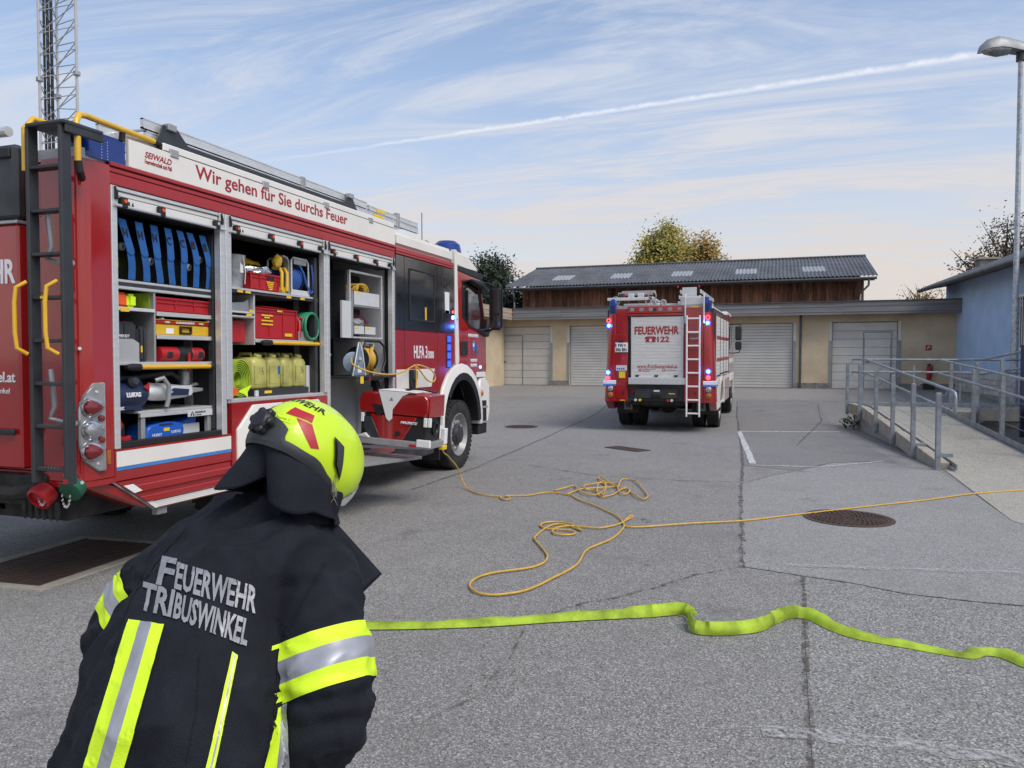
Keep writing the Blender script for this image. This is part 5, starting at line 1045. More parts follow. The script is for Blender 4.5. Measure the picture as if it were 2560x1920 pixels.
solo(lump((XF - .02, 6.40, 2.60), (.05, .045, .07), 5, 2), 'rope_knot', 'rope_yellow', 'knotted yellow strap end on the upper shelf', 'rope')
PX('arch_bracket', 'alu_dull', [(6.42, 2.29), (6.57, 2.29), (6.57, 2.62), (6.54, 2.66), (6.46, 2.67), (6.46, 2.655), (6.53, 2.64), (6.555, 2.61), (6.555, 2.30), (6.42, 2.30)], XF - .06, XF + .0, bev=0)
hr = ROOT('hose_reel', (-4.75, 6.75, 2.287), 'blue air hose reel in an alloy frame on the upper shelf', 'hose reel')
for x in (XF - .28, XF + .0): MB().tube([(x, 6.60, 2.29), (x, 6.60, 2.64), (x, 6.63, 2.665), (x, 6.86, 2.665), (x, 6.89, 2.63), (x, 6.90, 2.29)], .010, 8).build('frame', 'alu', hr)
B('base_panel', 'light_grey', XF - .28, XF + .012, 6.60, 6.90, 2.29, 2.345, par=hr); B('crank_window', 'alu_dull', XF - .01, XF + .01, 6.64, 6.85, 2.60, 2.655, par=hr)
for k in range(6): MB().tube([(XF - .14 + .12 * math.cos(a), 6.63 + k * .033, 2.47 + .115 * math.sin(a)) for a in np.linspace(0, 6.28, 25)[:-1]], .016, 8, closed=True).build('hose_turn', 'hose_blue', hr)
MB().lathe([(.13, 0), (.13, .015)], (XF - .14, 6.835, 2.47), (0, 1, 0), 26).build('drum_flange', 'navy', hr)
MB().tube([(XF + .0, 6.74, 2.60), (XF + .02, 6.78, 2.52), (XF + .025, 6.83, 2.40), (XF + .03, 6.90, 2.325), (XF + .03, 6.94, 2.36), (XF + .03, 6.93, 2.5), (XF + .02, 6.92, 2.62)], .011, 8).build('hose_end', 'hose_blue', hr)
c_ = crate('storage_crate', 6.02, 6.67, 1.835, 2.135, 'plastic_red', 'big red lidded crate above the yellow jerrycans', dp=.45)
MB().grid(lambda u, v: (XF - .45 + .47 * v, 6.01 + .67 * u, 2.135 + .035 * math.sin(3.14 * u) * math.sin(3.14 * max(.05, v)) + .004), 10, 6).build('lid', 'plastic_red', c_, fix=False)
for y, z, w_ in ((6.11, 2.055, .17), (6.15, 2.035, .08), (6.11, 2.005, .17), (6.11, 1.97, .17), (6.35, 2.105, .08), (6.47, 1.885, .12), (6.47, 1.87, .12)): B('yellow_label', 'yellow_label', XF + .0095, XF + .0115, y, y + w_, z, z + .014, bev=0, par=c_)
chock(6.70, 6.83, 1.837, 2.065, 'plastic_red', 'red wheel chock pair between the big crate and green hose')
gh = ROOT('coiled_hose', (-4.7, 6.95, 1.837), 'coil of green hose hanging beside the red chocks', 'hose', None)
for k in range(5): MB().tube([(XF - .10 + .035 * k, 6.93 + .12 * math.cos(a) - .01 * k, 1.985 + .135 * math.sin(a)) for a in np.linspace(0, 6.28, 29)[:-1]], .015, 8, closed=True).build('turn', 'hose_green', gh)
B('tie', 'black', XF - .12, XF + .06, 7.03, 7.075, 1.97, 1.985, par=gh); ylab(6.90, 1.80, .09)
for x in (XF + .01,): B('guard_plate', 'alu_dull', x, x + .003, 6.69, 6.86, 1.84, 1.93, bev=0)
# jerrycans
def jerry(i, y0, y1, z0, z1, lab):
    j = ROOT('jerrycan', (-4.75, (y0 + y1) / 2, z0), lab, 'canister', 'yellow jerrycans on the lower shelf'); w_ = y1 - y0; rings = []
    for z, ins in ((z0, .02), (z0 + .012, .005), (z0 + .03, 0), (z1 - .05, 0), (z1 - .02, .012), (z1, .035)):
        x0, x1 = XF - .30, XF - .005; b = .025
        a0, a1, c0, c1 = x0 + ins, x1 - ins, y0 + ins + .008, y1 - ins - .008
        rings.append([(a0 + b, c0, z), (a1 - b, c0, z), (a1, c0 + b, z), (a1, c1 - b, z), (a1 - b, c1, z), (a0 + b, c1, z), (a0, c1 - b, z), (a0, c0 + b, z)])
    MB().loft(rings).build('body', 'jerry', j, bev=.004, smooth=60)
    for q_ in (.32, .68): B('moulded_rib', 'jerry', XF - .007, XF - .002, y0 + w_ * q_ - .05, y0 + w_ * q_ + .05, z0 + .05, z1 - .075, bev=.004, par=j) if q_ < .5 else None
    MB().lathe([(.036, 0), (.04, .008), (.04, .032), (.03, .042), (.001, .042)], (XF - .06, (y0 + y1) / 2 + .01, z1 - .01), (.35, 0, 1), 10, cap=False).build('cap', 'jerry', j, smooth=20)
    MB().tube([(XF - .1, (y0 + y1) / 2, z1 - .01), (XF - .12, (y0 + y1) / 2, z1 + .03), (XF - .24, (y0 + y1) / 2, z1 + .03), (XF - .26, (y0 + y1) / 2, z1 - .01)], .016, 8).build('handle', 'jerry', j)
    return j
for i, (y0, y1, lab) in enumerate(((6.0, 6.225, 'yellow jerrycan beside the rolled lime hose'), (6.232, 6.44, 'yellow jerrycan with a blue sticker among the row of cans'), (6.447, 6.645, 'plain yellow jerrycan between the blue-stickered can and the end can'), (6.652, 6.865, 'yellow jerrycan at the end of the row, marked by hand'))):
    j = jerry(i, y0, y1, 1.36, 1.665, lab)
    if i == 1: B('sticker', 'strap_blue', XF - .005, XF - .0035, y1 - .07, y1 - .035, 1.50, 1.58, bev=0, par=j)
    if i in (0, 3): text('1½' if i == 0 else '3½', (XF - .0035, y0 + .09, 1.50), (0, 1, 0), (0, 0, 1), .06, .07, 'text_black', j, bold=-.01)['kind'] = 'stuff'
B('can_tray', 'anthracite', XF - .33, XF + .012, 6.01, 6.87, 1.30, 1.362, bev=.004); ylab(6.14, 1.322, .11, .025, XF + .012); B('tray_corner', 'light_grey', XF, XF + .014, 6.005, 6.05, 1.30, 1.355, bev=0)
solo(MB().box(XF - .2, XF - .02, 6.885, 6.95, 1.30, 1.58), 'flat_box', 'light_grey', 'pale flat box standing beside the last jerrycan', 'box', bev=.006)
rh = ROOT('rolled_hose', (-4.72, 5.80, 1.30), 'loosely rolled lime hose beside the jerrycans', 'hose')
for k in range(7):
    r = .06 + .017 * k; o_ = Vector((XF - .09, 5.79 + .008 * k, 1.475))
    MB().lathe([(r, -.07), (r + .009, -.07), (r + .009, .07), (r, .07)], o_, (1, .12, 0), 34, cap=False).build('turn', 'hose_lime', rh)
pf = ROOT('pennant', (-4.6, 5.78, 1.30), 'orange and yellow warning pennant hanging on the compartment sill', 'flag')
MB().prism([(5.60, 1.42), (5.73, 1.365), (5.64, 1.31)], 'x', XF + .05, XF + .055).build('orange_part', 'orange_fab', pf); MB().prism([(5.70, 1.36), (5.90, 1.41), (5.84, 1.35), (5.84, 1.30), (5.80, 1.33)], 'x', XF + .05, XF + .055).build('yellow_part', 'hivis', pf)
# ---- compartment 3
PX('panel', 'light_grey', [(7.11, 2.66), (7.20, 2.66), (7.32, 2.52), (7.32, 2.25), (7.11, 2.25)], XF - .06, XF - .05, bev=0); ylab(7.20, 2.28, .09, .025, XF - .05)
solo(MB().box(XF - .35, XF - .07, 7.12, 7.31, 2.3, 2.68), 'jerrycan', 'jerry', 'pale yellow canister behind the white panel in the front compartment', 'canister', bev=.03)
for a in ((7.68, 7.70, 1.885, 2.66), (8.42, 8.44, 1.885, 2.66), (7.70, 8.42, 2.635, 2.66), (7.70, 8.42, 1.885, 1.905)): B('rack_frame', 'alu', XF - .02, XF + .02, *a)
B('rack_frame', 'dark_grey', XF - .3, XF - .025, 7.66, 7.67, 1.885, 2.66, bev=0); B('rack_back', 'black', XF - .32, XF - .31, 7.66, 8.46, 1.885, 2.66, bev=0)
B('rack_divider', 'alu_dull', XF - .2, XF + .03, 7.70, 7.735, 1.885, 2.30, bev=.003); B('rack_divider', 'light_grey', XF + .0, XF + .03, 7.50, 7.69, 1.885, 2.30, bev=.003)
def obox(nm, y0, y1, z0, z1, lab, dp=.26, m='light_grey'):
    r = ROOT(nm, (XF - dp / 2, (y0 + y1) / 2, z0), lab, 'box'); t_ = .004
    for a in ((XF - t_, XF, y0, y1, z0, z1), (XF - dp, XF - dp + t_, y0, y1, z0, z1 + .03), (XF - dp, XF, y0, y0 + t_, z0, z1), (XF - dp, XF, y1 - t_, y1, z0, z1), (XF - dp, XF, y0, y1, z0, z0 + t_)): MB().box(*a).build('side', m, r, fix=False)
    B('yellow_label', 'yellow_label', XF, XF + .0015, y0 + .1 * (y1 - y0), y0 + .1 * (y1 - y0) + .08, z1 - .03, z1 - .008, bev=0, par=r); return r
obox('open_tray', 7.80, 8.40, 2.27, 2.43, 'large pale grey tray heaped with yellow rope')
solo_pts = []; rnd = random.Random(2)
ry_ = ROOT('rope_bundle', (-4.72, 8.05, 2.40), 'bundle of yellow rope heaped in the upper tray', 'rope')
for k in range(9):
    c0 = 8.02 + rnd.uniform(-.05, .05); a_ = .15 + rnd.uniform(-.04, .04)
    MB().tube([(XF - .10 + .07 * math.sin(a + k) , c0 + a_ * math.cos(a), 2.435 + (.08 + .02 * rnd.random()) * abs(math.sin(a)) ) for a in np.linspace(0, 6.28, 21)[:-1]], .008, 6, closed=True).build('turn', 'rope_yellow', ry_)
B('rack_shelf', 'alu_dull', XF - .3, XF - .0, 7.74, 8.42, 2.255, 2.268, bev=0)
obox('small_tray', 7.80, 8.03, 1.935, 2.03, 'small pale tray in the rack, near the rack divider', .2); obox('small_tray', 8.045, 8.30, 1.935, 2.03, 'small pale tray in the rack holding grey straps', .2)
solo(MB().box(XF - .28, XF - .22, 7.75, 8.40, 1.94, 2.13), 'back_tray', 'light_grey', 'long pale tray behind the two small trays', 'box')
solo(lump((XF - .16, 8.10, 2.09), (.07, .14, .05), 4, 2), 'strap_bundle', 'grey_paint', 'grey straps piled on the small trays in the rack', 'strap')
for k in range(3): solo(MB().tube([(XF - .25, 7.78 + .1 * k, 2.15), (XF - .22, 8.0 + .05 * k, 2.185 - .01 * k), (XF - .18, 8.3, 2.16), (XF - .16, 8.36 + .01 * k, 2.08)], .008, 6), 'red_cord', 'plastic_red', 'thin red cord draped over the back tray of the rack', 'cord', 'red cords in the rack')
# cable reel and pull-out platform
B('pull_out_platform', 'dark_grey', XF - .5, XF + .16, 7.58, 8.50, 1.425, 1.452, bev=.004); B('platform_edge', 'black', XF + .14, XF + .18, 7.75, 8.15, 1.40, 1.45, bev=.004); B('platform_tag', 'yellow_label', XF + .181, XF + .184, 7.62, 7.69, 1.37, 1.45, bev=0); B('platform_lamp', 'plastic_red', XF + .182, XF + .19, 7.80, 7.84, 1.405, 1.44, bev=0)
cr = ROOT('cable_reel', (-4.7, 8.05, 1.452), 'cable reel wound with yellow cable on the pull-out platform', 'cable reel')
for y, r in ((8.00, .155), (8.22, .155)): MB().lathe([(r, 0), (r, .012)], (XF - .08, y, 1.645), (0, 1, 0), 32).build('flange', 'dark_grey', cr)
MB().lathe([(.06, 0), (.135, .004), (.142, .03), (.142, .17), (.135, .196), (.06, .2)], (XF - .08, 8.015, 1.645), (0, 1, 0), 32).build('cable_winding', 'cable', cr)
MB().lathe([(.145, 0), (.15, .02), (.145, .04)], (XF + .0, 8.18, 1.645), (.9, .4, 0), 32, cap=False).build('loose_turn', 'cable', cr)
for y in (7.98, 8.245): B('stand', 'alu', XF - .06, XF + .0, y, y + .02, 1.452, 1.84, bev=.002, par=cr)
B('stand', 'alu', XF - .06, XF + .0, 8.0, 8.245, 1.83, 1.845, bev=.002, par=cr)
bd = ROOT('blade_guard', (-4.65, 7.82, 1.452), 'grey-blue pointed saw guard standing before the cable reel', 'saw guard')
MB().prism([(7.68, 1.455), (7.96, 1.455), (7.90, 1.72), (7.845, 1.835), (7.815, 1.835)], 'x', XF + .03, XF + .045).build('plate', 'zinc', bd, bev=.004)
mat('zinc_blue', (.22, .29, .36), .35, .2); bd.children[0].data.materials[0] = MATS['zinc_blue']
MB().tube([(XF + .05, 7.68, 1.456), (XF + .05, 7.815, 1.838), (XF + .05, 7.845, 1.838), (XF + .05, 7.905, 1.72), (XF + .05, 7.965, 1.456)], .006, 6).build('edge_bead', 'plate_white', bd)
B('label', 'plate_white', XF + .045, XF + .047, 7.80, 7.88, 1.49, 1.57, bev=0, par=bd); B('knob', 'alu', XF + .045, XF + .07, 7.81, 7.86, 1.63, 1.66, par=bd)
MB().lathe([(.12, 0), (.12, .02), (.08, .03), (.001, .03)], (XF - .02, 7.79, 1.61), (.75, -.6, 0), 26, cap=False).build('disc', 'zinc_blue', bd)
solo(MB().tube([(XF - .05, 7.98, 1.70), (XF + .0, 8.0, 1.80), (XF + .0, 8.06, 1.86), (XF + .01, 8.38, 1.86), (XF + .02, 8.47, 1.80), (XF + .03, 8.48, 1.62), (XF + .03, 8.40, 1.50), (XF + .04, 8.45, 1.40), (XF + .04, 8.50, 1.30)], .014, 8), 'black_cable', 'black', 'black cable arching over the cable reel', 'cable')
PX('slanted_panel', 'navy', [(7.12, 1.88), (7.45, 1.70), (7.12, 1.35)], XF - .15, XF - .145, bev=0)
MB().tube([(XF - .1, 7.46, 1.70), (XF - .1, 7.14, 1.38)], .008, 6).build('panel_stay', 'alu', t1)
for k in range(3): B('swing_bracket', 'black', S - .25 + .06 * k, S - .18 + .05 * k, 8.40 - .06 * k, 8.48 - .05 * k, 1.30 - .05 * k, 1.42 - .05 * k, bev=.008)
# yellow cable from the reel to the socket on the crew cabin
yc_ = ROOT('power_cable', (-4.45, 8.4, 1.3), 'yellow cable running from the reel to the cabin socket', 'cable')
def smooth_pts(P, n=6):
    P = [Vector(p) for p in P]; out = []
    for i in range(len(P) - 1):
        p0, p1, p2, p3 = P[max(i - 1, 0)], P[i], P[i + 1], P[min(i + 2, len(P) - 1)]
        for k in range(n):
            t = k / n; out.append(0.5 * ((2 * p1) + (p2 - p0) * t + (2 * p0 - 5 * p1 + 4 * p2 - p3) * t * t + (3 * p1 - p0 - 3 * p2 + p3) * t ** 3))
    return out + [P[-1]]
MB().tube(smooth_pts([(XF + .02, 7.70, 1.66), (XF + .07, 7.66, 1.58), (-4.40, 7.72, 1.51), (-4.36, 7.95, 1.475), (-4.36, 8.25, 1.465), (-4.38, 8.55, 1.49), (-4.41, 8.80, 1.535), (-4.43, 8.98, 1.57)]), .010, 8).build('run', 'cable', yc_)
MB().tube(smooth_pts([(-4.43, 9.02, 1.57), (-4.40, 9.12, 1.56), (-4.37, 9.35, 1.50), (-4.36, 9.45, 1.40), (-4.37, 9.38, 1.34), (-4.38, 9.22, 1.38), (-4.41, 9.08, 1.50), (-4.43, 9.0, 1.555)]), .010, 8).build('loop', 'cable', yc_)
MB().tube(smooth_pts([(-4.43, 8.99, 1.56), (-4.42, 9.0, 1.45), (-4.40, 8.95, 1.25), (-4.30, 8.7, 1.15), (-4.15, 8.2, 1.20), (-4.10, 8.0, 1.24)]), .010, 8).build('drop', 'cable', yc_)
# generator on its pull-out tray (local frame tilted a little)
gn = thing('generator', (-4.0, 7.86, .72), 'red portable generator with white top panel on a pull-out tray', 'generator', world=False); gn.rotation_euler = (0, R(3.5), 0)
def G(name, m, *a, bev=.006, par=gn, **k): return bx(name, m, par, *a, bev=bev, **k)
def GP(name, m, poly, y0, y1, bev=.006, par=gn): return MB().prism(poly, 'y', y0, y1).build(name, m, par, bev=bev)
GP('red_cover', 'red', [(-.50, .30), (.32, .30), (.36, .34), (.36, .50), (.30, .56), (-.46, .54), (-.52, .46)], -.2, .2, bev=.02)
GP('lower_panel', 'red', [(-.22, .02), (.05, .02), (.22, .295), (-.36, .295)], -.195, .195, bev=.008)
G('base_body', 'black', -.48, .34, -.18, .18, .03, .30, bev=.01)
GP('side_panel', 'dark_grey', [(-.44, .26), (-.34, .26), (-.22, .03), (-.36, .03), (-.44, .14)], -.197, -.18, bev=.004)
GP('white_panel', 'plate_white', [(-.26, .57), (.14, .57), (.04, .52), (-.08, .36), (-.08, .26), (-.115, .23), (-.15, .26)], -.207, -.198, bev=0)
G('white_top', 'plate_white', -.26, .20, -.207, .12, .562, .575, bev=.003)
GP('warning_triangle', 'steel_grey', [(-.12, .46), (-.07, .46), (-.095, .50)], -.209, -.206, bev=0)
GP('air_intake', 'black', [(-.34, .41), (-.18, .40), (-.16, .34), (-.22, .29), (-.27, .29)], -.203, -.199, bev=0)
G('end_cover', 'red', .355, .375, -.19, .19, .30, .55, bev=.01); MB().lathe([(.075, 0), (.08, .015), (.06, .02), (.05, .0)], (.345, .02, .17), (1, 0, 0), 24, cap=False).build('fan_ring', 'black', gn)
for x, y in ((-.47, -.2), (.31, -.2), (.355, .14), (.355, -.19)): G('corner_bracket', 'plate_white', x, x + .035, y - .008, y + .03, .20, .30, bev=.004)
MB().cyl((.0, -.197, .10), (.0, -.215, .10), .03, n=16).build('filler_cap', 'black', gn)
text('MAGNETE', (.03 - .0, -.2005 - .0, .215), (1, 0, 0), (0, 0, 1), .20, .028, 'text_white', gn, bold=.02, shear=.2, ext=.008)
G('tray', 'alu_dull', -.56, .40, -.23, .24, -.04, .03, bev=.005); G('tray_end', 'plate_white', .25, .41, -.24, -.20, -.02, .06, bev=.004); G('tray_marker', 'plastic_red', .16, .24, -.234, -.229, -.03, .0, bev=0); G('tray_foot', 'yellow_label', .36, .42, .12, .22, -.08, -.03)
G('tray_end', 'plate_white', .36, .41, .16, .24, -.02, .16, bev=.004); GP('tray_wedge', 'light_grey', [(-.52, .03), (-.34, .03), (-.40, .08)], -.235, -.19)
MB().tube([(.0, -.05, .575), (.1, -.08, .60), (.2, -.05, .60), (.28, .0, .585), (.33, .05, .57)], .012, 6).build('top_lead', 'black', gn)
B('drawer_slide', 'alu_dull', -4.95, -3.75, 7.70, 7.73, .645, .675, bev=0); B('drawer_slide', 'alu_dull', -4.95, -3.75, 8.03, 8.06, .645, .675, bev=0)
# ================================================================ fire engine 2 (local frame, origin at the middle of its rear edge on the ground)
t2 = thing('fire_engine', (-2.55, 17.4, -.02), 'red fire engine seen from behind with white rear shutter and blue lights lit', 'fire engine', world=False); t2.rotation_euler = (R(.7), 0, 0)
def C(name, m, x0, x1, y0, y1, z0, z1, bev=.006, par=None, **k): return bx(name, m, par or t2, x0, x1, y0, y1, z0, z1, bev=bev, **k)
C('body_core', 'dark_grey', -1.18, 1.18, .10, 4.7, .72, 2.78, bev=0)
for s_ in (-1, 1):
    P = [(s_ * 1.25, .40), (s_ * 1.25, .12), (s_ * 1.235, .06), (s_ * 1.19, .015), (s_ * 1.14, 0), (s_ * .985, 0), (s_ * .985, .40)]
    mb = MB().prism(P, 'z', .70, 2.70); mb.v = [(x - s_ * .0 - (s_ * .10 * max(0, (z - 1.0) / 1.7) if abs(x) > 1.0 else 0), y, z) for x, y, z in mb.v]
    mb.build('corner_column', 'red', t2, bev=.008)
    MB().prism([(.12, .70), (.9, .70), (.9, .50), (.45, .50)], 'x', s_ * 1.08, s_ * 1.24).build('rear_skirt', 'red' if s_ > 0 else 'red', t2, bev=.006)
    bl = MB().loft([[(s_ * (1.045 + .085 * sx), .10 + .09 * sy, z) for sx, sy in ((-k, -k), (k, -k), (k, k * 1.2), (-k, k * 1.2))] for z, k in ((2.70, 1.0), (2.90, 1.0), (2.98, .8), (3.03, .35))]).build('blue_beacon', 'lamp_blue', t2, bev=.012)
    C('beacon_louvre', 'navy', s_ * 1.045 - .05, s_ * 1.045 + .05, .006, .012, 2.72, 2.88, bev=0, par=bl)
    zs = (2.575, 2.455, 1.39, 1.255) if s_ > 0 else (2.54, 2.424, 1.359, 1.231); xc = s_ * 1.06 if s_ > 0 else -1.13
    for i, z in enumerate(zs):
        x = xc - (0 if i < 2 else -s_ * .02)
        if i == 0:
            MB().lathe([(.050, 0), (.048, .012), (.032, .012), (.030, 0)], (x, -.002, z), (0, -1, 0), 24, cap=False).build('tail_ring', 'led_red', t2)
        elif i < 3:
            l_ = MB().lathe([(.034, 0), (.03, .012), (.001, .016)], (x, -.002, z), (0, -1, 0), 18, cap=False).build('blue_flasher', 'led_hot', t2)
            MB().lathe([(.06, 0), (.058, .006), (.036, .006)], (x, -.001, z), (0, -1, 0), 20, cap=False).build('flasher_bezel', 'led_blue', l_)
            pd = bpy.data.lights.new('flasher_light', 'POINT'); pd.energy = 2.2; pd.color = (.06, .22, 1); pd.shadow_soft_size = .03
            po = bpy.data.objects.new('flasher_light', pd); COL.objects.link(po); po.parent = t2; po.location = (x, -.07, z)
        else:
            MB().lathe([(.050, 0), (.045, .014), (.001, .018)], (x, -.001, z), (0, -1, 0), 20, cap=False).build('brake_light', 'led_red', t2)
    C('white_band', 'white_paint', s_ * .968, s_ * 1.262, -.006, .40, 1.095, 1.182, bev=.006); C('blue_line', 'blue_stripe', s_ * .968, s_ * 1.258, -.004, .40, 1.06, 1.094, bev=0)
    for z, m in ((.99, 'lamp_clear'), (.85, 'lamp_amber')): MB().lathe([(.062, -.002), (.060, .014), (.05, .022), (.001, .026)], (s_ * 1.09, -.001, z), (0, -1, 0), 24, cap=False).build('rear_lamp', m, t2)
    C('rear_panel', 'red', s_ * .56 if s_ > 0 else -1.0, .984 if s_ > 0 else -.70, .03, .10, .70, 2.80, bev=.004)
    for z0, z1 in ((1.86, 2.22), (1.30, 1.80), (.78, 1.10)): C('panel_rib', 'red', (.66 if s_ > 0 else -.985), (.97 if s_ > 0 else -.715), .018, .032, z0, z1, bev=.012)
    C('red_reflector', 'lamp_red', s_ * .80 - .02, s_ * .80 + .02, .012, .02, .86, .94, bev=.003)
    C('mud_flap', 'black', s_ * .62, s_ * 1.14, 1.05, 1.08, .36, .80, bev=0); C('chock_bracket', 'steel_grey', s_ * .85 - .1, s_ * .85 + .1, .9, 1.0, .45, .72, bev=.01)
    for sx in (-1, 1): MB().tube([(s_ * .85 + sx * .03, .89, .50), (s_ * .85 + sx * .03, .885, .62)], .016, 6).build('bracket_slot', 'black', t2)
    wheel('w', (s_ * 1.06, 1.9, .52), t2, side=s_, wdt=.28); wheel('w', (s_ * .72, 1.9, .52), t2, side=s_, wdt=.28, hubc='chassis'); wheel('w', (s_ * 1.05, 6.3, .55), t2, side=s_)
C('axle', 'chassis', -1.0, 1.0, 1.83, 1.97, .42, .62, bev=.05); C('chassis_frame', 'chassis', -.45, .45, .5, 6.9, .55, .80, bev=.02); C('underbody', 'chassis', -.66, .60, .15, 1.5, .62, 1.09, bev=.02)
MB().lathe([(.22, 0), (.22, .4)], (.0, 1.6, .55), (0, 1, 0), 18).build('differential', 'chassis', t2)
tb = C('tow_beam', 'dark_grey', -.55, .42, .02, .14, .78, 1.0, bev=.012); C('tow_jaw', 'black', -.16, .06, -.05, .02, .80, .92, bev=.03, par=tb); C('beam_label', 'plate_white', -.11, .02, .014, .02, .93, .97, bev=0, par=tb); C('beam_label', 'yellow_label', .22, .36, .014, .02, .88, .90, bev=0, par=tb)
for x, m in ((-.42, 'yellow_label'), (-.52, 'light_grey'), (.21, 'plastic_red'), (.29, 'light_grey')): MB().cyl((x, .0, .74), (x, .06, .74), .032, n=12).build('air_coupling', m, t2)
C('fog_lamp', 'lamp_red', -.64, -.55, .02, .06, .90, 1.0, bev=.01)
# rear shutter
sh = C('rear_shutter', 'slat', -.625, .535, .035, .06, 1.244, 2.61, bev=0)
mb = MB(); ns = 42
for k in range(ns):
    z0 = 1.25 + k * (1.35 / ns); h = 1.35 / ns; mb.prism([(.036, z0), (.026, z0 + h * .2), (.026, z0 + h * .75), (.036, z0 + h * .97)], 'x', -.60, .51)
tag(mb.build('shutter_slats', 'slat', sh, fix=False), kind='stuff')
for x in (-.625, .512): C('shutter_guide', 'alu', x, x + .022, .015, .04, 1.244, 2.62, bev=.003)
for x in (-.48, -.05, .38): PX_ = MB().prism([(x - .05, 1.305), (x + .05, 1.305), (x + .02, 1.262), (x - .02, 1.262)], 'y', .0, .026).build('shutter_lock', 'black', t2, bev=.004)
C('shutter_bar', 'alu', -.60, .51, .008, .03, 1.246, 1.262, bev=.003)
T2 = dict(right=(1, 0, 0), up=(0, 0, 1)); Yt = .0235
text('FEUERWEHR', (-.545, Yt, 2.212), (1, 0, 0), (0, 0, 1), .985, .185, 'text_red', t2, bold=.03)
text('122', (-.035, Yt, 2.045), (1, 0, 0), (0, 0, 1), .265, .125, 'text_red', t2, bold=.03)
ph = MB().prism([(-.30, 2.045), (-.075, 2.045), (-.085, 2.085), (-.12, 2.13), (-.255, 2.13), (-.29, 2.085)], 'y', Yt - .002, Yt + .002).prism([(-.315, 2.10), (-.26, 2.115), (-.25, 2.14), (-.125, 2.14), (-.115, 2.115), (-.06, 2.10), (-.07, 2.155), (-.10, 2.172), (-.275, 2.172), (-.305, 2.155)], 'y', Yt - .0045, Yt - .0025).build('telephone_sign', 'text_red', t2)
MB().lathe([(.034, 0), (.034, .003)], (-.1875, Yt - .003, 2.085), (0, -1, 0), 18).build('phone_dial', 'slat', t2)
text('www.ff-tribuswinkel.at', (-.485, Yt, 1.462), (1, 0, 0), (0, 0, 1), .90, .085, 'text_red', t2, bold=.0)
C('social_icon', 'text_red', -.45, -.40, Yt - .001, Yt + .003, 1.385, 1.445, bev=0); text('f', (-.435, Yt - .002, 1.39), (1, 0, 0), (0, 0, 1), .022, .048, 'slat', t2, bold=.03)
MB().frame([(.075, 1.39), (.135, 1.39), (.135, 1.45), (.075, 1.45)], [(.085, 1.40), (.125, 1.40), (.125, 1.44), (.085, 1.44)], 'y', Yt - .001, Yt + .003).build('social_icon', 'text_red', t2)
text('Freiwillige Feuerwehr', (-.38, Yt, 1.42), (1, 0, 0), (0, 0, 1), .31, .028, 'text_red', t2, bold=-.005); text('Tribuswinkel', (-.38, Yt, 1.385), (1, 0, 0), (0, 0, 1), .18, .024, 'text_red', t2, bold=-.005); text('ff_tribuswinkel', (.15, Yt, 1.405), (1, 0, 0), (0, 0, 1), .22, .03, 'text_red', t2, bold=-.005)
tp = C('top_bar', 'red', -.705, .545, .0, .10, 2.69, 2.85, bev=.01); C('top_visor', 'red', -.705, .545, .004, .10, 2.63, 2.686, bev=.01)
for k in range(6):
    if k == 2: MB().lathe([(.03, 0), (.03, .02), (.001, .02)], (-.09, .0, 2.77), (0, -1, 0), 16, cap=False).build('rear_camera', 'black', tp)
    x = -.60 + k * .21; C('traffic_lamp', 'steel_grey', x - .045, x + .045, -.004, .004, 2.735, 2.81, bev=.004, par=tp)
C('tread_plate', 'alu', -.672, .625, -.05, .10, 1.096, 1.243, bev=.008)
pl = C('number_plate', 'plate_white', -1.0, -.695, .006, .016, 1.82, 2.035, bev=.006); C('euro_band', 'plastic_blue', -.985, -.955, .002, .006, 1.94, 2.02, bev=0, par=pl)
text('FW', (-.915, .003, 1.935), (1, 0, 0), (0, 0, 1), .12, .075, 'text_black', pl, bold=.02); text('306 BN', (-.975, .003, 1.84), (1, 0, 0), (0, 0, 1), .25, .075, 'text_black', pl, bold=.02); C('plate_crest', 'plastic_red', -.775, -.745, .002, .006, 1.955, 2.0, bev=0, par=pl); C('plate_lamp', 'black', -.89, -.80, -.005, .03, 2.045, 2.09, bev=.01)
sb = C('socket_box', 'light_grey', -.965, -.72, .0, .03, 1.40, 1.52, bev=.006)
for x in (-.93, -.88, -.83, -.785): MB().cyl((x, -.004, 1.445), (x, .004, 1.445), .016, n=12).build('socket', 'black', sb)
C('yellow_notice', 'yellow_label', -.90, -.755, .012, .018, 1.235, 1.385, bev=0); C('yellow_strip', 'yellow_label', -.87, -.76, .012, .018, .72, .74, bev=0); C('yellow_strip', 'yellow_label', .70, .86, .01, .032, 2.80, 2.825, bev=0)
# boarding ladder
ll = C('boarding_ladder', 'plate_white', .605, .64, -.09, -.05, .39, 2.62, bev=.008); C('ladder_rail', 'plate_white', .88, .915, -.09, -.05, .39, 2.62, bev=.008, par=ll)
for k in range(8): C('rung', 'plate_white', .64, .88, -.09, -.05, .45 + k * .298, .485 + k * .298, bev=.006, par=ll)
for x in (.58, .98): MB().tube([(x, -.03, 2.45), (x, -.04, 3.02), (x, .02, 3.08), (x, .3, 3.06)], .018, 8).build('grab_rail', 'alu', t2)
C('fold_step', 'alu_dull', .68, .88, -.02, .03, 2.22, 2.25, bev=.004); C('fold_step', 'alu_dull', .68, .88, -.02, .03, 2.10, 2.13, bev=.004)
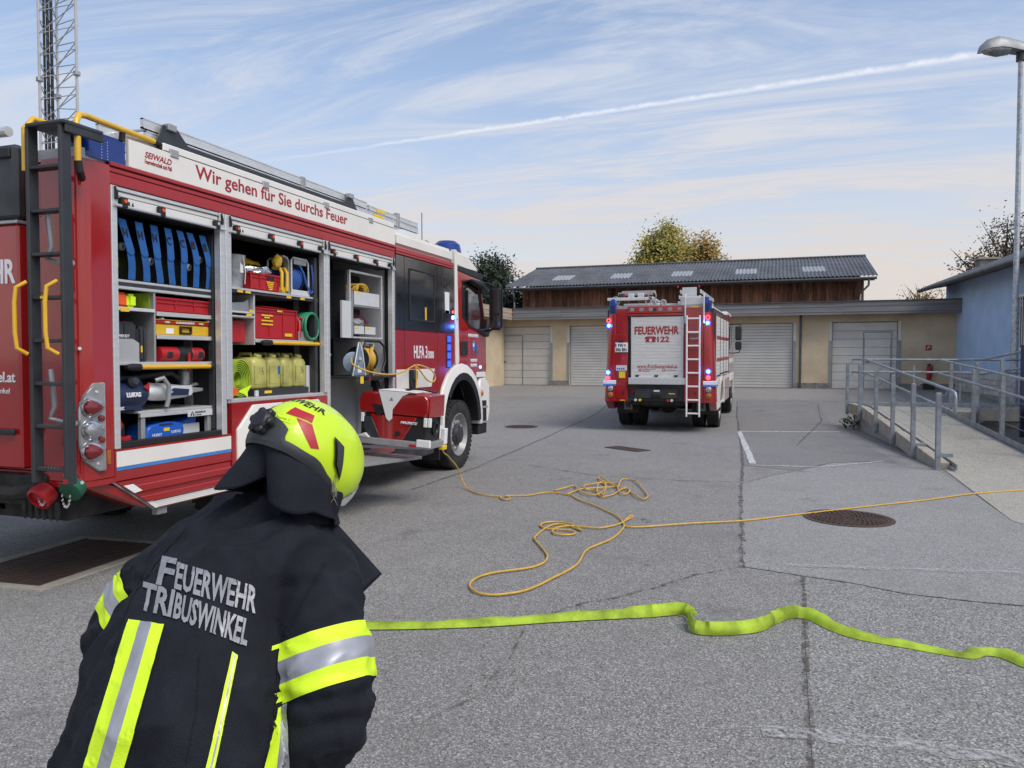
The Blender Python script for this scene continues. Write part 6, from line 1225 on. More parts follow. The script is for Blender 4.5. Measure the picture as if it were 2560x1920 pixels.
# roof load
C('roof_deck', 'alu_dull', -1.10, 1.08, .10, 4.7, 2.78, 2.86, bev=.004); C('roof_coaming', 'white_paint', 1.02, 1.12, .4, 4.8, 2.70, 2.86, bev=.02); C('roof_coaming', 'alu_dull', -1.12, -1.04, .2, 4.8, 2.78, 2.92, bev=.01)
lm = C('light_mast_head', 'alu', -1.32, -.35, .7, .78, 3.03, 3.10, bev=.01)
C('mast_frame', 'alu_dull', -1.10, -.28, .9, .98, 3.16, 3.23, bev=.006, par=lm); C('mast_tube', 'alu', -.95, -.1, .8, .88, 2.90, 2.96, bev=.02, par=lm); C('mast_tube', 'alu_dull', -1.05, -.25, 1.1, 1.2, 3.24, 3.28, bev=.005, par=lm)
for x, z in ((-1.12, 3.02), (-.26, 3.12), (-.32, 3.0)): MB().tube([(x + .09 * math.cos(a), .72, z + .10 * math.sin(a)) for a in np.linspace(0, 6.28, 19)[:-1]], .012, 6, closed=True).build('cable_loop', 'alu_dull', lm)
for x in (-1.0, -.78, -.55): C('floodlight', 'dark_grey' if x < -.9 else 'light_grey', x - .07, x + .07, .82, .92, 3.10, 3.20, bev=.01, par=lm)
for x in (-.93, -.40): C('red_clamp', 'plastic_red', x - .03, x + .03, .80, .83, 3.12, 3.17, par=lm)
MB().tube([(-.3, .9, 3.1), (-.15, .9, 3.0), (.0, .9, 2.92), (.35, 1.0, 2.92)], .035, 8).build('mast_arm', 'alu_dull', lm)
for x in (-.19, .04): MB().lathe([(.075, 0), (.075, .05), (.05, .055), (.03, .03), (.001, .03)], (x, .42, 2.945), (0, -1, 0), 22, cap=False).build('trolley_wheel', 'alu_dull', lm)
C('roof_box', 'light_grey', .46, .93, .12, .6, 2.865, 3.03, bev=.006)
rl = thing('roof_ladder', (-2.0, 19.5, 3.0), 'stack of aluminium ladders on the roof of the second fire engine', 'ladder', world=False); rl.rotation_euler = (R(.7), 0, 0)
for x in (-.20, .25):
    for k in range(3): C('ladder_rail', 'alu', x + .01 * k, x + .03 + .01 * k, -1.6 + .1 * k, 2.2, -.10 + .135 * k, -.02 + .135 * k, bev=.004, par=rl)
for k in range(10): MB().tube([(-.19, -1.5 + k * .38, .08), (.27, -1.5 + k * .38, .08)], .014, 6).build('rung', 'alu', rl)
C('ladder_plate', 'light_grey', -.12, .20, -1.45, -1.42, .0, .30, bev=.004, par=rl)
for x in (-.22, .25): C('end_cap', 'plastic_red', x, x + .035, -1.62, -1.58, .28, .33, par=rl)
# right-hand side: shutters in red frames
C('side_panel', 'red', 1.185, 1.21, .40, 4.72, 1.06, 2.70, bev=0); C('side_panel', 'red', -1.21, -1.185, .40, 4.72, .72, 2.70, bev=0)
for i, (a, b) in enumerate(((.48, 1.50), (1.60, 2.62), (2.72, 3.60), (3.68, 4.62))):
    zb = 1.24 if i in (1, 2) else 1.22
    sh2 = C('side_shutter', 'slat', 1.205, 1.222, a, b, zb, 2.62, bev=.003)
    for z0, z1 in ((2.10, 2.18), (1.60, 1.68)): C('red_stripe', 'red_band', 1.222, 1.2245, a, b, z0, z1, bev=0, par=sh2)
    for k in range(16): C('slat_line', 'alu_dull', 1.222, 1.2235, a, b, zb + .03 + k * .085, zb + .036 + k * .085, bev=0, par=sh2)
    MB().tube([(1.235, a + .05, zb + .06), (1.235, b - .05, zb + .06)], .014, 6).build('lift_bar', 'black', sh2); C('edge_post', 'black', 1.21, 1.228, b + .01, b + .06, zb, 2.62, bev=0)
MB().frame([(.42, .52), (1.32, .52), (1.34, 1.2), (.42, 1.2)], [(.5, .58), (1.26, .58), (1.27, 1.1), (.5, 1.1)], 'x', 1.20, 1.25).build('skirt_frame', 'white_paint', t2, bev=.006)
C('skirt', 'white_paint', 1.18, 1.245, .5, 1.27, .56, 1.12, bev=.006); C('skirt', 'red', 1.18, 1.24, 2.5, 4.72, .55, 1.12, bev=.006); C('skirt_white', 'white_paint', 1.24, 1.25, 2.5, 4.72, 1.12, 1.22, bev=0); C('skirt_edge', 'white_paint', 1.18, 1.26, 2.50, 2.58, .55, 1.22, bev=.006)
ao2 = [(1.9 + .66 * math.cos(a), .62 + .62 * math.sin(a)) for a in np.linspace(math.pi, 0, 13)]; ai2_ = [(1.9 + .58 * math.cos(a), .60 + .54 * math.sin(a)) for a in np.linspace(math.pi, 0, 13)]
for s_ in (1.19, -1.25): MB().frame(ao2, ai2_, 'x', s_, s_ + .06).build('wheel_arch', 'white_paint', t2)
# garland of small white lamp covers along the roof edge
for k in range(7): C('roof_lamp', 'plate_white', 1.05, 1.13, .55 + k * .6, .70 + k * .6, 2.70, 2.80, bev=.02)
# cab
cb = MB().prism([(4.80, .75), (6.95, .75), (7.10, 1.2), (7.05, 1.9), (6.80, 2.70), (6.55, 2.82), (4.80, 2.86)], 'x', -1.22, 1.22).build('cab', 'red', t2, bev=.04, seg=2)
C('cab_roof', 'white_paint', -1.18, 1.18, 4.80, 6.5, 2.80, 2.92, bev=.03); MB().prism([(5.1, 2.0), (5.9, 2.0), (5.9, 2.62), (5.1, 2.62)], 'x', 1.215, 1.225).build('crew_window', 'window_glass', cb); MB().prism([(6.05, 2.0), (6.85, 1.95), (6.68, 2.62), (6.05, 2.62)], 'x', 1.215, 1.225).build('cab_window', 'window_glass', cb)
C('cab_stripe', 'white_paint', 1.222, 1.226, 4.85, 7.0, 1.5, 1.62, bev=0); C('bumper', 'white_paint', -1.22, 1.22, 6.9, 7.25, .5, .95, bev=.04)
C('front_fender', 'white_paint', 1.0, 1.24, 5.5, 7.0, .95, 1.2, bev=.03)
MB().tube([(1.2, 6.75, 2.62), (1.40, 6.70, 2.62), (1.47, 6.62, 2.58)], .015, 6).build('mirror_arm', 'black', t2); MB().tube([(1.2, 6.85, 1.75), (1.40, 6.75, 1.78), (1.45, 6.65, 1.88)], .015, 6).build('mirror_arm', 'black', t2)
m2 = C('wing_mirror', 'black', 1.30, 1.48, 6.52, 6.62, 2.14, 2.56, bev=.03); C('mirror_glass', 'glass_dark', 1.315, 1.465, 6.515, 6.521, 2.18, 2.52, bev=0, par=m2); m3 = C('wing_mirror', 'black', 1.30, 1.48, 6.52, 6.62, 1.86, 2.10, bev=.03); C('mirror_glass', 'glass_dark', 1.315, 1.465, 6.515, 6.521, 1.89, 2.07, bev=0, par=m3)
C('door_mirror_back', 'plastic_red', 1.42, 1.46, 6.62, 6.64, 2.48, 2.52, bev=0)
# ================================================================ cable and hose lying in the yard
CAB = [(-3.62, 7.95, .70), (-3.684, 8.21, .56), (-3.781, 8.538, .48), (-3.832, 8.789, .385), (-3.844, 8.936, .31), (-3.853, 9.049, .23), (-3.85, 9.111, .14), (-3.791, 9.055, .07), (-3.682, 8.917, .025)]
FLAT = [(-3.575, 8.80), (-3.44, 8.673), (-3.313, 8.599), (-3.192, 8.578), (-3.115, 8.587), (-3.099, 8.522), (-3.042, 8.429), (-2.975, 8.393), (-2.958, 8.458), (-2.993, 8.559), (-3.061, 8.615), (-3.012, 8.658), (-2.825, 8.768), (-2.744, 8.915), (-2.664, 9.026), (-2.552, 9.027), (-2.408, 8.966), (-2.333, 8.92), (-2.201, 8.704), (-2.07, 8.541), (-1.932, 8.39), (-1.772, 8.18), (-1.633, 7.978), (-1.521, 7.781), (-1.465, 7.608), (-1.422, 7.469), (-1.407, 7.297), (-1.411, 7.072), (-1.426, 6.855), (-1.476, 6.662), (-1.534, 6.474), (-1.54, 6.312), (-1.515, 6.083), (-1.507, 5.924), (-1.531, 5.704), (-1.576, 5.508), (-1.627, 5.288), (-1.686, 5.117), (-1.765, 5.019), (-1.858, 4.966), (-1.951, 4.964), (-2.031, 5.02), (-2.092, 5.11), (-2.12, 5.217), (-2.109, 5.341), (-2.065, 5.464), (-1.991, 5.545), (-1.895, 5.627), (-1.81, 5.748), (-1.77, 5.892), (-1.788, 6.052), (-1.848, 6.206), (-1.952, 6.4), (-2.044, 6.565), (-2.096, 6.675), (-2.111, 6.802), (-2.115, 6.995), (-2.112, 7.2), (-2.069, 7.318), (-1.975, 7.308), (-1.864, 7.227), (-1.759, 7.107), (-1.885, 7.309), (-2.018, 7.417), (-2.133, 7.408), (-2.2, 7.322), (-2.199, 7.2), (-2.12, 7.097), (-2.027, 7.083), (-1.917, 7.092), (-1.83, 7.048), (-1.792, 6.984), (-1.821, 6.919), (-1.91, 6.888), (-1.98, 6.919), (-2.023, 7.016), (-2.022, 7.154), (-1.948, 7.257), (-1.855, 7.289), (-1.725, 7.275), (-1.614, 7.284), (-1.539, 7.399), (-1.48, 7.541), (-1.448, 7.709), (-1.422, 7.881), (-1.424, 7.968), (-1.443, 7.962), (-1.46, 7.769), (-1.455, 7.611), (-1.424, 7.481), (-1.384, 7.434), (-1.242, 7.472), (-0.782, 7.795), (-0.331, 8.089), (0.091, 8.501), (0.565, 8.948), (1.075, 9.456), (1.619, 9.972), (2.219, 10.597), (2.899, 11.143), (4.2, 12.1)]
TANG = [(-2.408, 8.966), (-2.363, 9.093), (-2.33, 9.343), (-2.221, 9.43), (-2.081, 9.528), (-1.959, 9.722), (-1.932, 9.834), (-2.018, 9.932), (-2.166, 9.913), (-2.284, 9.765), (-2.353, 9.637), (-2.278, 9.361), (-2.185, 9.344), (-2.056, 9.199), (-1.984, 9.086), (-2.082, 9.679), (-2.242, 10.106), (-2.323, 10.308), (-2.302, 10.374), (-2.162, 10.134), (-2.0, 9.759), (-1.846, 9.559), (-1.797, 9.596), (-1.723, 9.409), (-1.73, 9.201), (-1.795, 9.216), (-1.899, 9.541), (-1.972, 10.034), (-1.975, 10.312), (-1.898, 10.362), (-1.776, 10.157), (-1.614, 9.689), (-1.474, 9.218), (-1.448, 9.007), (-1.487, 8.934), (-1.588, 9.089), (-1.7, 9.369), (-1.795, 9.627), (-1.843, 9.463), (-1.869, 9.126), (-1.929, 8.901), (-2.009, 8.988), (-2.126, 9.365), (-2.209, 9.844), (-2.199, 10.065), (-2.124, 9.874), (-2.051, 9.391), (-2.033, 9.024), (-2.133, 8.99), (-2.261, 9.128), (-2.398, 9.418), (-2.476, 9.625), (-2.519, 9.376), (-2.599, 9.25), (-2.599, 9.124), (-2.523, 9.037)]
r_ = .0085
pts = smooth_pts(CAB + [(x, y, r_ + .006 + .004 * math.sin(i * 2.1) ** 2) for i, (x, y) in enumerate(FLAT)], 4)
tag(MB().tube(pts, r_, 8).build('extension_cable', 'cable', None, fix=False), 'long yellow cable snaking from the generator across the asphalt', 'cable')
tag(MB().tube(smooth_pts([(x, y, r_ + .006 + .018 * abs(math.sin(i * 1.3))) for i, (x, y) in enumerate(TANG)], 4), r_, 8).build('cable_tangle', 'cable', None, fix=False), 'tangled loops of yellow cable on the asphalt', 'cable')
HOSE = [(-1.72, 2.15, .03), (-1.95, 2.45, .03), (-2.25, 2.85, .035), (-2.52, 3.25, .04), (-2.72, 3.62, .044), (-2.74, 3.86, .044), (-2.582, 3.987, 0.044), (-2.405, 4.065, 0.041), (-2.068, 4.199, 0.041), (-1.683, 4.375, 0.047), (-1.304, 4.594, 0.048), (-0.961, 4.776, 0.057), (-0.771, 4.87, 0.072), (-0.582, 4.982, 0.090), (-0.523, 4.892, 0.094), (-0.473, 4.684, 0.096), (-0.304, 4.693, 0.096), (-0.098, 4.83, 0.097), (0.007, 5.021, 0.091), (0.09, 5.149, 0.084), (0.186, 5.155, 0.069), (0.299, 5.001, 0.055), (0.444, 4.888, 0.048), (0.68, 4.832, 0.036), (0.992, 4.768, 0.022), (1.098, 4.846, 0.04), (1.172, 4.83, 0.05), (1.246, 4.722, 0.051), (1.388, 4.578, 0.049), (2.2, 4.2, .04)]
bot = smooth_pts([(x, y, .008) for x, y, z in HOSE], 8); hs = smooth_pts([(z, 0, 0) for x, y, z in HOSE], 8)
mb = MB(); W = .080; rings = []
for i, p in enumerate(bot):
    d = bot[min(i + 1, len(bot) - 1)] - bot[max(i - 1, 0)]; d.z = 0; d.normalize(); n = Vector((-d.y, d.x, 0))
    h = min(W - .002, max(.012, hs[i].x)) + .004 * math.sin(i * .55) + .003 * math.sin(i * 1.31)
    lo, hi = .004, W - .001                                                         # partly lying flat: rise + part of the spread make the visible height
    for _ in range(18):
        md = (lo + hi) / 2
        if md + .36 * math.sqrt(W * W - md * md) < h + .008: lo = md
        else: hi = md
    h = lo; e = math.sqrt(W * W - h * h)
    top = p + n * e + Vector((0, 0, h)); up = (top - p); th = d.cross(up).normalized() * .006
    ring = []
    for k in range(7):
        f = k / 6; q = p.lerp(top, f) + up.cross(d).normalized() * (-.008 * math.sin(f * math.pi)); ring.append(q + th * math.sin(f * math.pi) + th * .25)
    for k in range(7):
        f = 1 - k / 6; q = p.lerp(top, f) + up.cross(d).normalized() * (-.008 * math.sin(f * math.pi)); ring.append(q - th * math.sin(f * math.pi) - th * .25)
    rings.append(ring)
mat('hose_yard', (.37, .52, .03), .72, var=.38, vs_=5, bump=.35, bs=300)
tag(mb.loft(rings).build('fire_hose', 'hose_yard', None), 'flat lime green fire hose trailing across the asphalt', 'hose')
# ================================================================ trees
mat('bark', (0.085, 0.065, 0.05), 0.9, var=0.4, vs_=7, stretch=(4, 4, 1), bump=.4, bs=30)
def leafmat(name, a, b):
    m = mat(name, a, .6, var=.2, vs_=.8); t = m.node_tree; L = t.links.new; bs_ = t.nodes['Principled BSDF']
    src = bs_.inputs['Base Color'].links[0].from_socket; mx = t.nodes.new('ShaderNodeMix'); mx.data_type = 'RGBA'; mx.inputs[7].default_value = (*b, 1); L(src, mx.inputs[6])
    n2_ = t.nodes.new('ShaderNodeTexNoise'); n2_.inputs['Scale'].default_value = 1.1; n2_.inputs['Detail'].default_value = 6; co = t.nodes.new('ShaderNodeTexCoord'); L(co.outputs['Object'], n2_.inputs['Vector'])
    mr_ = t.nodes.new('ShaderNodeMapRange'); mr_.inputs[1].default_value = .42; mr_.inputs[2].default_value = .6; L(n2_.outputs[0], mr_.inputs[0]); L(mr_.outputs[0], mx.inputs[0]); L(mx.outputs[2], bs_.inputs['Base Color'])
    bs_.inputs['Subsurface Weight'].default_value = 0
leafmat('leaf_yellowgreen', (.24, .24, .055), (.42, .33, .07)); leafmat('leaf_orange', (.36, .22, .05), (.24, .19, .05)); leafmat('leaf_pine', (.018, .032, .018), (.03, .05, .025)); leafmat('leaf_dark', (.045, .055, .025), (.10, .05, .03)); leafmat('leaf_weed', (.03, .06, .02), (.05, .08, .03))
def tree(name, label, base, H_, crown, leaf, n, size, seed, trunk_r=.2, needle=False, limbs=14, bare=0):
    """crown: list of (centre offset, radii) ellipsoids; leaves cluster at the twig ends"""
    rnd = random.Random(seed); t_ = thing(name, base, label, 'tree', world=False); mb = MB()
    mb.tube([(0, 0, 0), (.05, .03, H_ * .4), (-.03, .05, H_ * .75), (0, 0, H_ * .97)], [trunk_r, trunk_r * .75, trunk_r * .4, .02], 9)
    tips = []
    for k in range(limbs):
        c, r = crown[k % len(crown)]; u = Vector((rnd.gauss(0, 1), rnd.gauss(0, 1), rnd.gauss(0, 1))).normalized()
        e = Vector(c) + Vector((u.x * r[0], u.y * r[1], u.z * r[2])) * .85; s0 = Vector((0, 0, H_ * rnd.uniform(.3, .75)))
        if needle: s0 = Vector((0, 0, max(.5, e.z - .3)))
        mid = s0.lerp(e, .5) + Vector((0, 0, rnd.uniform(.0, .4))); mb.tube([s0, mid, e], [trunk_r * .35, trunk_r * .2, .012], 5)
        for q in range(3):
            e2 = e + Vector((rnd.uniform(-.6, .6), rnd.uniform(-.6, .6), rnd.uniform(-.1, .7))) * (1.6 if bare else 1); mb.tube([mid.lerp(e, .4 + .2 * q), e2], [.03, .006], 4)
    mb.build('trunk', 'bark', t_, fix=False)
    vs, fs = [], []; cl = []
    for c, r in crown:
        for k in range(int(26 * max(r) + 6)):
            u = Vector((rnd.gauss(0, 1), rnd.gauss(0, 1), rnd.gauss(0, 1))).normalized() * rnd.uniform(.35, 1.05); cl.append((Vector(c) + Vector((u.x * r[0], u.y * r[1], u.z * r[2])), rnd.uniform(.22, .5) * (max(r) ** .5)))
    for k in range(n):
        c, s_ = rnd.choice(cl); p = c + Vector((rnd.gauss(0, s_), rnd.gauss(0, s_), rnd.gauss(0, s_ * .75)))
        a = Vector((rnd.gauss(0, 1), rnd.gauss(0, 1), rnd.gauss(0, .6))).normalized(); b = a.orthogonal().normalized(); l = size * rnd.uniform(.6, 1.3); w_ = l * (.17 if needle else .42)
        if needle: a = (a + Vector((p.x, p.y, 0)).normalized() * .8 + Vector((0, 0, .3))).normalized(); b = a.orthogonal().normalized()
        o = len(vs); vs += [p - a * l * .5, p + b * w_, p + a * l * .5, p - b * w_]; fs.append((o, o + 1, o + 2, o + 3))
    m_ = MB(); m_.v = [tuple(v) for v in vs]; m_.f = fs; tag(m_.build('crown', leaf, t_, fix=False, smooth=0), kind='stuff')
    return t_
tree('poplar_tree', 'yellow-green leafy tree rising behind the barn roof', (-8.75, 62, .5), 11.5, [((0, 0, 9.4), (1.7, 1.6, 2.0)), ((.4, 0, 10.8), (.9, 1.0, 1.0)), ((-1.5, 0, 8.2), (1.1, 1.1, 1.3)), ((1.2, 0, 8.8), (1.0, 1.1, 1.8)), ((-.8, 0, 10.1), (.8, .8, .9))], 'leaf_yellowgreen', 11000, .20, 1, limbs=30)
tree('autumn_tree', 'orange autumn tree beside the yellow-green one behind the barn', (-5.7, 63, .5), 10.8, [((-.1, 0, 9.6), (.9, .9, 1.5)), ((-.3, 0, 8.2), (1.3, 1.2, 1.7)), ((.9, 0, 8.3), (.7, .8, 1.0))], 'leaf_orange', 6000, .20, 2, limbs=26, bare=1, trunk_r=.16)
tree('pine_tree', 'dark green pine behind the fire engine mirror', (-14.6, 39, .5), 6.7, [((0, 0, 5.6), (.8, .8, 1.1)), ((-.3, 0, 4.6), (1.4, 1.3, 1.0)), ((.4, 0, 3.9), (1.8, 1.5, 1.0)), ((.9, 0, 3.2), (1.6, 1.4, .9))], 'leaf_pine', 22000, .22, 3, needle=True)
tree('ash_tree', 'dark thin-leaved tree behind the blue house roof', (9.8, 41, .5), 7.6, [((0, 0, 6.7), (1.1, 1.1, .8)), ((-1.2, 0, 5.6), (1.0, 1.0, .5)), ((.9, 0, 5.9), (1.3, 1.1, 1.0))], 'leaf_dark', 2300, .13, 4, limbs=26, trunk_r=.15)
tree('small_tree', 'small pale tree peeping over the garage roof by the blue house', (7.0, 44, .5), 4.6, [((0, 0, 4.1), (.9, .8, .5))], 'leaf_orange', 500, .12, 5, limbs=10, trunk_r=.08)
# weed growing at the ramp foot
wd = thing('weed', (1.65, 19.6, 0), 'small green weed growing beside the ramp wall', 'weed', world=False); rnd = random.Random(8); mb = MB()
for k in range(160):
    a = rnd.uniform(0, 6.28); r = rnd.uniform(0, .26); z = rnd.uniform(.02, .34) * (1 - r * 1.6); d = Vector((math.cos(a), math.sin(a), .8)).normalized(); p = Vector((r * math.cos(a), r * math.sin(a), z)); b = d.orthogonal().normalized(); l = rnd.uniform(.05, .1)
    mb.add([p, p + d * l * .5 + b * l * .22, p + d * l, p + d * l * .5 - b * l * .22], [(0, 1, 2, 3)])
tag(mb.build('leaves', 'leaf_weed', wd, fix=False, smooth=0), kind='stuff'); mb = MB()
for k in range(9): a = k * .7; mb.tube([(0, 0, 0), (.05 * math.cos(a), .05 * math.sin(a), .12), (.16 * math.cos(a), .16 * math.sin(a), .24)], .004, 4)
tag(mb.build('stems', 'leaf_weed', wd, fix=False), kind='stuff')

# dead leaves and grit scattered on the asphalt
mat('dry_leaf', (.16, .085, .035), .8, var=.4, vs_=20); objr = random.Random(21); mb = MB()
for k in range(150):
    x, y_ = (objr.gauss(-1.38, .10), objr.gauss(3.7, .12)) if k < 34 else (objr.uniform(-3.5, 2.0), objr.uniform(3.0, 15)); s_ = objr.uniform(.004, .013) if k < 34 else objr.uniform(.006, .016); a = objr.uniform(0, 6.28)
    e1 = Vector((math.cos(a), math.sin(a), objr.uniform(-.2, .3))) * s_; e2 = Vector((-math.sin(a), math.cos(a), objr.uniform(-.2, .3))) * s_ * .5; c0 = Vector((x, y_, .012 + s_ * .3))
    mb.add([c0 - e1, c0 + e2, c0 + e1, c0 - e2], [(0, 1, 2, 3)])
tag(mb.build('leaf_litter', 'dry_leaf', None, place=False, fix=False, smooth=0), 'tiny dry leaves and grit scattered over the asphalt', 'litter', kind='stuff')
# ================================================================ firefighter, seen from behind, bending forward
_c, _s = math.cos(R(19.1)), math.sin(R(19.1))
def W3(p): a, b, z = p; return Vector((a * _c - b * _s, a * _s + b * _c, z))         # yard axes turned 19.1 degrees: a across, b away
pr = thing('person', W3((-.74, 1.72, 0)), 'firefighter in navy coat with lime reflective bands bending forward, yellow helmet', 'person')
def limb(mb, pts, n=14):
    """closed tapered tube: pts = [(centre, radius or (rx, ry), optional side axis)]"""
    P = [W3(p[0]) for p in pts]; rings = []; side = None
    for i, p in enumerate(pts):
        d = (P[min(i + 1, len(P) - 1)] - P[max(i - 1, 0)]).normalized(); r = p[1] if isinstance(p[1], tuple) else (p[1], p[1])
        sx = (W3(p[2]) if len(p) > 2 else (side if side is not None else d.orthogonal())); sx = (sx - d * sx.dot(d)).normalized(); side = sx; sy = d.cross(sx)
        rings.append([P[i] + sx * (r[0] * math.cos(t)) + sy * (r[1] * math.sin(t)) for t in np.linspace(0, 2 * math.pi, n + 1)[:-1]])
    return mb.loft(rings)
def melt(mb, name, voxel, it, fac=.5):
    """merge overlapping closed pieces into one continuous surface"""
    me = bpy.data.meshes.new(name); me.from_pydata(mb.v, [], mb.f); bm = bmesh.new(); bm.from_mesh(me); bmesh.ops.recalc_face_normals(bm, faces=bm.faces); bm.to_mesh(me); bm.free()
    ob = bpy.data.objects.new(name, me); COL.objects.link(ob)
    md = ob.modifiers.new('r', 'REMESH'); md.mode = 'VOXEL'; md.voxel_size = voxel
    sm = ob.modifiers.new('s', 'SMOOTH'); sm.iterations = it; sm.factor = fac
    out = bpy.data.meshes.new_from_object(ob.evaluated_get(bpy.context.evaluated_depsgraph_get())); bpy.data.objects.remove(ob)
    out.polygons.foreach_set('use_smooth', [True] * len(out.polygons)); out.name = name; return out
SA = (.903, -.427, -.037)                                       # shoulder axis
TORSO = [((-.775, 1.66, .60), (.292, .205), (.92, -.38, 0)), ((-.757, 1.67, .70), (.274, .19), (.92, -.38, 0)), ((-.748, 1.69, .83), (.250, .172), (.92, -.38, 0)), ((-.748, 1.76, .93), (.235, .165), (.91, -.41, 0)),
         ((-.730, 1.86, 1.02), (.220, .150), SA), ((-.697, 1.93, 1.088), (.230, .135), SA), ((-.668, 1.985, 1.148), (.236, .110), SA), ((-.640, 2.02, 1.198), (.200, .092), SA), ((-.605, 2.04, 1.230), (.120, .082), SA), ((-.590, 2.05, 1.265), (.085, .075), SA)]
ARM_R = [((-.535, 1.95, 1.145), .075), ((-.490, 1.885, 1.105), .094), ((-.462, 1.81, 1.02), .104), ((-.436, 1.755, .935), .106), ((-.422, 1.725, .855), .106), ((-.462, 1.735, .785), .094), ((-.515, 1.79, .705), .084), ((-.575, 1.86, .61), .068)]
ARM_L = [((-.77, 2.03, 1.145), .085), ((-.862, 2.06, 1.118), .094), ((-.94, 2.065, 1.04), .096), ((-1.01, 2.07, .965), .096), ((-1.068, 2.085, .885), .096), ((-1.065, 2.15, .80), .086), ((-1.03, 2.23, .71), .066)]
mb = MB(); limb(mb, TORSO, 28); limb(mb, ARM_R, 20); limb(mb, ARM_L, 20)
jk = melt(mb, 'jacket', .011, 10)
jk.calc_loop_triangles() if False else None
from mathutils import Euler
CR = Euler((R(88.13), 0, R(19.1))).to_matrix(); EYE = Vector((0, 0, 1.65))     # camera pose, fixed here, from which tape and print are laid on the cloth
BV0 = BVHTree.FromPolygons([v.co.copy() for v in jk.vertices], [tuple(p.vertices) for p in jk.polygons])
calm = [h[0] for h in (BV0.ray_cast(EYE, (CR @ Vector(((x * 1.1573 - 1280) / 1930, -(y * 1.1573 - 960) / 1930, -1))).normalized()) for x, y in ((345, 1275), (400, 1300), (460, 1320), (520, 1345), (310, 1400), (290, 1470), (265, 1550), (240, 1630), (495, 1440), (475, 1520), (455, 1600))) if h[0]]
nv = len(jk.vertices); nr = [v.normal.copy() for v in jk.vertices]
eR, eL = W3((-.412, 1.725, .855)), W3((-1.03, 2.09, .885)); sR, sL = W3((-.50, 1.88, 1.09)), W3((-.85, 2.05, 1.09))
armdir = (W3((-.395, 1.715, .865)) - W3((-.435, 1.865, 1.145))).normalized()
for v, n in zip(jk.vertices, nr):
    p = v.co; q = p * 5.0
    d = noise.noise(q + Vector((3, 1, 7))) * .010 + noise.noise(p * 12) * .004
    tw = p + Vector((noise.noise(p * 4), noise.noise(p * 4 + Vector((5, 0, 0))), 0)) * .06
    fold = 1 - abs(noise.noise(Vector((tw.x * 9 - tw.y * 4, tw.z * 3.2, tw.y * 6)))) * 2.0
    d += max(0, fold) ** 2 * .019
    crs = 1 - abs(noise.noise(Vector((tw.x * 16 + tw.z * 9, tw.y * 12, tw.z * 15 - tw.x * 8)))) * 2.6
    d += max(0, crs) ** 3 * .007
    d *= 1 - .82 * max(math.exp(-((p - c3).length / .075) ** 2) for c3 in calm)             # taped and printed areas lie flatter
    for e, s_ in ((eR, .13), (eL, .12), (sR, .10), (sL, .10)):
        k = math.exp(-((p - e).length / s_) ** 2); t_ = (p - e).dot(armdir)
        d += k * .010 * math.sin(t_ * 80 + 7.0 * noise.noise(p * 6))
    v.co = p + n * d
jk.update(); jacket = link(jk, 'jacket', 'cloth_navy', pr)
BV = BVHTree.FromPolygons([v.co.copy() for v in jk.vertices], [tuple(p.vertices) for p in jk.polygons])
FWD = W3((0, 1, 0))
def on_coat(x, y, off=.0028):
    h = BV.ray_cast(EYE, (CR @ Vector(((x * 1.1573 - 1280) / 1930, -(y * 1.1573 - 960) / 1930, -1))).normalized())
    return (h[0] + h[1].normalized() * off * (1 if h[1].dot(FWD) < 0 else -1)) if h[0] else None
def drape(vs, fs, name, m, off=.0028, thick=.0):
    P = [on_coat(a, z, off) for a, z in vs]; ok = [f for f in fs if all(P[i] is not None for i in f)]
    ok = [f for f in ok if max((P[i] - P[j]).length for i in f for j in f) < .09]
    mb_ = MB(); mb_.v = [tuple(p) if p is not None else (0, 0, 0) for p in P]; mb_.f = ok
    bm = bmesh.new(); me = bpy.data.meshes.new(name); me.from_pydata(mb_.v, [], mb_.f); bm.from_mesh(me)
    bmesh.ops.delete(bm, geom=[v for v in bm.verts if not v.link_faces], context='VERTS'); bm.normal_update()
    for f in bm.faces:
        if f.normal.dot(FWD) > 0: f.normal_flip()
    bm.to_mesh(me); bm.free(); me.polygons.foreach_set('use_smooth', [True] * len(me.polygons))
    return link(me, name, m, jacket)
jacket['world_parts'] = 0
def px2(x, y, D): return ((x * 1.1573 - 1280) / 1930 * D, 1.65 - (y * 1.1573 - 897) / 1930 * D)
def quad_strip(c00, c10, c11, c01, name, m, nu=8, nv_=26, off=.0028):
    vs = []; fs = []
    for j in range(nv_ + 1):
        for i in range(nu + 1):
            u, v = i / nu, j / nv_; p = [(c00[k] * (1 - u) + c10[k] * u) * (1 - v) + (c01[k] * (1 - u) + c11[k] * u) * v for k in (0, 1)]; vs.append(p)
    fs = [(j * (nu + 1) + i, j * (nu + 1) + i + 1, (j + 1) * (nu + 1) + i + 1, (j + 1) * (nu + 1) + i) for j in range(nv_) for i in range(nu)]
    return drape(vs, fs, name, m, off)
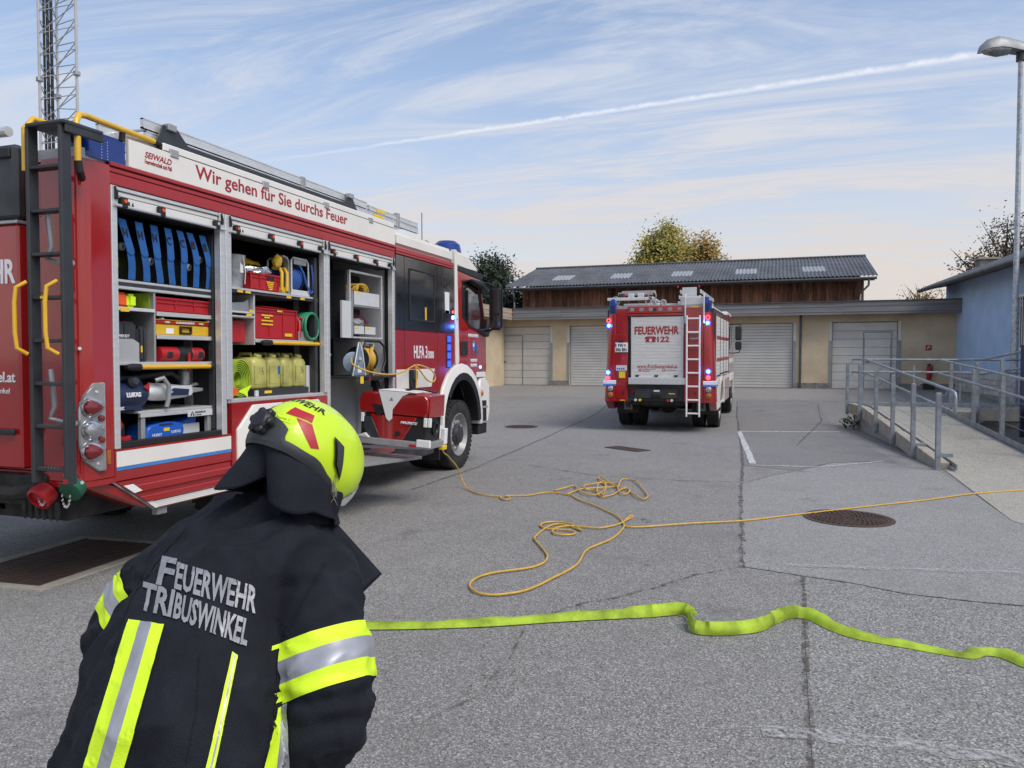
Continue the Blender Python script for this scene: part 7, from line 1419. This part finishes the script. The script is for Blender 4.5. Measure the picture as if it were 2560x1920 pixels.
def coat_text(s, org, right, up, w_, h, m='print_silver', bold=.03):
    me = text_mesh(s, bold, 0.0, res=2); bm = bmesh.new(); bm.from_mesh(me); bmesh.ops.triangulate(bm, faces=bm.faces); bmesh.ops.remove_doubles(bm, verts=bm.verts, dist=1e-5)
    for _ in range(5):
        es = [e for e in bm.edges if e.calc_length() > .05]
        if es: bmesh.ops.subdivide_edges(bm, edges=es, cuts=1); bmesh.ops.triangulate(bm, faces=bm.faces)
    xs_ = [v.co.x for v in bm.verts]; ys_ = [v.co.y for v in bm.verts]; x0, x1, y0, y1 = min(xs_), max(xs_), min(ys_), max(ys_)
    bm.verts.index_update()
    vs = [(org[0] + right[0] * (v.co.x - x0) / (x1 - x0) * w_ + up[0] * (v.co.y - y0) / (y1 - y0) * h, org[1] + right[1] * (v.co.x - x0) / (x1 - x0) * w_ + up[1] * (v.co.y - y0) / (y1 - y0) * h) for v in bm.verts]
    fs = [tuple(v.index for v in f.verts) for f in bm.faces]; bm.free(); return drape(vs, fs, 'back_lettering', m, .0045)
def unit(a, b): l = math.hypot(a[0] - b[0], a[1] - b[1]); return ((b[0] - a[0]) / l, (b[1] - a[1]) / l), l
D_ = 1.86
for s, p0, p1, pu in (('F', (339, 1264), (371, 1271), (352, 1209)), ('EUERWEHR', (378, 1274), (550, 1328), (385, 1222)), ('TRI', (301, 1318), (370, 1336), (311, 1265)), ('BUSWINKEL', (374, 1338), (530, 1398), (383, 1287))):
    a0, a1, au = p0, p1, pu; r_d, w_ = unit(a0, a1); u_d, h_ = unit(a0, au); coat_text(s, a0, r_d, u_d, w_, h_ * 1.12)
def stripe3(tl, tr, br, bl_, D0, D1, cuts, mats):
    A, B_, C_, E_ = tl, tr, br, bl_
    for (u0, u1), m in zip(zip(cuts[:-1], cuts[1:]), mats):
        L_ = lambda P, Q, u: (P[0] + (Q[0] - P[0]) * u, P[1] + (Q[1] - P[1]) * u)
        quad_strip(L_(A, B_, u0), L_(A, B_, u1), L_(E_, C_, u1), L_(E_, C_, u0), 'reflective_stripe', m, 14, 130, .004)
YS = ('hivis', 'reflective', 'hivis')
stripe3((278, 1340), (356, 1350), (262, 1690), (172, 1690), 1.84, 1.62, (0, .34, .66, 1), YS)
stripe3((502, 1408), (514, 1416), (458, 1690), (438, 1690), 1.80, 1.62, (0, .45, .72, 1), YS)
stripe3((600, 1530), (622, 1520), (628, 1690), (560, 1690), 1.72, 1.62, (0, .45, 1), ('hivis', 'reflective'))
def sleeve_band(c0, c1, tilt, name='sleeve_band', n=72, mats=YS, cuts=(0, .30, .68, 1)):
    c0, c1 = W3(c0), W3(c1); ax = (c1 - c0).normalized(); nrm_ = (ax + W3(tilt)).normalized(); e1 = nrm_.orthogonal().normalized(); e2 = nrm_.cross(e1)
    for (u0, u1), m in zip(zip(cuts[:-1], cuts[1:]), mats):
        mb_ = MB(); vs = []
        for j in range(9):
            c = c0.lerp(c1, u0 + (u1 - u0) * j / 8)
            for k in range(n):
                a = 2 * math.pi * k / n; d = e1 * math.cos(a) + e2 * math.sin(a); h = None; hits = []
                hh = BV.ray_cast(c + d * .02, d, .2)
                tc_ = W3((-.73, 1.88, 0)); tc_.z = c.z; away = d.dot((c - tc_).normalized()) > -.45
                vs.append(hh[0] + d * .0042 if hh[0] and (hh[0] - c).length < (.165 if away else .116) else None)
        mb_.v = [tuple(v) if v is not None else (0, 0, 0) for v in vs]; mb_.f = [(j * n + k, j * n + (k + 1) % n, (j + 1) * n + (k + 1) % n, (j + 1) * n + k) for j in range(8) for k in range(n)]
        mb_.f = [f for f in mb_.f if all(vs[i] is not None for i in f)]
        mb_.f = [f for f in mb_.f if max((vs[i] - vs[q]).length for i in f for q in f) < .06]
        par_ = {}                                               # keep the one closed run round the sleeve
        def fd(i):
            while par_.setdefault(i, i) != i: i = par_[i]
            return i
        for f in mb_.f:
            for i in f[1:]: par_[fd(i)] = fd(f[0])
        cnt = {}
        for f in mb_.f: cnt[fd(f[0])] = cnt.get(fd(f[0]), 0) + 1
        top_ = max(cnt, key=cnt.get); mb_.f = [f for f in mb_.f if fd(f[0]) == top_]; use = sorted({i for f in mb_.f for i in f}); ix = {o: k for k, o in enumerate(use)}
        mb_.v = [mb_.v[i] for i in use]; mb_.f = [tuple(ix[i] for i in f) for f in mb_.f]
        mb_.build(name, m, jacket)
sleeve_band((-.455, 1.795, .998), (-.432, 1.745, .885), (.14, 0, 0))
sleeve_band((-.955, 2.068, 1.012), (-1.025, 2.075, .930), (0, 0, 0))
# seams: thin raised welts following the cloth
def welt(P, r=.0017):
    pts_ = [on_coat(*p, .0012) for i in range(len(P) - 1) for p in [(P[i][0] + (P[i + 1][0] - P[i][0]) * k / 12, P[i][1] + (P[i + 1][1] - P[i][1]) * k / 12) for k in range(12)]]
    run = []
    for p in pts_ + [None]:
        if p is None or (run and (p - run[-1]).length > .05):
            if len(run) > 2: MB().tube(run, r, 5).build('seam', 'cloth_navy', jacket, fix=False)
            run = [] if p is None else [p]
        else: run.append(p)
welt([(700, 1215), (672, 1262), (640, 1320), (612, 1375), (600, 1420), (597, 1500), (585, 1580), (570, 1659)]); welt([(706, 1218), (678, 1265), (646, 1323), (618, 1378)])
welt([(400, 1145), (360, 1190), (325, 1235), (285, 1290), (262, 1345), (240, 1420)]); welt([(600, 1495), (690, 1480), (800, 1455)]); welt([(430, 1420), (425, 1530), (400, 1659)], .0012)
# ---- trousers, boots, gloves, body
mb = MB(); limb(mb, [((-.76, 1.68, .90), (.19, .15), (.92, -.38, 0)), ((-.76, 1.68, .80), (.21, .16), (.92, -.38, 0)), ((-.76, 1.69, .70), (.20, .15), (.92, -.38, 0))], 20)
for s_ in (-1, 1):
    hx = (-.76 + .10 * s_, 1.69 - .04 * s_)
    limb(mb, [((hx[0], hx[1], .80), .11), ((hx[0] + .02 * s_, hx[1] + .06, .62), .105), ((hx[0] + .04 * s_ + .03, hx[1] + .13, .47), .095), ((hx[0] + .04 * s_, hx[1] + .07, .30), .09), ((hx[0] + .03 * s_, hx[1] + .02, .13), .088)], 14)
link(melt(mb, 'trousers', .014, 5), 'trousers', 'cloth_navy', pr)
for s_ in (-1, 1):
    hx = (-.76 + .13 * s_, 1.71 - .04 * s_); mb = MB(); f_ = (.33, .94)
    limb(mb, [((hx[0], hx[1], .20), .06), ((hx[0], hx[1], .08), .058)], 12); limb(mb, [((hx[0] - f_[0] * .07, hx[1] - f_[1] * .07, .045), (.042, .042)), ((hx[0], hx[1], .05), (.05, .05)), ((hx[0] + f_[0] * .12, hx[1] + f_[1] * .12, .045), (.052, .042)), ((hx[0] + f_[0] * .20, hx[1] + f_[1] * .20, .035), (.04, .032))], 12)
    link(melt(mb, 'boot', .010, 3), 'boot', 'black', pr)
def glove(wr, d, s_):
    mb = MB(); w0 = Vector(wr); d = Vector(d).normalized(); sd = Vector((.85, -.5, 0)); sd = (sd - d * sd.dot(d)).normalized(); up = d.cross(sd)
    limb(mb, [(w0 - d * .03, .036), (w0 + d * .02, (.04, .03), sd), (w0 + d * .075, (.046, .024), sd), (w0 + d * .10, (.042, .02), sd)], 12)
    for k, L_ in enumerate((.070, .082, .078, .060)):
        b = w0 + d * .085 + sd * (.033 - .022 * k); q = b + d * L_ * .5 - up * .012; limb(mb, [(b, .0115), (q, .011), (q + d * L_ * .35 - up * .028, .010), (q + d * L_ * .4 - up * .05, .008)], 8)
    b = w0 + d * .02 + sd * .04 * s_; limb(mb, [(b, .013), (b + d * .035 + sd * .028 * s_ - up * .01, .012), (b + d * .065 + sd * .03 * s_ - up * .03, .009)], 8)
    link(melt(mb, 'glove', .006, 2), 'glove', 'dark_grey', pr)
glove((-.575, 1.86, .61), (-.35, .35, -.8), 1); glove((-1.0, 2.23, .71), (.25, .45, -.6), -1)
mb = MB(); HC = (-.555, 2.085, 1.405)
limb(mb, [((-.60, 2.03, 1.18), .07), ((-.58, 2.05, 1.28), .058), ((-.57, 2.07, 1.34), .06), ((-.555, 2.085, 1.41), (.078, .095)), ((-.545, 2.095, 1.47), .07), ((-.54, 2.10, 1.50), .03)], 14)
limb(mb, [((-.545, 2.11, 1.38), .062), ((-.52, 2.15, 1.335), .05), ((-.505, 2.175, 1.32), .034)], 12); limb(mb, [((-.51, 2.165, 1.375), .014), ((-.495, 2.195, 1.36), .012)], 8)
limb(mb, [((-.76, 1.68, .86), (.13, .10), (.92, -.38, 0)), ((-.735, 1.84, 1.02), (.14, .10), SA), ((-.65, 1.98, 1.15), (.16, .07), SA), ((-.60, 2.03, 1.22), .07)], 14)
for A_ in (ARM_R, ARM_L): limb(mb, [(p, r * .45) for p, r in A_], 10)
link(melt(mb, 'body', .012, 4), 'body', 'skin', pr)
mb = MB(); rnd = random.Random(4)
for k in range(90):
    p = Vector((-.493, 2.02, 1.335)) + Vector((rnd.uniform(-.02, .03), rnd.uniform(-.03, .03), rnd.uniform(-.01, .04))); mb.tube([W3(p), W3(p + Vector((rnd.uniform(-.01, .01), -.008, -.03))), W3(p + Vector((rnd.uniform(-.02, .02), -.005, -.07)))], [.0016, .0014, .0005], 4)
tag(mb.build('hair', 'hair', pr, fix=False), kind='stuff')
# ---- helmet (local frame: x forward, y left, z up)
yw, pt, rl_ = R(-30 + 19.1), R(31), R(3)                          # heading measured in the yard frame
hf = Vector((math.sin(R(30)), math.cos(R(30)), 0)); Hf = W3(hf); HM = Matrix.Translation(W3((-.549, 2.07, 1.384))) @ Matrix.Rotation(math.atan2(Hf.y, Hf.x), 4, 'Z') @ Matrix.Rotation(pt, 4, 'Y') @ Matrix.Rotation(R(4), 4, 'X')
def hs(az, el, off=0.0):
    az_ = R(az); e_ = R(el); ca, sa, ce, se = math.cos(az_), math.sin(az_), math.cos(e_), math.sin(e_)
    x = (.165 if ca > 0 else .176) * ca * ce; y = .126 * sa * ce; z = .142 * se
    flat = 1 + .05 * (abs(math.sin(2 * az_)) * ce ** 2)
    v = Vector((x * flat, y * flat, z)); n = Vector((ca * ce / .16, sa * ce / .128, se / .15)).normalized()
    crest = math.exp(-((abs(v.y)) / .045) ** 2) * .009 * max(0, se); ridge = math.exp(-((abs(v.y) - .075) / .014) ** 2) * .0045 * max(0, se) ** .5
    dent = -.005 * math.exp(-((az_ - math.copysign(R(75), az_)) / .30) ** 2) * math.exp(-((el - 12) / 14) ** 2)
    return HM @ (v + n * (off + crest + ridge + dent))
def rim_el(az):
    a = abs(az)
    pts = [(0, 2), (25, -2), (45, -14), (60, -33), (78, -36), (95, -26), (120, -18), (150, -15), (180, -14)]
    for (x0, y0), (x1, y1) in zip(pts, pts[1:]):
        if a <= x1: t_ = (a - x0) / (x1 - x0); t_ = t_ * t_ * (3 - 2 * t_); return y0 + (y1 - y0) * t_
    return -14
helmet = MB(); NA, NE = 96, 30; vs = []; fs = []
for j in range(NE + 1):
    for i in range(NA):
        az = -180 + 360 * i / NA; r = rim_el(az); vs.append(hs(az, r + (90 - r) * (j / NE) ** .9 if j < NE else 89.9))
for j in range(NE): fs += [(j * NA + i, j * NA + (i + 1) % NA, (j + 1) * NA + (i + 1) % NA, (j + 1) * NA + i) for i in range(NA)]
helmet.add(vs, fs); helmet.f.append(tuple(NE * NA + i for i in range(NA)))
mat('helmet_paint', (.56, .78, .014), .30, var=.04, vs_=6, coat=.35)
he = helmet.build('helmet', 'helmet_paint', pr, smooth=50)
he['world_parts'] = 0
MB().grid(lambda u, v: hs(-180 + 360 * u, rim_el(-180 + 360 * u) + 3 + 60 * v, -.012), 60, 4).build('inner_shell', 'black', he, fix=False)
def band(a0, a1, e0, e1, off, name, m, n=40, nv_=4, rag=None): return MB().grid(lambda u, v: hs(a0 + (a1 - a0) * u, e0(a0 + (a1 - a0) * u) * (1 - v) + e1(a0 + (a1 - a0) * u) * v, off), n, nv_).build(name, m, he, fix=False)
trim = lambda az: rim_el(az) + (3.0 if abs(az) < 70 else 3.0 + 6.0 * min(1, (abs(az) - 70) / 40) + (5 if abs(az) > 150 else 0))
MB().grid(lambda u, v: hs(50 + 260 * u, (rim_el(((50 + 260 * u + 180) % 360) - 180) - 2.0) * (1 - v) + trim(((50 + 260 * u + 180) % 360) - 180) * v, .0045 - .002 * abs(2 * v - 1)), 90, 5).build('rim_trim', 'dark_grey', he, fix=False)
MB().grid(lambda u, v: hs(150 + 60 * u, -12 + (26 - 9 * abs(2 * u - 1) ** 2.5) * v, .007 - .004 * abs(2 * u - 1)), 20, 8).build('rear_mount', 'dark_grey', he, fix=False)
kc = hs(180, 5, .006); kn = (hs(180, 5, .05) - kc).normalized(); kb = MB().lathe([(.030, 0), (.030, .018), (.022, .026), (.001, .027)], kc, kn, 24, cap=False).build('adjust_knob', 'black', he)
k1 = kn.orthogonal().normalized(); k2 = kn.cross(k1)
for k in range(6):
    a = k * math.pi / 3; q = kc + (k1 * math.cos(a) + k2 * math.sin(a)) * .027 + kn * .010; MB().lathe([(.011, -.008), (.011, .008), (.007, .012), (.001, .012)], q, kn, 12).build('knob_lobe', 'black', kb)
def hdecal(poly, name, m, off=.0012, par=None, n=8):
    """patch bounded by four (az, el) corners"""
    (a, b, c, d) = poly; return MB().grid(lambda u, v: hs(*[(a[k] * (1 - u) + b[k] * u) * (1 - v) + (d[k] * (1 - u) + c[k] * u) * v for k in (0, 1)], off), n, n).build(name, m, par or he, fix=False)
mat('helmet_red', (.42, .015, .03), .35, var=.05)
for s_ in (1, -1):
    hdecal([(s_ * 164, 22), (s_ * 134, 22), (s_ * 136, 32), (s_ * 162, 34)], 'red_marking', 'helmet_red'); hdecal([(s_ * 150, 20.5), (s_ * 133, 20.5), (s_ * 118, 0), (s_ * 125, -3)], 'red_marking', 'helmet_red')
    vp_ = [(s_ * 110, 20), (s_ * 96, 16), (s_ * 85, -17), (s_ * 100, -5)]; sv_ = hdecal(vp_, 'side_vent', 'black', .006); hdecal([(s_ * 107, 17), (s_ * 98, 14), (s_ * 88, -13), (s_ * 98, -5)], 'vent_ridge', 'dark_grey', .010, sv_)
hdecal([(-172, 12), (-152, 12), (-153, 18), (-171, 18)], 'name_strip', 'hivis', .0014)
def helmet_text(s, az0, el0, daz, del_, h, m='text_black', bold=.02):
    me = text_mesh(s, bold, 0.0, res=2); co = np.empty(len(me.vertices) * 3); me.vertices.foreach_get('co', co); co = co.reshape(-1, 3); mn, mx = co.min(0), co.max(0)
    q = [hs(az0 + daz * (x - mn[0]) / (mx[0] - mn[0]), el0 + del_ * math.sin(math.pi * (x - mn[0]) / (mx[0] - mn[0])) + h * (y - mn[1]) / (mx[1] - mn[1]), .002) for x, y, z in co]
    me.vertices.foreach_set('co', np.array(q).ravel()); link(me, 'lettering', m, he)
helmet_text('FEUERWEHR', 136, 39, 97, 3, 11); helmet_text('Broschek O.', -171, 13.5, 18, 0, 3.2, bold=.0)
MB().grid(lambda u, v: hs(-80 + 160 * u, rim_el(-80 + 160 * u) + 2 - 26 * v * math.sin(math.pi * u) ** .5, .004 + .006 * v), 36, 8).build('visor', 'glass', he, fix=False)
# neck cloth hanging from the rim
def neck(u, v):
    az = 62 + 236 * u; azs = ((az + 180) % 360) - 180; top = hs(azs, rim_el(azs) + 2, -.010); ctr = HM @ Vector((-.02, 0, -.05)); out = (top - ctr); out.z = 0; out = out.normalized()
    k = math.sin(math.pi * u); flare = .012 + .06 * math.exp(-((u - .36) / .09) ** 2) - .035 * math.exp(-((u - .50) / .05) ** 2) + .015 * math.exp(-((u - .68) / .10) ** 2)
    L_ = .075 + .045 * k + .035 * math.exp(-((u - .66) / .12) ** 2) - .03 * math.exp(-((u - .49) / .04) ** 2)
    tri = abs(((u * 4.2 + .3) % 1.0) * 2 - 1)                       # angular hanging folds
    p = top + Vector((0, 0, -L_ * v)) + out * (flare * 1.1 * v + .020 * v * (tri - .5) + .004 * math.sin(v * 5 + u * 9)) + W3((.0, -.010, 0)) * v
    return p
ncl = MB().grid(neck, 70, 14).build('neck_cloth', 'cloth_navy', he, fix=False); sm_ = ncl.modifiers.new('s', 'SOLIDIFY'); sm_.thickness = .004
# collar: standing ring with a long open flap in front on the right
def collar(u, v):
    a = R(-150 + 300 * u); c = Vector((-.59 + .03 * v, 2.04 + .03 * v, 1.225 + .085 * v)); r = .100 + .012 * math.sin(u * 9) - .008 * v
    return W3(c + Vector((SA[0], SA[1], SA[2])) * (r * 1.15 * math.sin(a)) + Vector((-.35, -.85, .15)) * (r * math.cos(a)))
cl_ = MB().grid(collar, 40, 6).build('collar', 'cloth_navy', jacket, fix=False); s2_ = cl_.modifiers.new('s', 'SOLIDIFY'); s2_.thickness = .010
def pxw(x, y, D): a, z = px2(x, y, D); return (a, D, z)
FL = [pxw(664, 1112, 2.00), pxw(700, 1120, 2.02), pxw(806, 1247, 1.98), pxw(759, 1289, 1.93), pxw(716, 1208, 1.90)]
mb = MB(); n_ = len(FL); fr = [W3(p) for p in FL]; bk = [W3((p[0] + .012, p[1] + .022, p[2] - .004)) for p in FL]
mb.add(fr + bk, [tuple(range(n_)), tuple(range(n_, 2 * n_))[::-1]] + [(i, (i + 1) % n_, n_ + (i + 1) % n_, n_ + i) for i in range(n_)])
mb.build('collar_flap', 'cloth_navy', jacket, bev=.006, seg=2)
